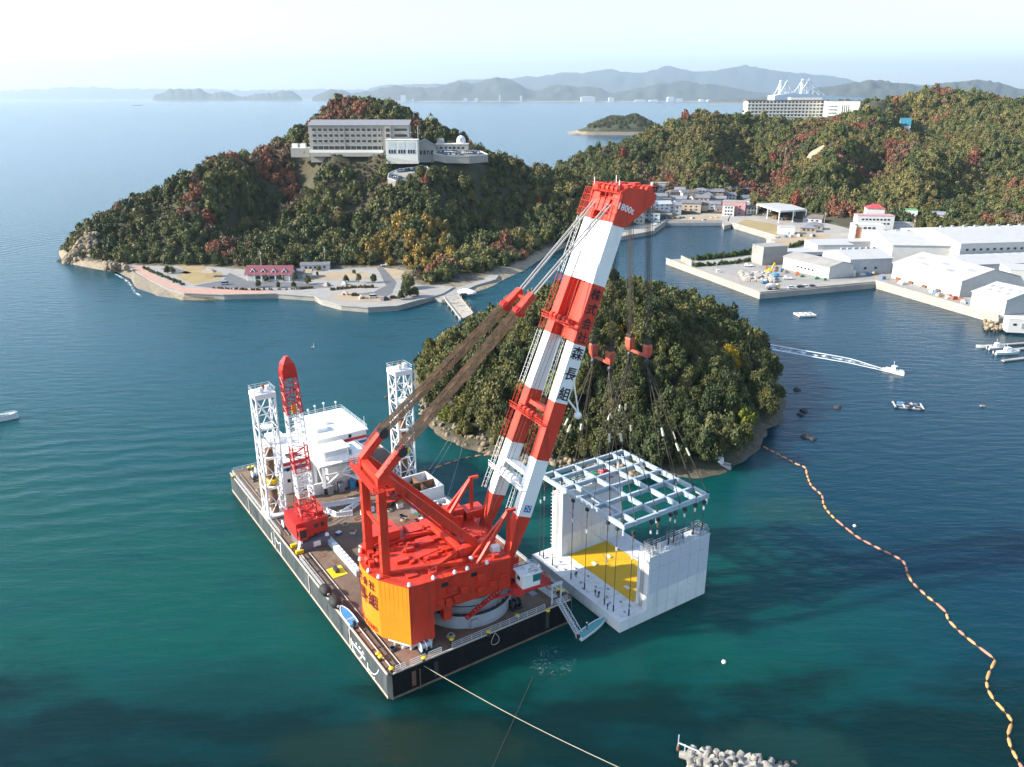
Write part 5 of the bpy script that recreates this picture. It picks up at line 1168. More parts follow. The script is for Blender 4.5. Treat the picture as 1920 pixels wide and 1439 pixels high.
# luffing gantry: rear masts, heads, front struts
for s_ in (-1, 1):
    r_ = 4.5 * s_
    m_ = MB().bar(K(-17.5, r_, 19.1), K(-17.4, r_, 38.6), 1.25, 1.5, up=KD).build('gantry_mast', RED, cr)
    for i in range(9): MB().bar(K(-18.35, r_ + .5, 20 + i * 2.0), K(-18.35, r_ - .5, 20 + i * 2.0), .12).build('mast_step', RED, m_)
    MB().bar(K(-17.6, r_, 38.4), K(-13.6, r_, 42.6), 1.3, 1.6, up=KR_).build('mast_head_arm', RED, cr)
    mb = MB()
    for k in range(4): c = K(-13.4, r_ - .75 + .5 * k, 42.7); mb.tube(c - KR_ * .1, c + KR_ * .1, .95, 14)
    mb.build('mast_sheaves', DARK, cr)
    railing(MB(), [K(-17, r_ + .9 * s_, 39.6), K(-13.4, r_ + .9 * s_, 43.4)], .9, 1.0, .05).build('mast_railing', RED, cr)
    MB().bar(K(-16.9, r_, 38.6), K(1.4, r_ * 1.18, 19.6), 1.4, 1.7, up=KR_).build('gantry_strut', RED, cr)
    mb = MB(); mb.bar(K(-15.5, r_ * .7, 35.5), K(-1, r_ * .9, 19.4), .3); mb.bar(K(-15.5, r_ * .4, 35.5), K(-1, r_ * .55, 19.4), .3)
    for i in range(9): k = i / 8; mb.bar(K(-15.5, r_ * .7, 35.5).lerp(K(-1, r_ * .9, 19.4), k), K(-15.5, r_ * .4, 35.5).lerp(K(-1, r_ * .55, 19.4), k), .15)
    mb.build('strut_walkway', RED, cr)
MB().bar(K(-17.4, -4.5, 38), K(-17.4, 4.5, 38), 1.1, 1.3).build('mast_crossbeam', RED, cr); MB().bar(K(-8.2, -5, 29), K(-8.2, 5, 29), .7, .8).build('strut_crossbeam', RED, cr); MB().bar(K(-17.4, -4.5, 28), K(-17.4, 4.5, 28), .5, .6).build('mast_crossbeam', RED, cr)
kbox(MB(), -19.4, -15.6, -6.6, 6.6, 36.6, 36.75).build('mast_platform', RED, cr)
railing(MB(), [K(-15.6, -6.6, 36.75), K(-19.4, -6.6, 36.75), K(-19.4, 6.6, 36.75), K(-15.6, 6.6, 36.75)], 1.2, 1.0, .05, (1, .66, .33)).build('platform_railing', RED, cr)
kbox(MB(), -17.0, -13.4, -6.4, 6.4, 34.4, 34.5).build('mast_platform', RED, cr); railing(MB(), [K(-13.4, -6.4, 34.5), K(-13.4, 6.4, 34.5), K(-17, 6.4, 34.5)], 1.1, 1.0, .05).build('platform_railing', RED, cr)
# tripod frames on the front edge
for r_ in (-7.4, 8.2):
    ap = K(5.6, r_, 27.8)
    MB().bar(K(5.6, r_, 18.8), ap, .7).build('tripod_post', RED, cr)
    for dr in (-1.2, 1.2): MB().bar(K(-1.6, r_ + dr, 19.1), ap, .55).build('tripod_leg', RED, cr)
    MB().bar(ap - KD * .4, ap + KD * 1.5, .6, .5).build('tripod_arm', RED, cr)
# operator cab
cbf = kbox(MB(), 4.6, 12.2, 9.0, 12.8, 12.4, 12.9).build('cab_platform', REDD, cr)
for r_ in (9.4, 12.4): MB().bar(K(1, r_ - 1.5, 11.9), K(12, r_, 12.5), .35).build('cab_bracket', REDD, cr)
cb = kbox(MB(), 6.4, 10.2, 9.6, 12.4, 12.9, 15.7).build('operator_cab', WHITE, cr)
kbox(MB(), 6.0, 10.5, 9.3, 12.7, 15.7, 15.9).build('cab_roof', WHITE, cb)
kbox(MB(), 8.6, 10.26, 12.38, 12.46, 13.9, 15.4).build('cab_window', M('teal tinted glass', (.02, .16, .16), .08), cb); kbox(MB(), 10.2, 10.28, 9.8, 12.2, 13.7, 15.4).build('cab_window', GLASS, cb); kbox(MB(), 6.34, 6.4, 10.4, 11.3, 14.2, 15.0).build('cab_window', GLASS, cb)
for f_, r_ in ((7, 10.4), (8, 11.6), (9.2, 10.3), (9.0, 11.8)): kbox(MB(), f_, f_ + .7, r_, r_ + .5, 15.9, 16.5).build('cab_roof_unit', GREYW if r_ < 11 else GREY, cb)
railing(MB(), [K(6.1, 9.5, 15.9), K(10.3, 9.5, 15.9), K(10.3, 12.6, 15.9), K(6.1, 12.6, 15.9)], .9, 1.0, .04).build('cab_roof_railing', GREYW, cb)
railing(MB(), [K(10.4, 12.8, 12.9), K(12.2, 12.8, 12.9), K(12.2, 9.0, 12.9)], 1.1, .8, .05, (1, .66, .33)).build('cab_railing', REDD, cr)
mb = MB(); p0, p1 = K(-4.2, 9.8, 8.6), K(2.4, 9.9, 12.3)
for s_ in (-.45, .45): mb.bar(p0 + KR_ * s_, p1 + KR_ * s_, .14, .35)
for i in range(13): q = p0.lerp(p1, i / 12); mb.bar(q - KR_ * .45, q + KR_ * .45, .3, .06)
mb.build('access_stair', REDD, cr); railing(MB(), [p0 + KR_ * .5, p1 + KR_ * .5], 1.0, 1.2, .04).build('stair_railing', REDD, cr)

# ------------------------------------------------------------------ boom
F0, Z0, F1, Z1 = 7.0, 16.0, 33.3, 85.0; BLN = math.hypot(F1 - F0, Z1 - Z0); DBF, DBZ = (F1 - F0) / BLN, (Z1 - Z0) / BLN
def bp(s, r, n): return K(F0 + DBF * s + DBZ * n, r, Z0 + DBZ * s - DBF * n)
BDIR = KD * DBF + UP * DBZ; BNRM = KD * DBZ - UP * DBF
def cc_(s): return 5.45 - 2.35 * s / BLN
cuts = [0, 8.95, 20.45, 31.95, 43.45, 54.95, 66.45, 71.9]; bm_ = [RED, WHITE, RED, WHITE, RED, WHITE, RED]
def dep(s): return 1.5 if s > 9 else .55 + .95 * s / 9
HW = 1.15
for sg in (-1, 1):
    for k in range(7):
        ss = np.linspace(cuts[k], cuts[k + 1], 5); rings = []
        for s_ in ss:
            c = cc_(s_) * sg; d_ = dep(s_); rings.append([bp(s_, c - HW, -d_), bp(s_, c + HW, -d_), bp(s_, c + HW, d_), bp(s_, c - HW, d_)])
        MB().loft(rings, True).build('boom_leg_section', bm_[k], cr)
    MB().tube(bp(-.2, cc_(0) * sg - 1.5, 0), bp(-.2, cc_(0) * sg + 1.5, 0), .8, 16).build('boom_foot_pin', REDD, cr)
    kbox(MB(), 5.0, 8.4, cc_(0) * sg - 1.9, cc_(0) * sg - 1.4, 13, 16.6).build('boom_foot_lug', RED, cr); kbox(MB(), 5.0, 8.4, cc_(0) * sg + 1.4, cc_(0) * sg + 1.9, 13, 16.6).build('boom_foot_lug', RED, cr)
    # ladders and cable trays up the back of each leg
    for k in range(1, 7):
        mb = MB(); c = cc_(cuts[k]) * sg - 1.55
        for e in (0, .5): mb.bar(bp(cuts[k] + .1, c - e, -1.8), bp(cuts[k + 1] - .1, cc_(cuts[k + 1]) * sg - 1.55 - e, -1.8), .06)
        for i in range(12): s_ = cuts[k] + (cuts[k + 1] - cuts[k]) * (i + .5) / 12; cx = cc_(s_) * sg - 1.55; mb.bar(bp(s_, cx, -1.8), bp(s_, cx - .5, -1.8), .05); mb.bar(bp(s_, cx - .5, -1.8), bp(s_, cx - .5, -2.5), .05)
        mb.bar(bp(cuts[k] + .1, c - .5, -2.5), bp(cuts[k + 1] - .1, cc_(cuts[k + 1]) * sg - 2.05, -2.5), .06)
        mb.build('boom_ladder', bm_[k], cr)
# recessed plating between the legs and cross members
for k, n0, n1 in ((6, .1, 1.45), (5, -1.1, 1.45), (4, .7, 1.4)):
    s0, s1 = cuts[k] + .02, cuts[k + 1] - .02
    rings = [[bp(s_, -cc_(s_) + HW, n0), bp(s_, cc_(s_) - HW, n0), bp(s_, cc_(s_) - HW, n1), bp(s_, -cc_(s_) + HW, n1)] for s_ in (s0, s1)]
    MB().loft(rings).build('boom_web_plate', bm_[k], cr)
def cross(s, h, d, m_, name='boom_cross_beam', n=0.): rings = [[bp(s - h, -cc_(s) + HW, n - d), bp(s - h, cc_(s) - HW, n - d), bp(s - h, cc_(s) - HW, n + d), bp(s - h, -cc_(s) + HW, n + d)], [bp(s + h, -cc_(s) + HW, n - d), bp(s + h, cc_(s) - HW, n - d), bp(s + h, cc_(s) - HW, n + d), bp(s + h, -cc_(s) + HW, n + d)]]; return MB().loft(rings).build(name, m_, cr)
cross(14.2, .35, 1.3, WHITE); cross(16.6, .35, 1.3, WHITE); cross(27.0, .5, .9, RED); cross(29.4, .4, .9, RED); cross(46.5, .6, 1.6, RED)
for s_, m_ in ((14.0, WHITE), (27.0, RED), (46.0, RED)):
    mb = MB(); c = cc_(s_) + 1.6
    mb.loft([[bp(s_, -c, -3.0), bp(s_, c, -3.0), bp(s_, c, -1.55), bp(s_, -c, -1.55)], [bp(s_ + .15, -c, -3.0), bp(s_ + .15, c, -3.0), bp(s_ + .15, c, -1.55), bp(s_ + .15, -c, -1.55)]])
    for i in range(10): r_ = -c + 2 * c * i / 9; mb.bar(bp(s_, r_, -3.0), bp(s_, r_, -3.0) + UP * 1.2, .08)
    for z_ in (.6, 1.2): mb.bar(bp(s_, -c, -3.0) + UP * z_, bp(s_, c, -3.0) + UP * z_, .08)
    mb.build('boom_catwalk', m_, cr)
    for i in range(5):
        r_ = -3 + 1.5 * i; mb = MB(); p = bp(s_ + 1.0, r_, -2.4); mb.tube(p - KR_ * .4, p + KR_ * .4, .55, 12); mb.build('guide_sheave', m_, cr)
mb = MB(); mb.bar(bp(33, cc_(33) + 1.2, 1.2), bp(30.8, cc_(33) + 1.4, 4.6), .35); mb.bar(bp(37.0, cc_(37) + 1.2, 1.0), bp(30.8, cc_(33) + 1.4, 4.6), .3); mb.ball(bp(30.4, cc_(33) + 1.4, 4.6), .75, 10, 6); mb.build('boom_side_arm', WHITE, cr)
# head: side plates reaching forward, sheaves on top
def pf(r0, r1, prof): return MB().loft([[K(f, r, z) for f, z in prof] for r in (r0, r1)])
HP = [(29.4, 78.2), (32.0, 77.4), (38.6, 81.4), (39.1, 82.9), (38.2, 83.7), (32.6, 84.7), (30.9, 84.0)]
for s_ in (-1, 1): r_ = s_ * (cc_(BLN) + HW); pf(r_ - .02 * s_, r_ + .28 * s_, HP).build('head_side_plate', RED, cr)
pf(-4.2, 4.2, [(32.4, 78.4), (38.2, 81.8), (38.2, 82.2), (32.4, 79.2)]).build('head_floor', RED, cr); pf(-4.2, 4.2, [(30.6, 83.6), (38.6, 82.9), (38.6, 83.15), (30.6, 83.85)]).build('head_deck', RED, cr)
for f_ in (31.3, 34.6, 38.0):
    for i in range(6):
        r_ = -3.5 + 1.4 * i; mb = MB(); p = K(f_, r_, 84.3 - (f_ - 31) * .08); mb.tube(p - KR_ * .35, p + KR_ * .35, .85, 14); mb.box(p - UP * .5, (.5, .9, .8), KAX); mb.build('head_sheave', RED, cr)
mb = MB(); railing(mb, [K(30.6, -4.5, 84.0), K(39.0, -4.5, 83.4), K(39.0, 4.5, 83.4), K(30.6, 4.5, 84.0), K(30.6, -4.5, 84.0)], 1.1, 1.3, .05); mb.build('head_railing', RED, cr)
mb = MB()
for r_ in (-4.8, 4.8):
    for i in range(5): mb.bar(bp(66.6 + i * 1.3, r_, -1.6), bp(66.6 + i * 1.3, r_, -3.2), .07)
    for e in (-1.6, -2.4, -3.2): mb.bar(bp(66.6, r_, e), bp(71.8, r_, e), .07)
for i in range(5): mb.bar(bp(66.6 + i * 1.3, -4.8, -3.2), bp(66.6 + i * 1.3, 4.8, -3.2), .06)
mb.build('head_cage', RED, cr)
for dr in (-1.6, 0, 1.6): MB().box(bp(69.3, dr, -1.5), (1.3, .9, 2.4), Matrix((KR_, -BNRM, BDIR)).transposed()).build('head_equipment', RED, cr)
for i in range(5): MB().box(K(31 + i * 1.7, -2.5 + (i % 3) * 2.3, 84.4), (1.4, 1.2, 1.0), KAX).build('head_equipment', RED, cr)
for f_, r_ in ((30.6, -3.5), (31, 3.8), (36, -4)): MB().tube(K(f_, r_, 84), K(f_, r_, 86), .09, 6).build('beacon_post', WHITE, cr)
# lettering on the boom
rf = lambda s_: cc_(s_) + HW + .06
for ch, s_ in zip('株式会社', (53.0, 50.2, 47.4, 44.7)): text_mesh(ch, 2.3, bp(s_, rf(s_), .05), BNRM + BDIR * .0, BDIR, INK, cr)
for ch, s_ in zip('森長組', (41.6, 37.6, 33.6)): text_mesh(ch, 2.7, bp(s_, rf(s_), .05), BNRM, BDIR, INK, cr)
text_mesh('1800t', 1.7, bp(69.6, cc_(BLN) + HW + .36, .3), BNRM, BDIR, LETW, cr)
q = bp(10.6, rf(10.6), .15)
lg = MB().box(q, (1.5, .06, 1.4), Matrix((BNRM, KR_, BDIR)).transposed()).build('emblem', STRB, cr)
for i, (x, y) in enumerate(((-.35, -.3), (.35, -.3), (.0, .05), (-.4, .4), (.4, .4))): MB().box(q + BNRM * x + BDIR * y + KR_ * .04, (.28, .06, .28), Matrix(((BNRM + BDIR).normalized(), KR_, (BDIR - BNRM).normalized())).transposed()).build('emblem_mark', LETW, lg)

# luffing ropes, bridle, pendants
BRF, BRZ = 12.4, 65.2
for s_ in (-1, 1):
    a, b = K(-13.4, 4.5 * s_, 43.2), K(BRF - 1.6, 2.3 * s_, BRZ - 1.4); d_ = (b - a).normalized(); nn = KR_.cross(d_).normalized()
    for i in range(7):
        for j in (-1, 1): e = KR_ * ((i - 3) * .27) + nn * (j * .62); MB().tube(a + e, b + e, .066, 5).build('luffing_rope', ROPEB, cr)
    br = K(BRF, 2.3 * s_, BRZ); ax = Matrix((KR_, d_, nn)).transposed()
    MB().box(br, (1.5, 4.2, 1.1), ax).build('bridle_block', RED, cr); 
    mb = MB()
    for i in range(4): c = br - d_ * 2.0 + KR_ * (-.6 + .4 * i); mb.tube(c - KR_ * .1, c + KR_ * .1, .9, 14)
    mb.build('bridle_sheaves', REDD, cr)
    for e in (-1, 1):
        mb = MB(); mb.bar(br + KR_ * (.95 * e) - d_ * 2.4 + nn * .5, br + KR_ * (.95 * e) + d_ * .4 + nn * .5, .12); mb.bar(br + KR_ * (.95 * e) - d_ * 2.4 - nn * 1.0, br + KR_ * (.95 * e) + d_ * .4 - nn * 1.0, .12); mb.bar(br - d_ * 2.5 + KR_ * (.95 * e) - nn, br - d_ * 2.5 + KR_ * (.95 * e) + nn * .6, .12); mb.build('bridle_cage', RED, cr)
        MB().tube(br + d_ * 2.0 + KR_ * (.5 * e), bp(69.5, 2.5 * s_ + .5 * e, -1.9), .17, 6).build('pendant', PEND, cr)
MB().bar(K(BRF + .8, -2.3, BRZ + .5), K(BRF + .8, 2.3, BRZ + .5), .4, .5).build('bridle_spreader', RED, cr)
for r_ in (-1.2, 0, 1.2): MB().tube(K(4, r_, 19.5), bp(60, r_, -2.1), .05, 4).build('hoist_lead_rope', ROPE, cr)
# hoist falls and hook blocks
HK = [(31.3, -2.9), (31.3, 2.9), (40.4, -2.9), (40.4, 2.9)]; HZ_ = 52.6
for f_, r_ in HK:
    for i in range(4):
        for j in (-1, 1): MB().tube(K(f_ + .28 * j - (1.9 if f_ > 35 else 0), r_ - .75 + .5 * i, 83.6), K(f_ + .28 * j, r_ - .6 + .4 * i, HZ_ + 1.4), .042, 4).build('hoist_rope', ROPE, cr)
BLKM = M('faded red block paint', (.44, .085, .05), .55, var=.15, scale=.6)
def hook_pair(f_, label):
    o = thing('hook_block', label, 'hook block', K(f_, 0, HZ_), group='pairs of red hook blocks')
    for r_ in (-2.9, 2.9):
        mb = MB(); mb.loft([[K(f_ + x, r_ + y, HZ_ + z) for x, y in ((-w, -d), (w, -d), (w, d), (-w, d))] for z, w, d in ((-1.9, .3, .4), (-1.2, .6, .72), (.5, .65, .8), (1.0, .45, .7))]); mb.build('block_body', BLKM, o)
        mb = MB()
        for i in range(4): c = K(f_, r_ - .6 + .4 * i, HZ_ + 1.2); mb.tube(c - KR_ * .1, c + KR_ * .1, .62, 14)
        mb.build('block_sheaves', ROPE, o)
        MB().lathe([(.1, -3.4), (.5, -3.2), (.55, -2.6), (.3, -2.2)], K(f_, r_, HZ_), 10).build('hook_shank', DARK, o)
    MB().bar(K(f_, -2.9, HZ_ - 1.7), K(f_, 2.9, HZ_ - 1.7), .4, .5).build('link_beam', BLKM, o)
hook_pair(31.3, 'pair of faded red hook blocks nearer the boom'); hook_pair(40.4, 'pair of faded red hook blocks farther out from the boom')

# ------------------------------------------------------------------ spreader frame, slings
QN = Vector((21.3, 132.7, 0))
def Q(a, b, z): return QN + BU * a + BW * b + UP * z
def qbox(mb, a0, a1, b0, b1, z0, z1): return mb.prism([Q(a0, b0, 0), Q(a0, b1, 0), Q(a1, b1, 0), Q(a1, b0, 0)], z0, z1)
FZ = 22.3; fr = thing('spreader_frame', 'pale blue grey steel lifting frame hanging above the caisson', 'lifting frame', Q(15, 13, FZ))
AA = [2.2, 6.2, 11.2, 16.2, 21.2, 25.6, 28.6]; BBs = [1.6, 4.6, 10.4, 16.6, 21.4, 24.6]
def ibeam(p, q, m_, nm):
    d_ = (Q(*q) - Q(*p)).normalized(); s_ = d_.cross(UP); mb = MB(); a, b = Q(*p), Q(*q)
    for z_ in (-.42, .42): mb.bar(a + UP * z_, b + UP * z_, .52, .12)
    mb.bar(a, b, .22, .72); return mb.build(nm, m_, fr)
for b_ in BBs: ibeam((AA[0] - .4, b_, FZ), (AA[-1] + .4, b_, FZ), PALEB, 'main_beam')
for a_ in AA: ibeam((a_, BBs[0], FZ - .02), (a_, BBs[-1], FZ - .02), PALEB, 'cross_beam')
for a_, b_ in ((2.2, 1.6), (2.2, 24.6), (28.6, 24.6), (2.2, 10.4), (28.6, 10.4), (28.6, 16.6), (21.2, 24.6), (11.2, 24.6)): MB().bar(Q(a_, b_, FZ - .6), Q(a_, b_, FZ - 1.9), .3).build('stub_leg', WHITE, fr)
sg_ = random.Random(3)
quads = [((20.3, 7.9), [(28.6, 1.6), (28.6, 4.6), (25.6, 1.6), (28.6, 10.4), (21.2, 4.6), (25.6, 10.4)], 'nearer the boom on the island side'), ((14.9, 7.4), [(2.2, 1.6), (6.2, 1.6), (2.2, 4.6), (2.2, 10.4), (11.2, 1.6), (6.2, 10.4)], 'nearer the boom on the camera side'),
         ((19.5, 16.9), [(28.6, 24.6), (28.6, 21.4), (25.6, 24.6), (28.6, 16.6), (21.2, 24.6), (25.6, 16.6)], 'farther out on the island side'), ((14.0, 16.4), [(2.2, 24.6), (6.2, 24.6), (2.2, 21.4), (2.2, 16.6), (11.2, 24.6), (6.2, 16.6)], 'farther out on the camera side')]
TAGM = M('pale sling tag', (.62, .58, .46), .7)
for (ha, hb), ends, wh in quads:
    o = thing('sling_set', 'dark wire slings with pale tags under the hook ' + wh, 'slings', Q(ha, hb, FZ), group='wire sling bundles')
    for i, (a_, b_) in enumerate(ends):
        p, q = Q(ha, hb, HZ_ - 3.1), Q(a_, b_, FZ + .6)
        MB().tube(p, q, .09 if i < 4 else .06, 5).build('sling', ROPE, o)
        if i < 4:
            k = sg_.uniform(.45, .72); c = p.lerp(q, k); d_ = (q - p).normalized(); MB().bar(c - d_ * .85, c + d_ * .85, .34).build('sling_tag', TAGM, o)
        MB().bar(q, q + UP * .5, .3).build('shackle', DARK, o)
# ------------------------------------------------------------------ caisson
ca = thing('caisson', 'white U shaped steel caisson with a yellow floor hung from the crane', 'caisson', Q(15, 12, 0))
qbox(MB(), 0, 30, 0, 24, -2.5, 2.5).build('base_slab', CAIS, ca)
qbox(MB(), 3.6, 25.2, 6.6, 18.0, 2.504, 2.53).build('yellow_floor', CAISY, ca)
def wall(a0, a1, b0, b1, z1, zm):
    w0 = qbox(MB(), a0, a1, b0 + .4, b1, 2.5, zm).build('wall_lower', CAIS, ca); qbox(MB(), a0 + .01, a1 - .01, b0 + .4, b1 - .01, zm, z1).build('wall_upper', CAISU, ca)
    qbox(MB(), a0, a1, b0, b0 + .398, 2.5, z1).build('wall_end', CAIS, ca); qbox(MB(), a0 - .04, a1 + .04, b0 - .04, b1 + .04, z1 + .002, z1 + .16).build('wall_cap', CAIS, ca)
    mb = MB(); railing(mb, [Q(a0 + .1, b0 + .2, z1 + .16), Q(a1 - .1, b0 + .2, z1 + .16), Q(a1 - .1, b1 - .2, z1 + .16), Q(a0 + .1, b1 - .2, z1 + .16), Q(a0 + .1, b0 + .2, z1 + .16)], 1.1, 1.9, .045); mb.build('wall_railing', GREYW, ca)
    am = (a0 + a1) / 2; ld = MB()
    for e in (-.35, .35): ld.bar(Q(am + e, b0 - .22, 2.6), Q(am + e, b0 - .22, z1 + .9), .1)
    for i in range(int((z1 - 2.5) / .5)): ld.bar(Q(am - .35, b0 - .22, 2.9 + .5 * i), Q(am + .35, b0 - .22, 2.9 + .5 * i), .08)
    ld.build('ladder', GREY, ca)
    nb = int((b1 - b0) / 2.6)
    for i in range(nb):
        for k in range(3):
            for f_, e in ((a0, -.06), (a1, .06)): MB().box(Q(f_ + e, b0 + 1.6 + 2.6 * i, zm - 1.5 + k * (z1 - zm) * .42), (.14, .34, .18), BAX).build('wall_fitting', GREYW, ca)
wall(.0, 3.2, 7.0, 24, 14.5, 5.9); wall(25.6, 29.2, 5.0, 22.6, 18.0, 7.6)
for i in range(16): MB().bar(Q(29.3, 5.2, 4 + i * .85), Q(29.75, 5.0, 4 + i * .85), .12).build('side_rung', GREYW, ca)
SEAM = M('grey weld seam', (.36, .37, .38), .7)
for i in range(1, 6): qbox(MB(), -.015, 0, 7 + i * 2.83, 7.05 + i * 2.83, .2, 14.4).build('panel_seam', SEAM, ca); qbox(MB(), 25.585, 25.6, 5 + i * 2.83, 5.05 + i * 2.83, 2.6, 17.9).build('panel_seam', SEAM, ca)
for z_ in (2.5, 8.8, 11.6): qbox(MB(), -.016, 0, 7.0, 24, z_, z_ + .05).build('panel_seam', SEAM, ca)
for i in range(1, 8): qbox(MB(), i * 3.75, i * 3.75 + .05, .05, 6.5, 2.503, 2.515).build('panel_seam', SEAM, ca); qbox(MB(), i * 3.75, i * 3.75 + .05, -.015, 0, .1, 2.45).build('panel_seam', SEAM, ca)
for i in range(1, 6): qbox(MB(), i * 3.6 + 3.6, i * 3.6 + 3.64, 6.65, 17.95, 2.532, 2.54).build('floor_seam', M('ochre seam %d' % i, (.45, .25, .01), .6), ca)
# scaffolds, winches and loads on the wall tops
for b_ in (8, 14.2, 21.2):
    mb = MB(); c = [Q(.2, b_, 14.66), Q(3, b_, 14.66), Q(3, b_ + 2.2, 14.66), Q(.2, b_ + 2.2, 14.66), Q(.2, b_, 14.66)]; railing(mb, c, 1.9, 1.1, .05, (1, .75, .5, .25)); mb.build('scaffold', GREY, ca)
for i in range(9): MB().box(Q(.8 + (i % 2) * 1.3, 8.6 + i * 1.7, 15.0), (.7, .6, .6), BAX).build('top_fitting', GREYW, ca)
for b_ in (6, 10, 14): mb = MB(); railing(mb, [Q(25.8, b_, 18.16), Q(29, b_, 18.16), Q(29, b_ + 2.4, 18.16)], 1.8, 1.1, .05, (1, .66, .33)); mb.build('scaffold', GREYW, ca)
for i in range(12): MB().box(Q(26.2 + (i % 3) * 1.0, 5.8 + i * 1.35, 18.5), (.7, .8, .7), BAX).build('top_fitting', (WHITE, GREYW, GREY)[i % 3], ca)
for a_, b_ in ((6, 2.5), (9, 1.8), (12, 3.8), (15, 2.2), (18, 3.0), (21, 2.4), (24, 3.4), (27, 2), (5, 4.6), (10, 5.4), (16, 5.0), (20, 4.6), (13, 1.2), (8, 3.4), (23, 1.4), (2, 3.0), (3, 5.2)): MB().box(Q(a_, b_, 2.62), (.55, .32, .24), BAX).build('deck_lug', GREY, ca)
for a_, b_ in ((8, 9), (8.4, 14), (19, 9.2), (19.5, 13.8)): MB().box(Q(a_, b_, 2.68), (1.3, .6, .3), BAX).build('floor_fitting', CAIS, ca)
mb = MB(); mb.box(Q(27.2, 18.6, 18.75), (2.6, 2.6, 1.1), BAX); mb.ball(Q(27.2, 18.6, 19.2), 1.3, 8, 5, (1, 1, .5)); o = mb.build('tarpaulin_bundle', M('crimson tarpaulin', (.55, .02, .07), .6, var=.3, scale=1.2, dirt=(.7, .6, .6), dscale=1.2, dlo=.55, dhi=.62), None); tag(o, 'crimson and white tarpaulin bundle on top of the far caisson wall', 'tarpaulin')
o = thing('generator', 'green generator box on top of the far caisson wall', 'generator', Q(27.2, 15.3, 18.16)); qbox(MB(), 26.2, 28.2, 14.4, 16.2, 18.2, 19.6).build('casing', M('green paint', (.02, .22, .08), .5), o); qbox(MB(), 26.0, 28.4, 16.3, 17.2, 18.2, 19.1).build('fuel_tank', GREY, o)
# vertical suspension wires
def drop(a, b, zt, zb, lab):
    o = thing('suspension_wire', lab, 'wire rope', Q(a, b, zb), group='wires from lifting frame to caisson')
    MB().tube(Q(a, b, zb), Q(a, b, zt), .065, 5).build('wire', ROPE, o); MB().bar(Q(a, b, zb + .1), Q(a, b, zb + 1.5), .26).build('turnbuckle', DARK, o)
    k = sg_.uniform(.5, .8); MB().bar(Q(a, b, zb + (zt - zb) * k), Q(a, b, zb + (zt - zb) * k + .8), .3).build('tag_sleeve', WHITE, o); MB().bar(Q(a, b, zt - 2.2), Q(a, b, zt - 1.0), .24).build('socket', RUST, o)
    MB().box(Q(a, b, zt - .3), (.6, .6, .7), BAX).build('clamp', DARK, o)
for a_ in (28.6, 27.2, 23.8, 17.2, 12.6, 6.2, 3.4): drop(a_, 1.2, FZ - .5, 2.55, 'thin dark wire from the lifting frame down to the low front deck of the caisson')
drop(.6, 2.8, FZ - .5, 2.55, 'dark wire at the near corner of the caisson deck')
for b_ in (8.4, 10.2, 13.6, 15.0, 17.6, 20.6, 23.2): drop(1.6, b_, FZ - .5, 14.66, 'short dark wire above the near caisson wall')
for b_ in (6, 10.4, 14, 18, 21.6): drop(27.4, b_, FZ - .5, 18.16, 'short dark wire above the far caisson wall')
o = thing('tie_wire', 'slack dark wire stretched across the caisson between its walls', 'wire rope', Q(14, 8, 10)); MB().path([Q(3.0, 7.2, 12.8), Q(9, 7.2, 11.9), Q(16, 7.0, 11.9), Q(25.6, 7.0, 13.2)], .05, 4).build('wire', ROPE, o)
# ------------------------------------------------------------------ western hotel on the headland
hx0, hx1, HY = far(582, 288, 616).x, far(768, 288, 616).x, 616.0
hw = hx1 - hx0; hc = Vector(((hx0 + hx1) / 2, HY + 7, 59.5))
FAC = M('hotel grey brown facade', (.34, .32, .29), .8, var=.05)
FACL = M('hotel pale facade', (.66, .64, .58), .8, var=.05)
ROOFH = M('hotel grey roof', (.20, .20, .215), .7, var=.08)
ht = bld('hotel', 'long grey brown hotel of five storeys with a grey pitched roof on the headland', 'hotel', hc, hw, 14, 21.0, 0, FAC, ROOFH, 'shed', 3.6, .6, win=[('l', 4, 3, 1.6, 1.5, 5.4, 4.0)], door=False, base=5)
def hotel_windows(o, X0, X1, n, yf, rows, z0, dz, w, h, frame=None):
    for r_ in range(rows):
        for i in range(n):
            q = link('window', win_mesh(w, h), o); q.location = (X0 + (X1 - X0) * (i + .5) / n, yf, z0 + dz * r_)
            s_ = link('sill', win_mesh(w + .3, .22, .4, FACL), q); s_.location = (0, -.1, -h / 2 - .12)
hotel_windows(ht, -hw / 2 + 2, hw * .24, 13, -7.05, 3, 10.0, 4.0, 2.6, 1.9); hotel_windows(ht, hw * .36, hw / 2 - 1.5, 4, -7.05, 4, 6.0, 4.0, 2.6, 1.9)
for i in range(13): q = link('window', win_mesh(3.4, 2.4), ht); q.location = (-hw / 2 + 2 + (hw * .74 - 2) * (i + .5) / 13, -7.05, 5.4)
MB().box((-hw * .13, -8.2, 2.9), (hw * .74, 3.0, 1.5)).build('terrace_parapet', FACL, ht, False); MB().box((-hw * .13, -9.2, .8), (hw * .72, 4.0, 2.8)).build('lower_floor', FAC, ht, False)
for k in range(3): MB().box((hw * (-.5 + .37 * (k + 1) - .02), -7.1, 11), (.5, .5, 20)).build('facade_pier', FAC, ht, False)
st = MB().box((hw * .295, -7.8, 9.5), (4.2, 2.4, 22)).build('stair_tower', FAC, ht, False)
for k in range(5): q = link('stair_window', win_mesh(2.6, 2.2), ht); q.location = (hw * .295, -9.06, 2.4 + 3.9 * k)
for k in range(4): MB().box((hw / 2 + .8, -2, 4 + 4 * k), (1.6, 8, .3)).build('balcony', FACL, ht, False); MB().box((-hw / 2 - .7, 0, 4 + 4 * k), (1.4, 9, .3)).build('balcony', FACL, ht, False)
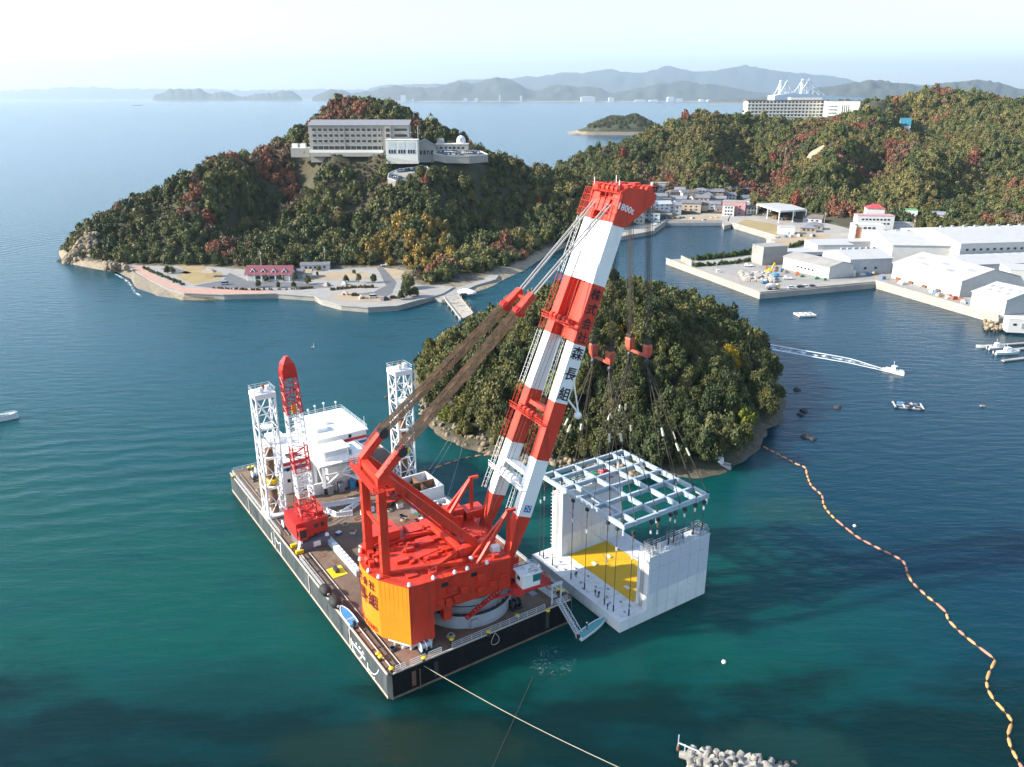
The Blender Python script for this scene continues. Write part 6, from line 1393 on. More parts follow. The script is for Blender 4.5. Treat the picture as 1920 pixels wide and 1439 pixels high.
p = far(755, 292, 606); wg = bld('hotel_restaurant', 'white framed hall with tall windows in front of the grey brown hotel', 'hall', Vector((p.x, 608, 58.0)), 23, 12, 13.0, 0, FACL, FACL, 'flat', 0, .5, door=False, base=3.5)
for i in range(3): 
    q = link('window', win_mesh(5.6, 8.0, .14, GREYW), wg); q.location = (-6.9 + 6.9 * i, -6.03, 7.6)
    for k in range(3): g_ = link('pane', win_mesh(1.4, 2.6), q); g_.location = (-1.9 + 1.9 * k, -.06, -2.6)
p = far(800, 280, 618); bld('entrance_hall', 'dark gabled entrance hall beside the hotel', 'hall', Vector((p.x - 2, 622, 59.5)), 17, 14, 6.5, .1, FAC, ROOFH, 'gable', 4.6, .8, win=[('f', 1, 5, 1.8, 3.0, .6, 0)], axis='y', base=5)
p = far(848, 280, 622); wr = bld('observatory_wing', 'low pale wing carrying a white observatory dome at the right end of the hotel', 'wing', Vector((p.x, 626, 59.5)), 24, 12, 7.6, 0, WALLG, FACL, 'flat', 0, 1.0, win=[('f', 2, 6, 1.9, 1.5, 1.0, 3.4)], base=6)
MB().lathe([(3.4, 7.9), (3.4, 9.6), (3.3, 10.8), (2.9, 12.0), (2.1, 13.0), (1.0, 13.6), (.05, 13.75)], (6.5, 0, 0), 24).build('dome', M('silver dome', (.62, .62, .62), .4, var=.08), wr, False)
MB().box((6.5, -3.35, 10.6), (1.0, .4, 3.0)).build('dome_slit', GREY, wr, False); MB().box((-9, 1, 9.6), (5.0, 5, 3.5)).build('roof_house', FAC, wr, False)
p = far(562, 280, 625); ax_ = bld('hotel_annex', 'low flat annex with two white water tanks left of the hotel', 'annex', Vector((p.x, 630, 60.5)), 14, 9, 3.4, 0, FAC, FACL, 'flat', 0, .4, base=3)
for x_ in (-4.2, 1.8): MB().box((x_, -1, 5.2), (4.2, 4, 3.0)).build('water_tank', WHITE, ax_, False)
# retaining walls and car park terrace below the hotel
def terrace(name, label, pl, drop_, top, wallm):
    """sloping car park on a retaining wall"""
    P = [far(*q) for q in pl]; o = thing(name, label, 'terrace', (P[0][0], P[0][1], P[0][2] - drop_)); n = len(P)
    MB().add([p - UP * drop_ for p in P] + P, [(i, (i + 1) % n, n + (i + 1) % n, n + i) for i in range(n)] + [tuple(range(n, 2 * n))]).build('retaining_wall', wallm, o)
    c = sum(P, Vector()) / n; MB().add([c + (p - c) * .94 + UP * .12 for p in P] + [c + UP * .12], [(i, (i + 1) % n, n) for i in range(n)]).build('paving', top, o)
    for a, b in zip(P, P[1:] + P[:1]): MB().bar(a + UP * .3, b + UP * .3, .4, .6).build('parapet', WALLW, o)
    return c
UP = Vector((0, 0, 1))
terrace('parking_terrace', 'curved parking terrace on a grey retaining wall below the hotel', [(727, 335, 583), (729, 327, 589), (740, 321, 596), (765, 316, 601), (800, 313, 604), (809, 322, 597), (797, 333, 588), (770, 339, 582), (742, 340, 580)], 10, ASPH, CONC)
terrace('hotel_forecourt', 'paved forecourt and car park at the right of the hotel entrance', [(812, 288, 612), (822, 282, 619), (900, 284, 622), (915, 291, 614), (880, 294, 610), (835, 293, 609)], 5, ASPH, CONC)
p0, p1 = Vector(T(728, 297, 600, 0)), Vector(T(785, 305, 600, 0)); o = thing('retaining_wall', 'white guard wall along the drive below the hotel', 'wall', p0); MB().bar(p0, p1, .6, 1.4).build('wall', WALLW, o)
# ------------------------------------------------------------------ eastern white hotel and neighbours
bx0, bx1 = far(1398, 225, 1085).x, far(1550, 225, 1085).x
EHW = M('resort hotel white', (.74, .72, .66), .7, var=.04); EHB = M('resort hotel brown roof edge', (.18, .13, .10), .7)
eh = bld('resort_hotel', 'long white resort hotel with rows of balconies on the eastern hill', 'hotel', Vector(((bx0 + bx1) / 2, 1095, 74)), bx1 - bx0, 16, 21.5, .06, EHW, EHB, 'flat', 0, 3, door=False, base=12)
BWd = bx1 - bx0
for k in range(5):
    MB().box((0, -8.9, 2.5 + 4.0 * k), (BWd, 1.8, 1.1)).build('balcony', EHW, eh, False)
    for i in range(22): q = link('window', win_mesh(2.6, 1.9), eh); q.location = (-BWd / 2 + BWd * (i + .5) / 22, -8.03, 4.2 + 4.0 * k)
MB().box((0, 0, 22.6), (BWd + 3, 19, .9)).build('roof_band', EHB, eh, False); MB().box((BWd * .25, 2, 24.2), (BWd * .4, 9, 3)).build('roof_house', EHW, eh, False)
p = far(1575, 224, 1080); e2 = bld('resort_hotel_wing', 'blocky white end wing of the resort hotel', 'hotel', Vector((p.x - 4, 1070, 72)), 40, 22, 24, -.25, EHW, EHB, 'flat', 0, 2, win=[('r', 5, 4, 2, 1.6, 2, 4)], door=False, base=12)
for k in range(5): MB().box((20.9, 0, 2.5 + 4.0 * k), (1.8, 20, 1.0)).build('balcony', EHW, e2, False); MB().box((-13, -11.7, 2.5 + 4.0 * k), (9, 1.4, 1.0)).build('balcony', EHW, e2, False)
for i in range(4): MB().box((0 + 2.4 * i, -11.06, 11), (.8, .14, 16)).build('window_strip', GLASS, e2, False)
p = far(1626, 222, 1085); bld('white_annex', 'long low white annex right of the resort hotel', 'annex', Vector((p.x, 1092, 70)), 40, 14, 9, 0, EHW, EHW, 'flat', 0, .5, door=False, base=10)
p = far(1698, 227, 1060); bl = bld('chapel', 'small chapel with a steep turquoise roof on the eastern hill', 'chapel', Vector((p.x + 2, 1064, 66)), 12, 11, 1.0, -.35, EHW, M('turquoise roof', (.03, .16, .22), .5), 'gable', 8.5, .4, axis='x', base=8)
MB().add([(-6.5, -5.9, .5), (-6.5, 5.9, .5), (-6.5, 0, 9.8)], [(0, 1, 2)]).build('gable_front', EHW, bl, False)

# ------------------------------------------------------------------ waterfront park
p = at(505, 527, 2.3); ph = bld('rest_house', 'long white rest house with a maroon roof and four white dormers', 'rest house', p + Vector((0, 4.5, 0)), 25, 9, 4.2, -.03, WALLW, ROOFM, 'gable', 3.6, 1.0, win=[('f', 1, 4, 2.6, 1.8, 1.0, 0, .18)])
for i in range(4):
    d_ = MB(); x_ = -9 + 6 * i; d_.add([(x_ - 1.3, -4.0, 5.0), (x_ + 1.3, -4.0, 5.0), (x_, -4.0, 6.6), (x_ - 1.3, -1.0, 5.4), (x_ + 1.3, -1.0, 5.4), (x_, -1.0, 6.6)], [(0, 1, 2), (3, 5, 4), (0, 2, 5, 3), (1, 4, 5, 2)]); d_.build('dormer', ROOFM, ph, False)
    e = MB(); e.bar((x_ - 1.35, -4.15, 4.95), (x_, -4.15, 6.75), .3); e.bar((x_ + 1.35, -4.15, 4.95), (x_, -4.15, 6.75), .3); e.build('dormer_barge_board', WHITE, ph, False)
for i in range(7): MB().bar((-12 + 4 * i, -5.2, 0), (-12 + 4 * i, -5.2, 4.0), .35).build('veranda_post', WHITE, ph, False)
p = at(556, 522, 2.3); bld('park_shed', 'small grey shed right behind the maroon roofed rest house', 'shed', p + Vector((0, 3, 0)), 7, 6, 3.2, 0, WALLG, ROOFG, 'gable', 1.2, .4)
p = at(590, 507, 2.3); bld('park_store', 'long low white store at the edge of the woods behind the sandy yard', 'shed', p + Vector((0, 3, 0)), 17, 5, 3.0, .12, WALLW, ROOFG, 'gable', 1.3, .4, win=[('f', 1, 5, 1.4, 1.2, 1.0, 0)])
p = at(570, 521, 2.3); bld('park_hut', 'tan roofed hut between the rest house and the sandy yard', 'hut', p + Vector((0, 2, 0)), 8, 6, 2.8, .1, WALLW, SANDC, 'gable', 1.4, .5)
p = at(394, 519, 2.3); gz = thing('gazebo', 'open pavilion with a pale hipped roof on the park lawn', 'gazebo', p)
for x_ in (-2.8, 2.8):
    for y_ in (-2.0, 2.0): MB().bar((x_, y_, 0), (x_, y_, 2.8), .3).build('post', WALLW, gz, False)
MB().add([(-3.6, -2.8, 2.8), (3.6, -2.8, 2.8), (3.6, 2.8, 2.8), (-3.6, 2.8, 2.8), (-1.2, 0, 4.4), (1.2, 0, 4.4)], [(0, 1, 5, 4), (2, 3, 4, 5), (1, 2, 5), (3, 0, 4), (0, 3, 2, 1)]).build('roof', M('tan roof', (.35, .27, .20), .8), gz, False)
PT = [(314, 513, 2.6, 'pair'), (323, 513, 2.4, 'pair'), (409, 500, 4.6, 'b'), (372, 495, 1.6, 's'), (485, 539, 2.2, 'r'), (500, 528, 2.0, 'o'), (522, 540, 1.9, 'r'), (528, 527, 2.2, 'o'), (551, 539, 1.8, 'r'), (553, 529, 2.6, 'o'), (578, 533, 2.6, 'o'), (598, 508, 1.7, 's'), (595, 517, 1.3, 's'), (664, 514, 1.5, 's'), (649, 529, 2.2, 'r'), (673, 531, 2.6, 'r'), (701, 530, 2.6, 'r'), (765, 541, 4.8, 'b'), (762, 558, 4.4, 'b'), (778, 556, 3.0, 'b'), (752, 562, 2.6, 'b')]
PL = {'pair': 'round dark tree of the pair beside the promenade', 'b': 'broad dark evergreen bush tree at the edge of the park', 's': 'small slim young tree on the park lawn', 'r': 'round clipped dark shrub tree in the row by the car park', 'o': 'olive green tree in the row before the maroon roofed house'}
for i, (u_, v_, r_, k_) in enumerate(PT):
    p = at(u_, v_, 2.3); plant(p.x, p.y, 2.3, r_ * .9, r_ * 1.5, GREENS[(i * 3) % 6] if k_ != 'o' else (.09, .09, .03), 'park_tree', PL[k_], 'tree', 'trees of the waterfront park', i, i * 1.1)
rp = np.random.RandomState(6); hp = []
def hedge(pl, n, r, z, name, label, tint_, seed=1):
    q = [at(u_, v_, z) for u_, v_ in pl]; P_ = []; rs_ = np.random.RandomState(seed)
    for i in range(n):
        k = (i + rs_.rand()) / n * (len(q) - 1); a = int(min(k, len(q) - 2)); p = q[a].lerp(q[a + 1], k - a); P_.append((p.x + rs_.normal() * r * .4, p.y + rs_.normal() * r * .4, z - .2))
    s_ = r * (.7 + .6 * rs_.rand(n)); forest(name, label, np.array(P_), np.c_[s_, s_, s_ * 1.5], rs_.randint(0, 5, n), np.array(tint_) * (.7 + .6 * rs_.rand(n, 1)), seed)
hedge([(268, 503), (300, 517), (345, 536)], 40, 1.0, 2.3, 'promenade_hedge', 'low green hedge along the promenade', (.07, .08, .025), 3)
hedge([(620, 545), (660, 540), (702, 540)], 40, .9, 2.3, 'weedy_bank', 'brown weedy bank in front of the sea side car park', (.16, .11, .05), 4)
hedge([(400, 541), (470, 545), (560, 543), (586, 541)], 50, .8, 2.3, 'planting_strip', 'low brown planting strip along the sea wall', (.13, .09, .045), 5)
for i, (u_, v_, c_, lb) in enumerate(((646, 553, (.55, .40, .36), 'pinkish dome tent by the sea wall'), (680, 560, (.50, .38, .30), 'tan tent between two parked cars'), (722, 563, (.07, .06, .12), 'dark purple tent near the end of the camp strip'), (613, 536, (.36, .30, .26), 'large tan and blue tent beside the path'), (645, 534, (.6, .6, .62), 'white awning in the row of shrubs'))):
    p = at(u_, v_, 2.33); o = thing('tent', lb, 'tent', p, .4 * i, 'tents of the camp strip'); e = MB().loft([[(x * 1.9, y * 1.5, 0) for x, y in ((-1, -1), (1, -1), (1, 1), (-1, 1))], [(x * 1.7, y * 1.2, .9) for x, y in ((-1, -1), (1, -1), (1, 1), (-1, 1))], [(x * .7, y * .3, 1.9) for x, y in ((-1, -1), (1, -1), (1, 1), (-1, 1))]]).build('canopy', OBJP, o, False); e.color = (*c_, 1)
    MB().box((0, -1.48, .6), (.8, .1, 1.1)).build('door_flap', DARK, o, False)
o = thing('tarpaulin_pile', 'heap covered by a white tarpaulin beside the jetty', 'tarpaulin', at(873, 549, 1.6)); mb = MB()
mb.ball((0, 0, .6), 3.2, 12, 6, (1.4, 1, .45)); mb.ball((3.2, -2, .4), 2.4, 10, 6, (1.2, .9, .5)); mb.build('cover', WHITE, o, False)
for i in range(3):
    o = thing('orange_float', 'orange float tube stacked at the root of the jetty', 'float', at(776 + 9 * i, 551 + i, 1.7), .3 + .1 * i, 'orange floats stacked beside the jetty'); MB().tube((-2.2, 0, .35), (2.2, 0, .35), .38, 8).build('tube', M('orange float %d' % i, (.5, .16, .05), .7), o, False)
# ------------------------------------------------------------------ village
VH = [(1239, 361, 14, 10, 8, 'flat', (.66, .66, .65), 'tall white flat roofed house beside the crane head', 0), (1262, 372, 9, 8, 5.0, 'hip', (.30, .22, .16), 'brown hip roofed house second in the back row', .3), (1268, 381, 9, 7, 3.4, 'gable', (.68, .66, .62), 'low white shed house in the second row', -.2), (1288, 373, 11, 9, 4.6, 'gable', (.60, .58, .54), 'grey roofed pale house in the back row', .3), (1300, 371, 8, 7, 4.6, 'gable', (.55, .53, .48), 'narrow grey roofed house in the back row', .1),
      (1316, 369, 11, 9, 4.8, 'hip', (.45, .40, .34), 'grey hipped house in the middle of the back row', .25), (1342, 371, 13, 9, 5.2, 'gable', (.34, .26, .19), 'brown walled house with a wide grey roof', -.15), (1374, 366, 11, 8, 5.0, 'gable', (.30, .25, .20), 'dark brown house at the right end of the back row', .2), (1391, 365, 11, 8, 5.4, 'gable', (.28, .23, .19), 'brown house closest to the wooded slope', .2), (1318, 384, 12, 9, 6.0, 'gable', (.33, .24, .18), 'two storey brown house above the beige house', -.35),
      (1343, 383, 12, 8, 4.2, 'gable', (.40, .36, .31), 'grey roofed house behind the white house', .2), (1335, 395, 13, 8, 5.0, 'gable', (.70, .69, .66), 'white house with a thin red roof edge', -.1), (1297, 398, 15, 10, 7.2, 'gable', (.52, .41, .31), 'beige two storey house facing the quay', -.2), (1239, 395, 15, 9, 5.4, 'gable', (.66, .67, .68), 'white house with a pale blue roof left of the grey house', .2), (1260, 400, 14, 9, 6.6, 'gable', (.42, .43, .45), 'grey two storey house facing the quay', -.05),
      (1379, 403, 17, 11, 11.0, 'flat', (.48, .25, .24), 'pink three storey block by the inner basin', -.35), (1367, 406, 8, 8, 8.6, 'flat', (.70, .69, .66), 'narrow white three storey house attached to the pink block', -.2), (1399, 383, 10, 8, 5.6, 'gable', (.33, .29, .25), 'grey gabled house right behind the pink block', .4), (1222, 416, 12, 8, 5.0, 'flat', (.55, .62, .66), 'pale blue shed on the quay below the crane head', -.1), (1204, 402, 13, 9, 5.0, 'gable', (.36, .28, .21), 'brown house left of the pale blue shed', .1),
      (1228, 377, 19, 8, 4.0, 'gable', (.44, .44, .45), 'long grey roofed house behind the crane head', .05), (1368, 377, 10, 8, 4.6, 'gable', (.50, .47, .43), 'small grey house above the pink block', .1), (1408, 402, 10, 8, 5.0, 'hip', (.58, .55, .50), 'pale hip roofed house next to the open shed', .2), (1246, 412, 11, 6, 4.0, 'flat', (.10, .10, .11), 'dark walled shed on the village quay', -.1), (1193, 420, 11, 8, 4.6, 'gable', (.44, .40, .36), 'grey house at the left end of the village quay', .1),
      (1528, 418, 13, 9, 3.6, 'gable', (.42, .44, .48), 'grey roofed house behind the open shed', -.5), (1518, 436, 10, 8, 3.0, 'hip', (.34, .27, .20), 'low traditional brown house beside the white hut', -.3), (1530, 431, 10, 8, 3.2, 'hip', (.36, .30, .24), 'traditional tiled house left of the utility pole', -.3), (1355, 372, 9, 7, 4.4, 'gable', (.44, .38, .32), 'small tiled house between two brown houses', .5), (1275, 366, 8, 6, 4.0, 'gable', (.40, .36, .30), 'small grey house at the foot of the slope', -.2)]
ROOFS = [ROOFG, M('blue grey tile roof', (.19, .20, .22), .7, var=.2), M('brown tile roof', (.15, .12, .10), .75, var=.2), M('pale metal roof', (.42, .44, .46), .5, var=.1)]
for i, (u_, v_, w_, d_, h_, rf_, c_, lb, yw) in enumerate(VH):
    p = ground(u_, v_); p.y += d_ * .5
    nr = 2 if h_ > 4.5 else 1; nr = 3 if h_ > 8 else nr
    bld('village_house', lb, 'house', p, w_ * 1.15, d_ * 1.1, h_, yw, OBJP, ROOFS[3] if 'blue roof' in lb else (CONC if rf_ == 'flat' else ROOFS[(i * 5) % 3]), rf_, 2.2, .6, win=[('f', nr, 3, 1.5, 1.2, 1.0, 2.8), ('l', nr, 2, 1.3, 1.1, 1.0, 2.8)], color=c_, group='houses of the fishing village')
vr = random.Random(61)
for i, (u_, v_) in enumerate(((1250, 385), (1278, 382), (1305, 383), (1328, 376), (1352, 386), (1362, 366), (1386, 374), (1272, 392), (1318, 397), (1350, 398), (1212, 388), (1216, 398), (1410, 388), (1395, 393))):
    p = ground(u_, v_); p.y += 4; bld('village_house', 'small grey roofed house squeezed between the larger village houses', 'house', p, vr.uniform(8, 11), vr.uniform(6, 8), vr.uniform(3.6, 5.6), vr.uniform(-.4, .5), OBJP, ROOFS[i % 3], 'gable' if i % 3 else 'hip', 2.0, .5, win=[('f', 1, 2, 1.4, 1.1, 1.0, 0)], color=vr.choice([(.40, .35, .29), (.55, .54, .51), (.32, .26, .21), (.48, .46, .43)]), group='houses of the fishing village')
# more houses up the right hand valley
for u_, v_, w_, d_, h_, rf_, c_, rc, lb in ((1700, 412, 13, 9, 7.5, 'flat', (.70, .69, .65), None, 'white block with a green roof edge above the grey building'), (1752, 414, 13, 9, 5.0, 'gable', (.70, .69, .66), None, 'white gabled house beside the hill road'), (1776, 417, 9, 7, 4.2, 'gable', (.66, .65, .62), None, 'small white house nearest the hill road'), (1748, 450, 16, 7, 4.0, 'flat', (.62, .60, .54), None, 'low cream house in front of the tangled slope'), (1718, 452, 12, 6, 3.4, 'hip', (.46, .40, .34), None, 'low brown house beside the cream house'), (1868, 405, 10, 6, 3.0, 'gable', (.52, .52, .50), None, 'small pale shed on the slope at the right')):
    p = ground(u_, v_); bld('slope_house', lb, 'house', p, w_, d_, h_, -.3, OBJP, M('roof of ' + lb[:12], (.10, .30, .12) if 'green' in lb else (.24, .25, .27), .7, var=.12), rf_, 1.8, .5, win=[('f', 2 if h_ > 5 else 1, 3, 1.5, 1.2, 1.0, 2.8)], color=c_, group='houses on the eastern slope')
# four storey office with red hipped part
p = at(1622, 452, 5); of = bld('office_building', 'white four storey office building with an orange panel at the quay', 'office', p, 20, 11, 11.5, -.12, WALLW, WALLW, 'flat', 0, .4, win=[('f', 4, 3, 2.0, 1.3, 1.0, 2.7, .28)], base=4)
MB().box((-7.5, -5.6, 5.5), (4.0, .25, 9.5)).build('orange_panel', M('orange tile panel', (.42, .17, .07), .8, var=.2), of, False); MB().box((-9.6, -5.9, 6), (1.4, 1.2, 11.5)).build('stair_fin', WALLW, of, False)
for k in range(4): q = link('window', win_mesh(1.6, 1.4), of); q.location = (-9.0 + 0, -5.66, 2.0 + 3.2 * k)
p = at(1638, 440, 5); o2 = bld('rear_office', 'white three storey rear wing with long window rows', 'office', p + Vector((2, 8, 0)), 26, 10, 13, -.12, WALLW, M('pale pink roof edge', (.45, .25, .26), .7), 'flat', 0, .6, win=[('f', 2, 8, 1.6, 1.2, 6.8, 3.0)], base=6)
p = at(1650, 428, 6); bld('red_roof_house', 'white building with a red hipped roof behind the office', 'house', p + Vector((0, 14, 0)), 13, 10, 13.5, -.2, WALLW, M('red roof', (.42, .06, .07), .6), 'hip', 3.0, .6, win=[('r', 3, 2, 1.6, 1.6, 3, 4)], base=6)
p = at(1680, 436, 5); bld('grey_annex', 'grey annex with dark doors right of the office', 'annex', p, 20, 9, 7, -.1, OBJP, CONC, 'flat', 0, .3, color=(.45, .45, .46), win=[('f', 1, 5, 2.2, 2.4, .6, 0)])
p = at(1680, 452, 4); bld('pale_store', 'low pale blue store beneath the sloping ramp', 'store', p, 17, 6, 3.6, -.05, OBJP, ROOFS[3], 'flat', 0, .3, color=(.52, .56, .60), win=[('f', 1, 6, 1.2, .9, 1.6, 0)])
# open shed
sh_ = thing('open_shed', 'open sided boat shed with a big white roof on tall posts', 'shed', at(1462, 424, 3))
q4 = PX(12.5, (1419, 383), (1473, 381), (1513, 394), (1463, 397))
MB().prism(q4, 12.5, 13.0).build('roof', ROOFW, sh_)
for a, b in zip(q4, q4[1:] + q4[:1]):
    MB().bar(a - UP * .4, b - UP * .4, .3, .9).build('fascia', WHITE, sh_)
    for k in (0.02, .5): p = a.lerp(b, k); MB().bar((p.x, p.y, 2.5), (p.x, p.y, 12.4), .7).build('post', WHITE, sh_)
for i in range(5): a, b = q4[0].lerp(q4[3], i / 4), q4[1].lerp(q4[2], i / 4); MB().bar(a - UP * .5, b - UP * .5, .3, .6).build('roof_beam', GREYW, sh_)
cS = (q4[0] + q4[2]) / 2
bp_ = random.Random(8)
for i in range(14):
    o = thing('stored_stack', 'stack of timber and gear stored under the open shed roof', 'stack', (cS.x + bp_.uniform(-16, 16), cS.y + bp_.uniform(-14, 14), 3.05), bp_.uniform(0, 1.5), 'gear stored under the open shed'); e = MB(); w_ = bp_.uniform(2, 5)
    for k in range(3): e.box((bp_.uniform(-.2, .2), 0, .4 + .75 * k), (w_, bp_.uniform(1.5, 2.5), .7))
    e = e.build('stack_body', OBJP, o, False); e.color = (*bp_.choice([(.20, .10, .06), (.08, .07, .07), (.30, .20, .12), (.15, .16, .18)]), 1)
p = at(1473, 438, 3); bld('white_hut', 'white hut with a flat pale roof on the corner of the basin', 'hut', p, 12, 8, 5.0, -.25, WALLW, ROOFW, 'flat', 0, .5, win=[('r', 1, 2, 1.2, 1.0, 1.5, 0)])
# ------------------------------------------------------------------ factory halls
def hall(name, label, A, Bc, Cc, he, hr, wall, roofm, win=(), z=3.0, skylights=0, vents=0):
    """gabled hall: ground corners A-B along the length, B-C across the gable"""
    A, Bc, Cc = (at(*q, z) for q in (A, Bc, Cc)); e = (Bc - A); L = e.length; e.normalize(); n_ = Vector((-e.y, e.x, 0)); W = (Cc - Bc).dot(n_); n_ = n_ if W > 0 else -n_; W = abs(W)
    c = (A + Bc) / 2 + n_ * W / 2; yaw = math.atan2(e.y, e.x)
    if (Vector((math.sin(yaw), -math.cos(yaw), 0))).dot(n_) > 0: yaw += math.pi
    o = bld(name, label, 'factory hall', c, L, W, he, yaw, wall, roofm, 'gable', hr - he, .6, win=win, door=False)
    for i in range(skylights):
        k = (i + .5) / skylights; sl = MB(); x = (-.5 + k) * L * .9; y0 = -W * (.18 + .14 * (i % 2)); zz = he + (hr - he) * (1 - abs(y0) / (W / 2)); th = math.atan2(hr - he, W / 2)
        sl.box((x, y0, zz + .32), (L / skylights * .5, W * .07, .1), Matrix.Rotation(th, 3, 'X')); sl.build('skylight', GREY, o, False)
    for i in range(vents): x = (-.5 + (i + .5) / vents) * L * .92; MB().box((x, 0, hr + .6), (1.6, 1.6, 1.0)).build('roof_vent', GREY, o, False)
    nr = max(4, int(L / 6))
    for i in range(nr): x = (-.5 + (i + .5) / nr) * L; sd = MB(); [sd.bar((x, s_ * (W / 2 + .62), he - .30), (x, 0, hr + .30), .12, .1) for s_ in (-1, 1)]; sd.build('roof_seam', GREYW, o, False)
    return o, L, W
WCOR = M('white corrugated wall', (.47, .465, .445), .7, var=.06, dirt=(.5, .47, .42), dscale=.3, dlo=.58, dhi=.8, streak=True)
GCOR = M('grey corrugated wall', (.40, .41, .43), .7, var=.08, dirt=(.26, .25, .25), dscale=.35, dlo=.55, dhi=.8, streak=True)
ho, L_, W_ = hall('factory_hall', 'big white factory hall with a pale gabled roof along the quay', (1671, 521), (1798, 558), (1886, 543), 8.5, 13.5, WCOR, ROOFW, [], skylights=5)
dd = MB().box((L_ / 2 + .06, -W_ * .05, 2.8), (.2, 5, 5.6)).build('door_opening', DARK, ho, False); MB().box((-L_ / 2 - .06, -W_ * .05, 2.8), (.2, 5, 5.6)).build('door_opening', DARK, ho, False)
for i in range(4): MB().box((-L_ * .38 + L_ * .2 * i, -W_ / 2 - .5, .7), (3, .8, 1.2)).build('wall_bin', RUST, ho, False)
hall('factory_hall', 'white hall with skylight patches at the right end of the quay', (1818, 575), (1882, 592), (1960, 578), 7.5, 11, WCOR, ROOFW, [], skylights=7)
hall('factory_hall', 'long hall with a grey side wall behind the yard office', (1669, 513), (1591, 516), (1572, 496), 9, 12, GCOR, ROOFW, [('f', 1, 2, 1.6, 1.2, 3, 0, .25)], vents=6)
ho, L_, W_ = hall('factory_hall', 'largest white factory hall with a row of small windows at the back', (1795, 497), (2010, 490), (2010, 455), 13, 18, WCOR, ROOFW, [('f', 1, 16, 1.8, 1.3, 8.5, 0, .03), ('l', 1, 6, 1.6, 1.2, 8.0, 0)], vents=9)
hall('factory_hall', 'wide white hall under the window row of the largest hall', (1812, 520), (2010, 512), (2010, 492), 7, 10, WCOR, ROOFW, [])
hall('factory_hall', 'white hall left of the largest hall with a long plain roof', (1670, 490), (1795, 492), (1795, 460), 10, 14, WCOR, ROOFW, [], vents=5)
hall('factory_hall', 'long low white hall behind the block yard', (1467, 503), (1553, 524), (1572, 512), 7, 9, WCOR, CONC, [('f', 1, 5, 1.4, 1.0, 2.5, 0, .3)])
p = at(1446, 497, 3); bld('concrete_silo_block', 'grey concrete cube building at the left end of the long low hall', 'store', p + Vector((0, 6, 0)), 17, 12, 11, .3, CONC, CONC, 'flat', 0, .2, door=False)
p = at(1503, 485, 3); bld('canopy_store', 'flat white canopy store with dark openings behind the low hall', 'store', p, 26, 14, 5, .1, WCOR, ROOFW, 'flat', 0, .6, win=[('f', 1, 4, 3.4, 3.0, .4, 0)])
p = at(1556, 480, 3); bld('upper_store', 'tall pale store above the canopy store', 'store', p, 24, 14, 8, .05, WCOR, ROOFW, 'flat', 0, .6, win=[('f', 1, 3, 2.4, 2.0, 3, 0)])
p = at(1575, 467, 3); bld('flat_store', 'long flat roofed store in front of the white office', 'store', p, 46, 12, 5.5, .12, GCOR, ROOFW, 'flat', 0, .5, door=False)
p = at(1935, 545, 3); bld('cream_block', 'cream end wall of a hall at the right edge', 'factory hall', p, 30, 18, 12, -.25, WCOR, ROOFW, 'flat', 0, .4, door=False)
p = at(1561, 512, 3); bld('yard_office', 'small white yard office beside the grey walled hall', 'office', p, 9, 7, 4, -.2, WALLW, CONC, 'flat', 0, .3, win=[('f', 1, 2, 1.6, 1.2, 1.2, 0)])
p = at(1594, 517, 3); bld('quay_hut', 'small white hut on the quay below the grey walled hall', 'hut', p, 5, 4, 3.2, -.2, WALLW, WALLW, 'flat', 0, .3)
p = at(1905, 613, 3); bld('harbour_hut', 'white hut above the rubble at the end of the quay', 'hut', p, 9, 6, 4, -.2, WALLW, WALLW, 'flat', 0, .3, win=[('f', 1, 2, 1.4, 1.0, 1.2, 0)])
sign = thing('notice_wall', 'pale concrete notice wall with orange panels on the mole tip', 'wall', at(1287, 493, 3)); pa, pb = at(1277, 490, 3), at(1297, 500, 3)
MB().bar(pa + UP * 1.8, pb + UP * 1.8, .6, 3.6).build('wall', CONCL, sign)
for k in (.25, .6): MB().bar(pa.lerp(pb, k) + UP * 1.9 + Vector((-.2, -.3, 0)), pa.lerp(pb, k + .16) + UP * 1.9 + Vector((-.2, -.3, 0)), .2, 2.2).build('orange_panel', M('faded orange board %d' % int(k * 10), (.46, .26, .18), .8), sign)
hedge([(1300, 500), (1330, 499), (1380, 494), (1420, 488)], 34, 1.3, 3.0, 'mole_shrubs', 'row of small conifers on the mole', (.045, .08, .02), 11)
hedge([(1300, 489), (1350, 484), (1390, 479), (1422, 474)], 60, 1.9, 3.0, 'mole_hedge', 'dense green hedge along the back of the mole', (.045, .075, .018), 12)
hedge([(1478, 466), (1495, 461), (1506, 457)], 20, 1.5, 3.0, 'basin_hedge', 'green hedge at the corner of the inner basin', (.05, .085, .02), 13)
hedge([(1892, 541), (1920, 536)], 8, 2.6, 3.0, 'hall_shrubs', 'dark shrubs beside the big hall gable', (.03, .05, .02), 14)

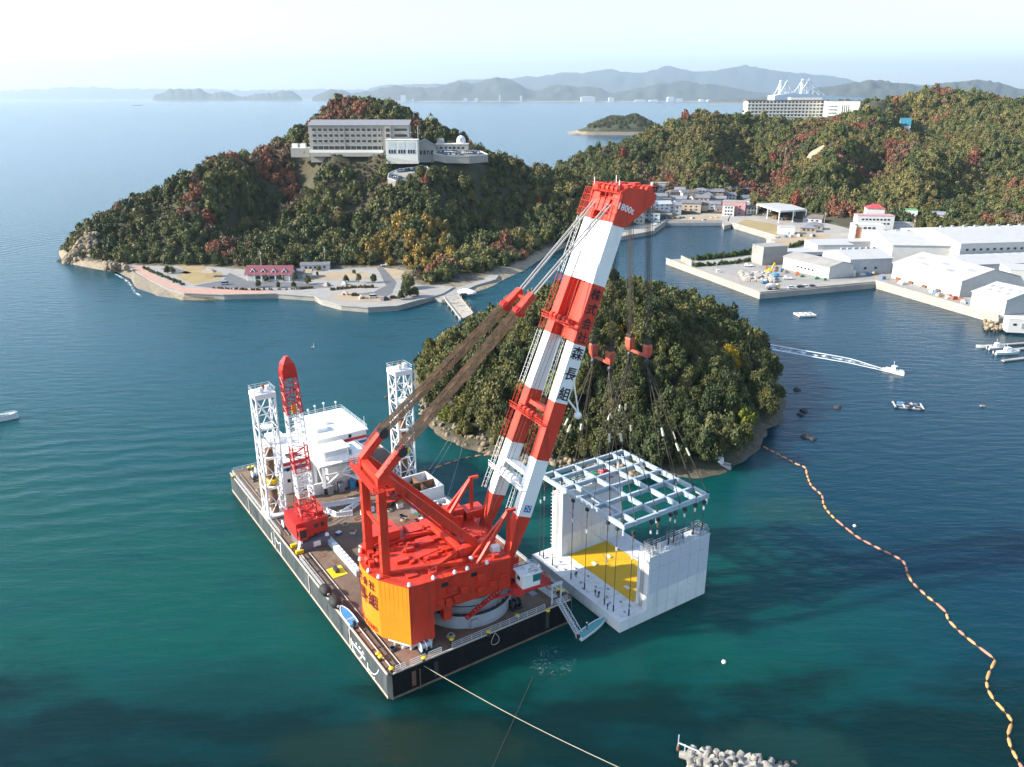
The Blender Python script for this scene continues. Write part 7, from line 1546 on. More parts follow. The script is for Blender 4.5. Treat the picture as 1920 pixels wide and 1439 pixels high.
# yard clutter round the halls
yr = random.Random(53); PAL = [(.32, .24, .15), (.10, .18, .30), (.40, .40, .40), (.36, .12, .06), (.55, .53, .48), (.10, .22, .12)]; PN = ['timber', 'blue', 'grey', 'rust red', 'pale', 'green']
PZ = MB(); [PZ.box((0, 0, .35 + .7 * k), (2.4 - .3 * k, 1.6, .66)) for k in range(2)]; PZM = PZ.mesh('stack_body', OBJP); TARP = MB().loft([[(x * s_, y * s_, z) for x, y in ((-1.5, -1), (1.5, -1), (1.5, 1), (-1.5, 1))] for s_, z in ((1, 0), (.95, .9), (.5, 1.6))]).mesh('tarp', OBJP)
for pl, n, wh in (([(1655, 523), (1790, 563)], 14, 'along the front of the big factory hall'), ([(1590, 520), (1660, 516)], 9, 'before the grey walled hall'), ([(1440, 505), (1545, 528)], 12, 'in front of the long low hall'), ([(1470, 476), (1560, 462)], 8, 'behind the canopy store'), ([(1440, 447), (1530, 444)], 8, 'on the vacant lot'), ([(1255, 411), (1350, 410)], 8, 'on the village lane'), ([(1800, 566), (1850, 580)], 6, 'beside the skylight hall')):
    a, b = at(*pl[0], 3.05), at(*pl[1], 3.05)
    for i in range(n):
        k = yr.randrange(6); p = a.lerp(b, yr.random()) + Vector((yr.uniform(-2, 2), yr.uniform(0, 5), 0)); o = thing('goods_stack', '%s goods stack %s' % (PN[k], wh), 'goods', p, yr.uniform(0, 1.5), 'goods stacked in the factory yards')
        q = link('stack_body', PZM if i % 3 else TARP, o); q.color = (*PAL[k], 1); q.scale = (yr.uniform(.7, 1.4), yr.uniform(.8, 1.3), yr.uniform(.7, 1.3))
# ------------------------------------------------------------------ cars and machines
def car_proto(kind):
    o = empty('parked_car'); L, W, H1, H2 = (4.3, 1.75, .95, 1.5) if kind == 'sedan' else (4.4, 1.75, 1.0, 1.95)
    prof = [(-L / 2, .35), (-L / 2 + .1, H1 * .85), (-L * .28, H1), (L * .30, H1 * .98), (L / 2 - .05, H1 * .75), (L / 2, .35)]
    cab = [(-L * .42, H1), (-L * .34, H2), (L * .10, H2), (L * .28, H1)] if kind == 'sedan' else [(-L * .49, H1), (-L * .46, H2), (L * .22, H2), (L * .38, H1)]
    b = MB().loft([[(x, s_ * W / 2, z) for x, z in prof] for s_ in (-1, 1)]).build('body', CARP, o, False)
    g = MB().loft([[(x, s_ * W * .43, z) for x, z in cab] for s_ in (-1, 1)]).build('glass_house', GLASS, b, False)
    MB().box((-L * .12 if kind == 'sedan' else -L * .12, 0, H2 + .02), (L * .42 if kind == 'sedan' else L * .66, W * .84, .05)).build('roof', CARP, b, False)
    for x in (-L * .31, L * .31):
        for s_ in (-1, 1): MB().tube((x, s_ * W / 2 - s_ * .2, .32), (x, s_ * W / 2 + s_ * .01, .32), .32, 10).build('wheel', TYRE, o, False)
    for s_ in (-1, 1): MB().box((L / 2 - .03, s_ * W * .34, .62), (.06, .35, .16)).build('headlight', LETW, o, False)
    return o
def truck_proto():
    o = empty('pickup_truck'); b = MB().loft([[(x, s_ * .85, z) for x, z in ((.5, .5), (.5, 1.9), (1.9, 1.9), (2.2, 1.2), (2.3, .5))] for s_ in (-1, 1)]).build('cab', CARP, o, False)
    MB().box((1.95, 0, 1.5), (.4, 1.6, .55)).build('windscreen', GLASS, b, False)
    bed = MB(); bed.box((-1.0, 0, .75), (2.9, 1.75, .12)); [bed.box((-1.0, s_ * .85, 1.0), (2.9, .06, .4)) for s_ in (-1, 1)]; bed.box((-2.42, 0, 1.0), (.06, 1.7, .4)); bed.build('cargo_bed', CARP, o, False)
    for x in (-1.6, 1.5):
        for s_ in (-1, 1): MB().tube((x, s_ * .6, .35), (x, s_ * .86, .35), .35, 10).build('wheel', TYRE, o, False)
    return o
PRO = {'s': car_proto('sedan'), 'v': car_proto('van'), 't': truck_proto()}
USED = set()
def put_car(k, p, rz, col, label, group):
    o = PRO[k] if k not in USED else copy_tree(PRO[k]); USED.add(k); o.location = p; o.rotation_euler = (0, 0, rz)
    for ch in o.children_recursive: ch.color = (*col, 1)
    tag(o, label, 'car' if k != 't' else 'truck', group); return o
WH, SV, BK, BLU, RDc, LB = (.72, .72, .72), (.42, .43, .45), (.03, .03, .035), (.04, .10, .30), (.3, .02, .02), (.42, .60, .68)
CN = {WH: 'white', SV: 'silver', BK: 'black', BLU: 'blue', RDc: 'red', LB: 'pale blue'}
for k, u_, v_, rz, c_, lb in (('v', 423, 534, .2, LB, 'pale blue van alone on the park car park'), ('s', 666, 555, .1, BK, 'black car on the camp strip beside the pinkish tent'), ('v', 701, 559, .2, WH, 'white van in the middle of the camp strip'), ('s', 738, 560, .2, BK, 'dark car at the right end of the camp strip'), ('t', 722, 500, .4, WH, 'white pickup truck on the terrace above the park road'), ('t', 1403, 500, 2.6, WH, 'white pickup truck beside the mole conifers'), ('s', 1484, 541, .1, WH, 'white car parked at the quay edge left of the dark one'), ('s', 1501, 540, .1, BK, 'black car parked at the quay edge'), ('s', 1511, 539.5, .1, WH, 'white car parked at the quay edge right of the black one'), ('s', 1524, 539, .1, BK, 'dark car at the right end of the quay row'), ('t', 1476, 524, 2.9, WH, 'white truck beside the excavator'), ('s', 1321, 414, .4, WH, 'white car on the village lane'), ('v', 1236, 421, .2, WH, 'white van on the village quay'), ('t', 1226, 423, 0, WH, 'white truck near the pale blue shed')):
    put_car(k, at(u_, v_, 2.36 if u_ < 1000 else 3.08), rz, c_, lb, 'parked cars near the water')
rc = random.Random(21)
def row_cars(p, q, n, lab, grp, rz):
    for i in range(n):
        c_ = rc.choice([WH, WH, SV, WH, BK, BLU, SV, LB]); pp = p.lerp(q, (i + .5) / n); put_car(rc.choice('ssv'), pp, rz + rc.uniform(-.05, .05), c_, CN[c_] + ' car ' + lab, grp)
def fr_(u_, v_, Y_): return far(u_, v_, Y_) + UP * .15
row_cars(fr_(826, 285.5, 617), fr_(856, 286.5, 617), 8, 'in the back rank of the hotel forecourt', 'cars at the hotel', 1.4); row_cars(fr_(836, 290.5, 612), fr_(862, 291.5, 612), 7, 'in the front rank of the hotel forecourt', 'cars at the hotel', 1.4); row_cars(fr_(868, 287, 617), fr_(900, 289, 616), 8, 'parked along the right end of the hotel forecourt', 'cars at the hotel', 1.2)
row_cars(fr_(742, 323, 594), fr_(790, 316.5, 601), 9, 'parked along the rim of the curved terrace', 'cars on the parking terrace', 1.9); row_cars(fr_(736, 332, 586), fr_(752, 334.5, 585), 4, 'parked at the tip of the curved terrace', 'cars on the parking terrace', .6)
def gz_(u_, v_): p = ground(u_, v_); p.z += .5; return p
row_cars(gz_(655, 292), gz_(722, 294), 9, 'half hidden by scrub below the hotel', 'cars below the hotel', .2); row_cars(gz_(735, 299), gz_(780, 305), 8, 'beside the white guard wall below the hotel', 'cars below the hotel', .3)
# excavator
ex_ = thing('excavator', 'yellow excavator with its arm raised beside the stacked blocks', 'excavator', at(1441, 515, 3.02), .4); 
for s_ in (-1.1, 1.1): MB().loft([[(x, s_ + e, z) for x, z in ((-1.8, .15), (-1.4, 0), (1.4, 0), (1.8, .15), (1.8, .6), (1.4, .85), (-1.4, .85), (-1.8, .6))] for e in (-.3, .3)]).build('track', DARK, ex_, False)
bd_ = MB().box((-.3, 0, 1.7), (3.4, 2.5, 1.4)).build('body', YEL, ex_, False); MB().box((.9, .7, 2.6), (1.4, 1.0, 1.5)).build('cab', YEL, ex_, False); MB().box((1.62, .7, 2.8), (.06, .9, 1.0)).build('cab_window', GLASS, ex_, False)
MB().bar((1.2, -.2, 2.0), (3.4, -.2, 6.4), .5, .7).build('boom', YEL, ex_, False); MB().bar((3.4, -.2, 6.4), (5.6, -.2, 4.0), .4, .5).build('arm', YEL, ex_, False); MB().box((5.7, -.2, 3.5), (.9, 1.1, 1.0)).build('bucket', DARK, ex_, False)
# mixer truck
mx = thing('mixer_truck', 'concrete mixer truck with a pale drum near the quay corner', 'truck', at(1448, 543, 3.03), .25); MB().box((0, 0, .9), (7.6, 1.6, .4)).build('chassis', GREY, mx, False)
q = MB().loft([[(x, s_ * 1.15, z) for x, z in ((2.3, .8), (2.3, 2.9), (3.7, 2.9), (4.0, 1.9), (4.0, .8))] for s_ in (-1, 1)]).build('cab', M('mixer cab beige', (.55, .45, .25), .5), mx, False); MB().box((3.9, 0, 2.3), (.2, 2.0, .7)).build('windscreen', GLASS, q, False)
rings = [[(x, math.cos(t_) * r_, 2.3 + (x + 1) * -.12 + math.sin(t_) * r_) for t_ in [j * math.pi / 7 for j in range(14)]] for x, r_ in ((-3.6, .45), (-2.8, .95), (-1.2, 1.35), (.6, 1.3), (1.9, .7))]; MB().loft(rings).build('drum', M('mixer drum', (.55, .56, .55), .5), mx, False)
MB().bar((-3.6, 0, 2.2), (-4.2, 0, .9), .5, .2).build('chute', GREY, mx, False)
for x in (-2.6, -1.4, 2.9):
    for s_ in (-1, 1): MB().tube((x, s_ * .8, .5), (x, s_ * 1.12, .5), .5, 12).build('wheel', TYRE, mx, False)
o = thing('crawler_machine', 'small blue and white tracked machine behind the mixer truck', 'machine', at(1433, 532, 3.03)); MB().box((0, 0, .9), (2.4, 1.8, 1.4)).build('body', BLUE, o, False); MB().box((.4, 0, 2.0), (1.2, 1.4, .9)).build('hood', WHITE, o, False); [MB().box((0, s_, .3), (2.6, .5, .6)).build('track', DARK, o, False) for s_ in (-.9, .9)]
o = thing('blue_cover', 'blue covered heap beside the excavator', 'cover', at(1452, 519, 3.03)); MB().ball((0, 0, .8), 2.2, 10, 6, (1.3, .8, .7)).build('cover', M('blue sheet', (.06, .26, .50), .6), o, False)
# precast blocks in the yard
pb_ = random.Random(31); bmesh_ = []
for w_ in (1.0, 1.5): 
    e = MB(); e.loft([[(x * s_, y * s_, z) for x, y in ((-1, -.7), (-.7, -1), (.7, -1), (1, -.7), (1, .7), (.7, 1), (-.7, 1), (-1, .7))] for s_, z in ((w_ * .9, 0), (w_, .2), (w_, 1.3), (w_ * .85, 1.5))]); bmesh_.append(e.mesh('block', CONCL))
for j in range(7):
    for i in range(11):
        p = at(1388 + i * 5.4 + j * 1.5 + pb_.uniform(-1, 1), 513 + j * 2.3 + pb_.uniform(-.5, .5) + i * .35, 3.03)
        if pb_.random() < .12: continue
        o = link('precast_block', bmesh_[(i + j) % 2], None, p); o.rotation_euler = (0, 0, pb_.uniform(0, 1.5)); o.scale = (1, 1, pb_.uniform(.8, 1.5)); tag(o, 'grey precast concrete block in the stacking yard on the mole', 'concrete block', 'precast blocks in the mole yard')
o = thing('bollard_block', 'small white block alone on the mole apron', 'block', at(1346, 511, 3.03)); MB().box((0, 0, .8), (2, 1.6, 1.6)).build('body', WALLW, o, False); MB().box((0, 0, 1.7), (2.3, 1.9, .2)).build('cap', WALLW, o, False)
# utility poles
for u_, v_, vt, lb in ((1544, 429, 398, 'beside the traditional houses'), (1583, 452, 428, 'in front of the white office'), (1709, 451, 411, 'at the foot of the tangled slope'), (1719, 410, 391, 'above the white house'), (1836, 413, 397, 'beside the hill road'), (1272, 414, 386, 'on the village quay'), (1693, 456, 437, 'by the low pale store'), (491, 509, 470, 'carrying a lamp behind the maroon roofed house'), (610, 500, 463, 'at the edge of the woods behind the sandy yard'), (711, 380, 345, 'in the woods below the parking terrace'), (1472, 291, 276, 'on the wooded eastern slope'), (1237, 248, 230, 'on the spit of the little islet')):
    p = at(u_, v_, 3) if v_ > 400 else far(u_, v_, 640 if u_ < 1000 else (870 if u_ < 1500 and v_ > 270 else 1400)); h_ = min(max((v_ - vt) / pxm(p), 6), 16)
    o = thing('utility_pole', 'thin grey utility pole ' + lb, 'pole', p, group='utility poles'); MB().tube((0, 0, -3), (0, 0, h_), .22, 6, .15).build('pole', CONC, o, False); MB().bar((-1.0, 0, h_ - .5), (1.0, 0, h_ - .5), .16).build('cross_arm', GREY, o, False); MB().box((.4, -.2, h_ - 1.6), (.5, .5, .9)).build('transformer', GREYW, o, False)
# ------------------------------------------------------------------ boats
def boat_geo(L, W, H, col, name, parent, deck):
    st = [(-.5, .92, 0), (-.3, 1.0, 0), (0, 1.0, .02), (.25, .82, .12), (.4, .48, .25), (.5, .06, .42)]; rings = []
    for s_, w_, sh2 in st: rings.append([(s_ * L, w_ * W / 2, H * (1 + sh2)), (s_ * L, w_ * W * .36, -.25), (s_ * L, -w_ * W * .36, -.25), (s_ * L, -w_ * W / 2, H * (1 + sh2))])
    h = MB().loft(rings, True).build('hull', HULLP, parent, False); h.color = (*col, 1)
    dk_ = [(s_ * L * .96, w_ * W * .42, H * (1 + sh2) + .01) for s_, w_, sh2 in st] + [(s_ * L * .96, -w_ * W * .42, H * (1 + sh2) + .01) for s_, w_, sh2 in st[::-1]]
    n = len(st)
    g = MB()
    for i in range(n - 1): g.quad(dk_[i], dk_[i + 1], dk_[2 * n - 2 - i], dk_[2 * n - 1 - i])
    g.build('deck', deck, h, False)
    r_ = MB(); [r_.path([(s_ * L, sd * w_ * W / 2, H * (1 + sh2) + .05) for s_, w_, sh2 in st], .07, 5) for sd in (-1, 1)]; r_.build('gunwale', WHITE, h, False)
    return h
def boat(name, label, p, rz, L, W, H, col, deck, cabin=True, group=None, motor=True):
    o = thing(name, label, 'boat', p, rz, group); boat_geo(L, W, H, col, name, o, deck)
    if cabin:
        c = MB().loft([[(x * s_, y * s_ * W * .30, H + z) for x, y in ((-.12 * L, -1), (.10 * L, -1), (.10 * L, 1), (-.12 * L, 1))] for s_, z in ((1, 0), (1, .9), (.85, 1.7))]).build('cabin', WHITE, o, False)
        MB().box((.098 * L, 0, H + 1.1), (.12, W * .46, .5)).build('windscreen', GLASS, c, False); MB().box((0, 0, H + 1.78), (L * .22, W * .6, .12)).build('cabin_roof', WHITE, c, False); MB().tube((-.05 * L, 0, H + 1.8), (-.05 * L, 0, H + 3.6), .06, 5).build('mast', WHITE, o, False)
        r_ = MB(); railing(r_, [(.2 * L, -W * .34, H * 1.1), (.46 * L, -.1, H * 1.3), (.46 * L, .1, H * 1.3), (.2 * L, W * .34, H * 1.1)], .7, 1.2, .04); r_.build('bow_rail', GREYW, o, False)
    else:
        for x in (-.2, .08): MB().box((x * L, 0, H * .95), (.4, W * .8, .12)).build('thwart', WALLG, o, False)
    if motor: m_ = MB(); m_.box((-L * .52, 0, H + .2), (.5, .5, .8)); m_.bar((-L * .53, 0, H), (-L * .54, 0, -.2), .25); m_.build('outboard_motor', DARK, o, False)
    return o
pa, pb = at(1655, 690, 0), at(1688, 700, 0)
boat('motor_boat', 'white motor boat speeding across the bay with a foaming wake', at(1676, 699, .1), math.atan2((pb - pa).y, (pb - pa).x), 8.5, 2.6, .9, (.75, .76, .76), WALLW)
boat('fishing_boat', 'white fishing boat cut off by the left edge of the picture', at(-8, 790, 0), .48, 13, 3.8, 1.5, (.70, .72, .74), WALLW)
boat('fishing_boat', 'pale boat drawn up at the shaded foot of the wooded island', at(1350, 874, .3), 2.6, 6.5, 2.2, .8, (.6, .6, .6), WALLG)
boat('moored_boat', 'white boat moored in the middle of the small marina', at(1888, 664, 0), .1, 11, 3.0, 1.0, (.72, .73, .74), WALLW); boat('moored_boat', 'smaller white boat moored behind at the marina', at(1868, 655, 0), .15, 8, 2.4, .9, (.70, .72, .73), WALLW); boat('moored_boat', 'open pale boat at the outer end of the marina', at(1845, 652, 0), 3.0, 6.5, 2.0, .7, (.66, .66, .64), WALLG, cabin=False)
for i, (a, b) in enumerate((((1850, 649), (1935, 643)), ((1868, 660), (1935, 652)), ((1880, 677), (1945, 669)))):
    pa, pb = at(*a, .4), at(*b, .4); o = thing('pontoon', ('upper narrow pontoon of the marina', 'middle narrow pontoon of the marina', 'lowest broad pontoon of the marina')[i], 'pontoon', pa, group='marina pontoons'); MB().bar(pa, pb, 1.6, .5).build('deck', CONCL, o); [MB().tube(pa.lerp(pb, k) - UP * .5, pa.lerp(pb, k) - UP * .1, .7, 8).build('float', DARK, o) for k in (.1, .5, .9)]
# white work raft and dark raft
o = thing('work_raft', 'white square work raft floating off the mole', 'raft', at(1509, 592, 0), .15)
for y_ in (-2.6, 0, 2.6): MB().box((0, y_, .5), (9, .9, .7)).build('beam', WALLW, o, False)
for x_ in (-4, -1.3, 1.4, 4.0): MB().box((x_, 0, .55), (.9, 6.2, .66)).build('cross_beam', WALLW, o, False)
MB().box((-2.6, -1.3, .92), (2.6, 2.4, .12)).build('deck_plate', WHITE, o, False); MB().box((2.6, 1.3, .92), (2.2, 2.4, .12)).build('deck_plate', WALLG, o, False); [MB().box((x_, y_, .15), (1.6, 1.0, .6)).build('float', GREYW, o, False) for x_ in (-3.4, 3.4) for y_ in (-2.6, 2.6)]
o = thing('oyster_raft', 'dark low raft of beams and floats in the shaded bay', 'raft', at(1702, 763, 0), -.25)
for y_ in (-2.4, 0, 2.4): MB().box((0, y_, .35), (9.5, .45, .35)).build('beam', GREY, o, False)
for x_ in (-4.4, -1.5, 1.5, 4.4): MB().box((x_, 0, .55), (.4, 5.4, .3)).build('cross_beam', GREYW, o, False)
for x_, y_ in ((-4, -2.4), (-4, 2.4), (4, -2.4), (4, 2.4), (0, 2.4), (0, -2.4)): MB().tube((x_ - .6, y_, .2), (x_ + .6, y_, .2), .45, 8).build('float', DARK, o, False)
for x_, y_ in ((-2.5, 1), (1, -1)): MB().box((x_, y_, .8), (1.4, 1.2, .5)).build('net_heap', BLUE if x_ < 0 else DARK, o, False)
# skiff on deck, work boat at the gangway
sk = boat('skiff', 'pale blue skiff lying on the barge deck beside the rubber fender', at(652, 1160, DZ + .3), math.atan2(BU.y, BU.x), 6.2, 1.9, .75, (.25, .52, .68), M('skiff blue inside', (.05, .20, .45), .5), cabin=False)
pa, pb = at(1088, 1198, 0), at(1132, 1166, 0)
wb = boat('work_boat', 'teal decked work boat lying below the gangway', (pa + pb) / 2, math.atan2((pb - pa).y, (pb - pa).x), 8.4, 2.1, .7, (.68, .70, .70), TEAL, cabin=False)
# gangway
gw = thing('gangway', 'grey lattice gangway and steep boarding ladder at the near barge end', 'gangway', B(2, 37, DZ))
def truss(a, b, w, h, n, nm):
    a, b = Vector(a), Vector(b); d_ = (b - a).normalized(); sd = d_.cross(UP).normalized() * w / 2; u2 = sd.cross(d_).normalized() * h; u2 = u2 if u2.z > 0 else -u2; mb = MB()
    for s_ in (-1, 1):
        for e in (0, 1): mb.bar(a + sd * s_ + u2 * e, b + sd * s_ + u2 * e, .12)
        for i in range(n): p, q = a.lerp(b, i / n), a.lerp(b, (i + 1) / n); mb.bar(p + sd * s_ + u2 * (i % 2), q + sd * s_ + u2 * ((i + 1) % 2), .07); mb.bar(p + sd * s_, p + sd * s_ + u2, .07)
    for i in range(n * 2): p = a.lerp(b, (i + .5) / (n * 2)); mb.bar(p - sd, p + sd, .3, .05)
    mb.build(nm, GREYW, gw)
truss(B(12, 36.6, DZ + .6), B(1.4, 37.2, DZ + .9), 1.1, 1.2, 12, 'bridge'); truss(B(.6, 37.3, DZ + .8), B(-5.0, 38.2, .9), 1.0, 1.0, 9, 'boarding_ladder')
for b_ in (36.2, 38.4): MB().bar(B(1.0, b_, DZ), B(1.0, b_, DZ + 4.2), .3).build('portal_post', GREYW, gw)
MB().bar(B(1.0, 36.0, DZ + 4.2), B(1.0, 38.6, DZ + 4.2), .4, .5).build('portal_beam', GREYW, gw)
for k in (0, .6): MB().bar(B(1 + k, 36.2, DZ + 4.1), B(1 + k, 38.4, DZ + 2.6), .08).build('portal_brace', GREYW, gw)
# ------------------------------------------------------------------ floating boom
FLO = M('orange float cover', (.60, .27, .10), .7, var=.12, scale=.6, dirt=(.55, .28, .16), dscale=.25, dlo=.45, dhi=.6); FLY = M('sun bleached float cover', (.58, .27, .09), .7, var=.15); FLP = M('pinkish float cover', (.50, .20, .13), .7, var=.15)
def float_boom(label, pl, seed, lens, z=.1, r=.29, mats=(FLO, FLY, FLP)):
    q = [at(u_, v_, z) for u_, v_ in pl]; pts_ = []
    for i in range(len(q) - 1):
        p0, p1, p2, p3 = q[max(i - 1, 0)], q[i], q[i + 1], q[min(i + 2, len(q) - 1)]
        for k in range(24):
            t_ = k / 24; pts_.append(.5 * ((2 * p1) + (p2 - p0) * t_ + (2 * p0 - 5 * p1 + 4 * p2 - p3) * t_ * t_ + (3 * p1 - p0 - 3 * p2 + p3) * t_ ** 3))
    pts_.append(q[-1]); cum = [0]
    for a, b in zip(pts_[:-1], pts_[1:]): cum.append(cum[-1] + (b - a).length)
    def pos(s_):
        i = min(max(np.searchsorted(cum, s_) - 1, 0), len(pts_) - 2); k = (s_ - cum[i]) / max(cum[i + 1] - cum[i], 1e-6); return pts_[i].lerp(pts_[i + 1], k)
    o = thing('floating_boom', label, 'floating boom', q[0]); rs_ = random.Random(seed); s_ = 0.
    MB().path([p - UP * .12 for p in pts_[::3]], .10, 5).build('skirt_rope', RUST, o)
    n = 0
    while s_ < cum[-1] - 1:
        L = rs_.choice(lens); a, b = pos(s_), pos(min(s_ + L, cum[-1])); d_ = (b - a).normalized(); sd = d_.cross(UP); rings = []
        for k in range(7):
            e = -1 + k / 3; rr = r * max(.12, 1 - abs(e) ** 6) ** .5; c = a.lerp(b, (e + 1) / 2); rings.append([c + sd * (math.cos(t_) * rr) + UP * (math.sin(t_) * rr) for t_ in [j * math.pi / 4 for j in range(8)]])
        smooth(MB().loft(rings).build('float', mats[(n // 9) % 3] if rs_.random() < .7 else rs_.choice(mats), o)); n += 1; s_ += L + .75
    return n
nb_ = float_boom('long curving boom of orange floats across the right side of the bay', [(1431, 838), (1470, 858), (1492, 870), (1510, 877), (1513, 890), (1522, 912), (1541, 929), (1545, 948), (1560, 968), (1592, 995), (1612, 1010), (1650, 1030), (1690, 1050), (1698, 1060), (1705, 1085), (1740, 1120), (1770, 1142), (1780, 1165), (1812, 1195), (1850, 1225), (1867, 1240), (1856, 1258), (1850, 1280), (1858, 1305), (1880, 1330), (1897, 1352), (1890, 1370), (1893, 1395), (1905, 1420), (1922, 1450)], 1, (1.6, 2.2, 3.2, 1.8))
nb2 = float_boom('rust coloured float boom between the barge and the wooded island', [(785, 886), (812, 879), (838, 870), (862, 862), (890, 856), (928, 852)], 2, (1.5, 2.0, 2.6), mats=(FLP, FLO, RUST)); print('floats', nb_, nb2)
for u_, v_, lb in ((1357, 1243, 'small white buoy alone on the dark water'), (1602, 988, 'tiny white buoy beside the long orange boom')): o = thing('buoy', lb, 'buoy', at(u_, v_, 0)); MB().ball((0, 0, .2), .42, 10, 6).build('ball', WHITE, o, False); MB().tube((0, 0, .5), (0, 0, .9), .06, 5).build('ring', DARK, o, False)
for u_, v_, lb in ((587, 652, 'pair of pale sticks standing on a tiny float beyond the barge'), (1842, 762, 'tiny dark marker float in the shaded bay')): o = thing('marker_float', lb, 'buoy', at(u_, v_, 0)); MB().box((0, 0, .15), (1.4, .8, .4)).build('float', WALLG, o, False); MB().tube((.3, 0, .2), (.4, 0, 1.8), .09, 5).build('stick', WHITE if u_ < 700 else DARK, o, False); MB().tube((-.4, 0, .2), (-.4, .1, 1.2), .09, 5).build('stick', DARK, o, False)
# ------------------------------------------------------------------ mooring lines
def line(label, a, b, sag, r, m_, name='mooring_line'):
    a, b = Vector(a), Vector(b); o = thing(name, label, 'rope', b, group='mooring lines'); pts_ = [a.lerp(b, k / 14) - UP * (sag * math.sin(math.pi * k / 14)) for k in range(15)]; MB().path(pts_, r, 5).build('rope', m_, o)
ROPEP = M('pale mooring rope', (.40, .36, .26), .8)
line('pale mooring rope from the near barge end towards the lower edge', B(0, 7.0, 4.3), at(1175, 1446, .4), .8, .065, ROPEP)
line('thin dark wire running down from the barge foam to the lower edge', at(1000, 1268, .2), at(922, 1442, .1), 0, .05, ROPE)
line('taut thin wire from the wooded island to the hopper, upper strand', at(855, 800, 1), B(59, 39, 9), .4, .06, PEND); line('taut thin wire from the wooded island to the hopper, lower strand', at(862, 803, 1), B(57.5, 39.5, 9), .4, .06, PEND); line('taut thin wire from the wooded island to the deck bin', at(872, 820, 1), B(48, 39, 7), .5, .05, PEND)
line('thin wire slanting from the boom foot to the water', K(9, -6, 17), at(1010, 800, 1), 0, .05, ROPE)
# ------------------------------------------------------------------ foam
wk = MB(); c0, c1, c2 = at(1672, 698, .05), at(1590, 676, .05), at(1418, 646, .05)
cl = [c0.lerp(c1, k / 8) for k in range(8)] + [c1.lerp(c2, k / 12) for k in range(13)]
def strip(off0, off1, w0, w1, nm, m_, lb):
    mb = MB(); n = len(cl); L_, R_ = [], []
    for i, p in enumerate(cl):
        d_ = (cl[min(i + 1, n - 1)] - cl[max(i - 1, 0)]).normalized(); nn = Vector((-d_.y, d_.x, 0)); k = i / (n - 1); o_ = off0 + (off1 - off0) * min(1, k * 2.2); w = w0 + (w1 - w0) * k; L_.append(p + nn * (o_ + w / 2)); R_.append(p + nn * (o_ - w / 2))
    for i in range(n - 1): mb.quad(L_[i], L_[i + 1], R_[i + 1], R_[i])
    tag(mb.build(nm, m_), lb, None, kind='stuff')
strip(.6, 3.3, .7, 1.4, 'wake_edge_foam', FOAM, 'white foam line on the upper edge of the motor boat wake'); strip(-.6, -3.1, .7, 1.3, 'wake_edge_foam', FOAM, 'white foam line on the lower edge of the motor boat wake'); strip(0, 0, 1.0, 5.6, 'wake_middle_foam', FOAMT, 'streaky turbulent water inside the motor boat wake')
pf_ = MB(); fc_ = at(1030, 1238, .04); rf2 = random.Random(2); ring = [fc_ + Vector((math.cos(t_) * 6.4 * rf2.uniform(.8, 1.1), math.sin(t_) * 5.2 * rf2.uniform(.8, 1.1), 0)) for t_ in [j * math.pi / 12 for j in range(24)]]; pf_.add(ring, [tuple(range(24))])
def wash_mat():
    m, t, b = nt('propeller wash foam'); v = node(t, 'ShaderNodeTexNoise'); v.inputs['Scale'].default_value = .9; v.inputs['Detail'].default_value = 9; v.inputs['Roughness'].default_value = .75; v.inputs['Distortion'].default_value = 1.6
    g = node(t, 'ShaderNodeNewGeometry'); n = noise(t, .5, 4); ad = node(t, 'ShaderNodeVectorMath', operation='MULTIPLY_ADD'); ad.inputs[1].default_value = (3, 3, 3); t.links.new(n.outputs['Color'], ad.inputs[0]); t.links.new(g.outputs['Position'], ad.inputs[2]); t.links.new(ad.outputs[0], v.inputs['Vector'])
    k = ramp(t, v.outputs['Fac'], [(.53, 0), (.68, .75)]); n2 = noise(t, .22, 5, .7); k2 = ramp(t, n2.outputs['Fac'], [(.42, 0), (.58, 1)])
    ds = node(t, 'ShaderNodeVectorMath', operation='DISTANCE'); ds.inputs[1].default_value = fc_; t.links.new(g.outputs['Position'], ds.inputs[0]); k3 = ramp(t, ds.outputs['Value'], [(.0, 1), (1, 0)]); mr = node(t, 'ShaderNodeMapRange'); mr.inputs[1].default_value = 5.5; mr.inputs[2].default_value = 2.5; t.links.new(ds.outputs['Value'], mr.inputs[0])
    m1 = node(t, 'ShaderNodeMath', operation='MULTIPLY'); t.links.new(k.outputs[0], m1.inputs[0]); t.links.new(k2.outputs[0], m1.inputs[1]); m2 = node(t, 'ShaderNodeMath', operation='MULTIPLY'); t.links.new(m1.outputs[0], m2.inputs[0]); t.links.new(mr.outputs[0], m2.inputs[1])
    t.links.new(m2.outputs[0], b.inputs['Alpha']); b.inputs['Base Color'].default_value = (.7, .76, .78, 1); b.inputs['Roughness'].default_value = .7; return m
tag(pf_.build('propeller_wash', wash_mat()), 'patch of white churned foam beside the near barge end', None, kind='stuff')
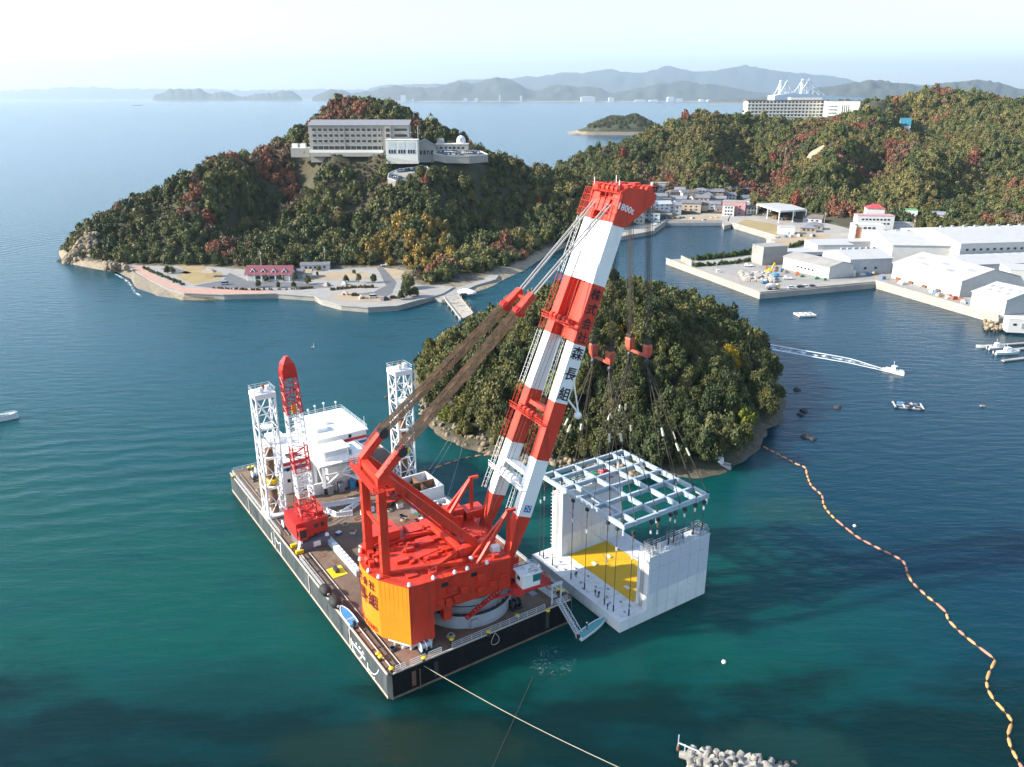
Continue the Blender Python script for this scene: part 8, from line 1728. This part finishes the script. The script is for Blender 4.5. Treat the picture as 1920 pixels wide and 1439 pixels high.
# ------------------------------------------------------------------ tetrapods
def tetra_mesh():
    mb = MB(); ds = [Vector((0, 0, 1)), Vector((.943, 0, -.333)), Vector((-.471, .816, -.333)), Vector((-.471, -.816, -.333))]
    for d_ in ds: mb.tube(d_ * .05, d_ * 1.05, .50, 10, .33)
    mb.ball((0, 0, 0), .5, 10, 6); return mb.mesh('tetrapod', M('tetrapod concrete', (.27, .255, .225), .9, var=.15, scale=.8, dirt=(.13, .12, .10), dscale=.7, dlo=.5, dhi=.75))
tm = tetra_mesh(); rt_ = random.Random(14); nt_ = 0
for j in range(5):
    for i in range(13):
        u_ = 1296 + i * 14.5 + (j % 2) * 7 + rt_.uniform(-3, 3); v_ = 1420 + j * 11 + (i - 2) * 1.6 * (1 if j < 2 else .6) + rt_.uniform(-3, 3) + max(0, i - 7) * 2.2
        if v_ > 1460 or u_ > 1490: continue
        z_ = .3 + .45 * j + rt_.uniform(-.2, .3); p = at(u_, v_, z_); o = link('tetrapod', tm, None, p); s_ = rt_.uniform(1.3, 1.65); o.scale = (s_, s_, s_); o.rotation_euler = (rt_.uniform(0, 6.28), rt_.uniform(0, 6.28), rt_.uniform(0, 6.28)); tag(o, 'pale concrete tetrapod in the breakwater heap at the lower edge', 'tetrapod', 'tetrapods of the breakwater'); nt_ += 1
nv_ = MB(); pos = [at(1290 + rt_.random() * 200, 1432 + rt_.random() * 25, -.2) for _ in range(60)]
rubble('breakwater_core', 'dark wet stones at the water line of the breakwater', pos, ROCKD, .4, 1.0, 15)
o = thing('light_frame', 'thin white navigation light frame sticking out from the breakwater', 'light frame', at(1300, 1412, 1)); a, b = at(1312, 1410, 2.0), at(1272, 1393, 2.4)
MB().bar(a, b, .18).build('arm', GREYW, o); MB().bar(b - UP * 1.6, b + UP * 1.6, .13).build('mast', GREYW, o); MB().bar(a.lerp(b, .68) - UP * 2.6, a.lerp(b, .68) + UP * .2, .15).build('post', GREYW, o); MB().bar(at(1304, 1418, .8), a.lerp(b, .68) - UP * 1.4, .09).build('brace', GREYW, o); MB().tube(b - UP * 1.5, b - UP * .6, .22, 8).build('lamp', RUST, o)
# ------------------------------------------------------------------ people
def person_mesh():
    me = bpy.data.meshes.new('person'); J = [(0, 0, .95, .15, .11), (0, 0, 1.15, .15, .11), (0, 0, 1.38, .19, .12), (0, 0, 1.50, .06, .06), (0, .0, 1.62, .095, .105), (0, 0, 1.73, .08, .09), (.09, 0, .88, .09, .09), (.11, .01, .48, .06, .065), (.12, 0, .08, .045, .05), (.12, -.13, .04, .045, .035), (-.09, 0, .88, .09, .09), (-.11, .01, .48, .06, .065), (-.12, 0, .08, .045, .05), (-.12, -.13, .04, .045, .035), (.21, 0, 1.38, .06, .06), (.27, .02, 1.12, .045, .045), (.25, -.1, .88, .033, .035), (.25, -.13, .80, .04, .025), (-.21, 0, 1.38, .06, .06), (-.27, .02, 1.12, .045, .045), (-.22, -.16, .95, .033, .035), (-.21, -.2, .88, .04, .025)]
    E_ = [(0, 1), (1, 2), (2, 3), (3, 4), (4, 5), (0, 6), (6, 7), (7, 8), (8, 9), (0, 10), (10, 11), (11, 12), (12, 13), (2, 14), (14, 15), (15, 16), (16, 17), (2, 18), (18, 19), (19, 20), (20, 21)]
    me.from_pydata([j[:3] for j in J], E_, []); o = bpy.data.objects.new('person', me); COL.objects.link(o); sk_ = o.modifiers.new('skin', 'SKIN'); o.modifiers.new('sub', 'SUBSURF').levels = 1
    for k, j in enumerate(J): v = me.skin_vertices[0].data[k]; v.radius = (j[3], j[4]); v.use_root = (k == 0)
    dg = bpy.context.evaluated_depsgraph_get(); dg.update(); r = bpy.data.meshes.new_from_object(o.evaluated_get(dg)); bpy.data.objects.remove(o); return r
pm_ = person_mesh(); WORK = MC('work clothes', .8)
pm_.materials.clear(); pm_.materials.append(WORK)
SKIN = M('skin', (.45, .28, .20), .6)
def person(p, rz, col, hat, label):
    o = link('person', pm_, None, p); o.rotation_euler = (0, 0, rz); o.color = (*col, 1); tag(o, label, 'person', 'workers')
    h = MB().lathe([(.19, 1.66), (.135, 1.68), (.13, 1.76), (.08, 1.83), (.01, 1.85)], (0, -.01, 0), 12).build('helmet', MATS[hat], o, False)
    MB().box((0, -.098, 1.62), (.13, .03, .12)).build('face', SKIN, o, False); MB().box((0, 0, 1.22), (.36, .27, .34)).build('vest', MATS['vest_' + hat], o, False)
MATS = {'white': WHITE, 'yellow': YEL, 'vest_white': M('navy vest', (.02, .025, .06), .8), 'vest_yellow': M('green vest', (.02, .10, .08), .8)}
person(Q(17.2, 2.6, 2.51), .4, (.10, .10, .13), 'white', 'worker in dark clothes standing alone on the caisson deck')
person(Q(9.6, 1.6, 2.51), 2.0, (.03, .03, .04), 'yellow', 'worker in black bending group on the caisson deck, left one'); person(Q(8.8, 1.9, 2.51), 3.6, (.05, .05, .06), 'white', 'worker in black beside another on the caisson deck, right one')
person(Q(4.6, -.0 + .7, 2.51), 1.0, (.03, .10, .22), 'white', 'worker in blue at the corner of the caisson above the work boat'); person(Q(4.2, 17.2, 2.51), 1.5, (.02, .07, .22), 'white', 'worker in blue standing behind the near caisson wall')
person(wb.location + Vector((-1.2, -.9, .75)), 2.2, (.04, .04, .07), 'white', 'worker in dark clothes standing in the teal work boat')
# ------------------------------------------------------------------ rocky islet beyond the hills
ic = at(1165, 251, 0); IK = 1.55
ux = np.linspace(-115, 115, 56); uy = np.linspace(-60, 60, 30); AX, AY = np.meshgrid(ux, uy); axy = np.c_[AX.ravel(), AY.ravel()]
prof = np.interp(axy[:, 0], [-115, -85, -70, -50, -20, 5, 25, 50, 80, 115], [-4, 3, 9, 16, 28, 27, 32, 20, 6, -3])
iz = prof * np.clip(1 - (axy[:, 1] / 52) ** 2, -.2, 1) ** .6 if False else prof * np.sqrt(np.clip(1 - (axy[:, 1] / 55) ** 2, 0, 1)) - 4 * (np.abs(axy[:, 1]) > 52) + (vnoise(axy + 500, 12, 4) - .5) * 5
mbi = grid_mesh('islet', ux * IK + ic.x, uy * IK + ic.y, iz * IK, land_mat('islet ground', (.035, .045, .02), (.07, .07, .035), 9, (.27, .22, .16)), -2.5); tag(mbi, 'rocky islet with pale cliffs beyond the eastern hills', None, kind='structure')
q_ = scatter(6.5, -70, 100, -50, 45); zz_ = np.interp(q_[:, 0], [-115, -85, -70, -50, -20, 5, 25, 50, 80, 115], [-4, 3, 9, 16, 28, 27, 32, 20, 6, -3]) * np.sqrt(np.clip(1 - (q_[:, 1] / 55) ** 2, 0, 1)); k_ = zz_ > 11; q_, zz_ = q_[k_], zz_[k_]; n_ = len(q_)
forest('islet_wood', 'dark wood on top of the rocky islet', np.c_[q_[:, 0] * IK + ic.x, q_[:, 1] * IK + ic.y, zz_ * IK - 2], np.c_[np.full(n_, 7.), np.full(n_, 7.), np.full(n_, 9.)], rsn.randint(0, 5, n_), np.array(GREENS)[rsn.randint(0, 8, n_)], 9)
# ------------------------------------------------------------------ far mountains
FARM = land_mat('distant forested mountain', (.030, .042, .022), (.055, .060, .032), 25, (.20, .18, .13))
def range_(name, label, Y, depth, prof, seed):
    """mountain range: sky line given as photo pixels at distance Y, with real depth"""
    u0, u1 = prof[0][0], prof[-1][0]; n = 160; us = np.linspace(u0, u1, n); vs_ = np.interp(us, [p[0] for p in prof], [p[1] for p in prof])
    top = np.array([far(a, b, Y).z for a, b in zip(us, vs_)]); xs = np.array([far(a, 183, Y).x for a in us]); xy = np.c_[xs, np.full(n, float(Y))]
    top = np.maximum(top + ((vnoise(xy, Y * .006, seed) - .5) * Y * .0026 + (vnoise(xy, Y * .0026, seed + 7) - .5) * Y * .0016) * (top > 60), -10); rows = 15; V, F_ = [], []
    for j in range(rows):
        k = j / (rows - 1) * 2 - 1; yy = Y + k * depth; f_ = max(0., 1 - abs(k)) ** .85
        xy2 = np.c_[xs, np.full(n, yy)]; z_ = top * f_ * (1 + (vnoise(xy2, Y * .012, seed + 1) - .5) * 1.5 * (1 - f_) + (vnoise(xy2, Y * .004, seed + 3) - .5) * .35 * (f_ < .95)) - 12 * (f_ < .01)
        V += [(x * yy / Y, yy, z) for x, z in zip(xs, z_)]
    for j in range(rows - 1):
        for i in range(n - 1): F_.append((j * n + i, j * n + i + 1, (j + 1) * n + i + 1, (j + 1) * n + i))
    o = smooth(MB().add(V, F_).build(name, FARM)); tag(o, label, None, kind='structure')
range_('far_hills', 'low wooded island far out on the left', 24000, 900, [(286, 184), (292, 177), (304, 174), (318, 168), (335, 166), (355, 167), (372, 166), (385, 171), (398, 176), (412, 174), (428, 173), (442, 177), (455, 180), (470, 179), (488, 177), (510, 175), (528, 170), (545, 170), (558, 178), (566, 184)], 61)
range_('far_hills', 'wooded coast hills behind the headland summit', 22000, 1500, [(585, 184), (600, 176), (618, 168), (640, 170), (660, 173), (690, 172), (720, 166), (745, 161), (775, 163), (800, 166), (830, 160), (862, 152), (885, 157), (905, 152), (925, 147), (945, 146), (965, 153), (985, 166), (1000, 172), (1020, 165), (1045, 159), (1075, 163), (1110, 163), (1130, 168), (1150, 176), (1180, 168), (1215, 161), (1240, 156), (1270, 153), (1292, 152), (1310, 157), (1345, 160), (1375, 164), (1400, 171), (1430, 173), (1450, 178), (1480, 184)], 62)
range_('far_hills', 'wooded hills behind the suspension bridge', 15000, 1600, [(1330, 188), (1420, 184), (1460, 176), (1500, 172), (1540, 166), (1560, 162), (1590, 156), (1620, 150), (1640, 152), (1670, 155), (1700, 158), (1730, 162), (1760, 157), (1790, 153), (1820, 150), (1850, 152), (1880, 158), (1905, 166), (1960, 168), (2050, 160), (2150, 175)], 63)
range_('mountain_range', 'pale blue mountain range along the horizon', 36000, 3500, [(640, 186), (700, 164), (740, 160), (790, 158), (830, 158), (870, 150), (920, 147), (960, 147), (985, 143), (1010, 145), (1050, 136), (1085, 137), (1110, 135), (1140, 129), (1165, 134), (1200, 137), (1225, 131), (1248, 124), (1270, 130), (1300, 134), (1340, 133), (1365, 126), (1395, 123), (1430, 128), (1460, 134), (1500, 138), (1540, 141), (1580, 149), (1620, 156), (1700, 160), (1780, 158), (1850, 166), (1950, 178), (2100, 186)], 64)
range_('mountain_range', 'very pale mountains fading out on the left horizon', 48000, 4000, [(-350, 184), (-200, 176), (-60, 172), (60, 168), (150, 163), (230, 166), (330, 167), (450, 170), (560, 168), (680, 168), (800, 174), (900, 184)], 65)
# white coast buildings far across the strait
fb = random.Random(17)
for u_, w_, h_, lb in ((1102, 26, 9, 'widest white hotel block on the far shore'), (1146, 10, 7, 'white tower block right of the widest far hotel'), (1257, 12, 8, 'white building on the far shore above the little islet'), (1272, 14, 5, 'low white building next to it on the far shore'), (757, 10, 11, 'tall white block on the far shore right of the headland summit'), (775, 4, 5, 'small white block beside the tall far block'), (873, 7, 5, 'white building on the far shore in mid distance'), (893, 6, 6, 'second white building on the far shore'), (937, 3, 12, 'slim white chimney on the far shore'), (977, 4, 10, 'white tower on the far shore'), (1200, 20, 3, 'long low white row on the far shore'), (1225, 16, 3, 'second low white row on the far shore'), (1315, 8, 4, 'white block near the far shoreline bend'), (1330, 10, 3, 'low white block at the far shoreline bend')):
    p = far(u_, 188, 20200); o = thing('far_building', lb, 'building', (p.x, 20200, 0)); k = 1.0 / pxm(p); MB().box((0, 0, h_ * k / 2), (w_ * k, 200, h_ * k)).build('wall', WALLW, o, False); MB().box((0, 0, h_ * k + 6), (w_ * k * .7, 120, 12)).build('roof', GREYW, o, False)
shp = MB(); 
pts_ = [(u_, 188.6 + .4 * math.sin(u_ * .05)) for u_ in range(700, 1480, 12)]
for (a, b), (c, d) in zip(pts_[:-1], pts_[1:]): p, q = far(a, b, 20100), far(c, d, 20100); shp.add([(p.x, 20080, -2), (q.x, 20080, -2), (q.x, 20160, 14), (p.x, 20160, 14)], [(0, 1, 2, 3)])
tag(shp.build('far_beach', SANDC), 'pale strip of shore far across the strait', None, kind='structure')
for u_, v_, L, lb in ((258, 198.5, 130, 'long grey cargo ship far out on the left'), (548, 201, 40, 'tiny white vessel off the headland ridge'), (813, 206.8, 30, 'tiny white boat right of the headland summit')):
    p = at(u_, v_, 0); o = thing('far_ship', lb, 'ship', p); k = L; boat_geo(k, k * .15, k * .045, (.30, .33, .36) if L > 100 else (.8, .8, .8), 'x', o, WALLG); MB().box((-k * .38, 0, k * .10), (k * .09, k * .12, k * .11)).build('bridge_house', WHITE, o, False)
# ------------------------------------------------------------------ suspension bridge
sb = thing('suspension_bridge', 'white suspension bridge with two lattice towers beyond the eastern hotel', 'bridge', (far(1490, 190, 4200).x, 4200, 0))
BRM = M('bridge white', (.72, .74, .74), .5, var=.03)
tws = []
for u_, Y_, ut in ((1470, 4000, 151), (1511, 4150, 148.5)):
    top = far(u_, ut, Y_); k = 1 / pxm(top); hw_ = 8.0 * k; px_ = Vector((1, .25, 0)).normalized()
    for s_ in (-1, 1): MB().bar(Vector((top.x, Y_, 0)) + px_ * (hw_ * s_ * 1.1), Vector((top.x, Y_, top.z)) + px_ * (hw_ * s_ * .8), 3.6 * k).build('tower_leg', BRM, sb)
    for f_ in (.985, .55): MB().bar(Vector((top.x, Y_, top.z * f_)) - px_ * hw_, Vector((top.x, Y_, top.z * f_)) + px_ * hw_, 2.4 * k).build('tower_crossbeam', BRM, sb)
    for z0, z1 in ((.98, .78), (.78, .56), (.5, .25)):
        for s_ in (-1, 1): MB().bar(Vector((top.x, Y_, top.z * z0)) - px_ * (hw_ * s_ * .85), Vector((top.x, Y_, top.z * z1)) + px_ * (hw_ * s_ * .9), 1.7 * k).build('tower_brace', BRM, sb)
    tws.append((top, px_, hw_, k))
dkl = [far(1446, 185, 3900), far(1470, 181.5, 4000), far(1490, 181.5, 4080), far(1511, 182, 4150), far(1540, 184.5, 4200), far(1580, 187, 4250), far(1615, 189, 4300)]
for a, b in zip(dkl[:-1], dkl[1:]): MB().bar(a, b, 34, 26).build('deck_truss', BRM, sb)
def cable(p0, p1, sag, n=14):
    P_ = [p0.lerp(p1, i / n) - UP * (sag * 4 * (i / n) * (1 - i / n)) for i in range(n + 1)]; MB().path(P_, 2.2, 5).build('main_cable', BRM, sb); return P_
t0, t1 = tws[0][0], tws[1][0]
for s_ in (-1, 1):
    o0, o1 = tws[0][1] * (tws[0][2] * .8 * s_), tws[1][1] * (tws[1][2] * .8 * s_)
    P_ = cable(t0 + o0, t1 + o1, 60); cable(t0 + o0, dkl[0] + o0 * .6, 16); P2 = cable(t1 + o1, dkl[5] + o1 * .4, 30)
    for k in range(2, 13, 2): MB().bar(P_[k], Vector((P_[k].x, P_[k].y, dkl[2].z)), 1.0).build('hanger', BRM, sb)
    for k in range(2, 12, 2): MB().bar(P2[k], Vector((P2[k].x, P2[k].y, dkl[4].z)), 1.0).build('hanger', BRM, sb)
# ------------------------------------------------------------------ haze
hz = MB().box2((-72000, -1200, -30), (72000, 64000, 2400)).build('haze', None)
hz.data.materials.clear(); hm = bpy.data.materials.new('haze'); hm.use_nodes = True; ht_ = hm.node_tree; ht_.nodes.clear(); ho_ = ht_.nodes.new('ShaderNodeOutputMaterial'); pv = ht_.nodes.new('ShaderNodeVolumePrincipled')
pv.inputs['Color'].default_value = (.68, .85, 1.0, 1); pv.inputs['Density'].default_value = 3.4e-5; pv.inputs['Anisotropy'].default_value = .3
ht_.links.new(pv.outputs[0], ho_.inputs['Volume']); hz.data.materials.append(hm); tag(hz, 'pale sea haze over the strait', None, kind='stuff')
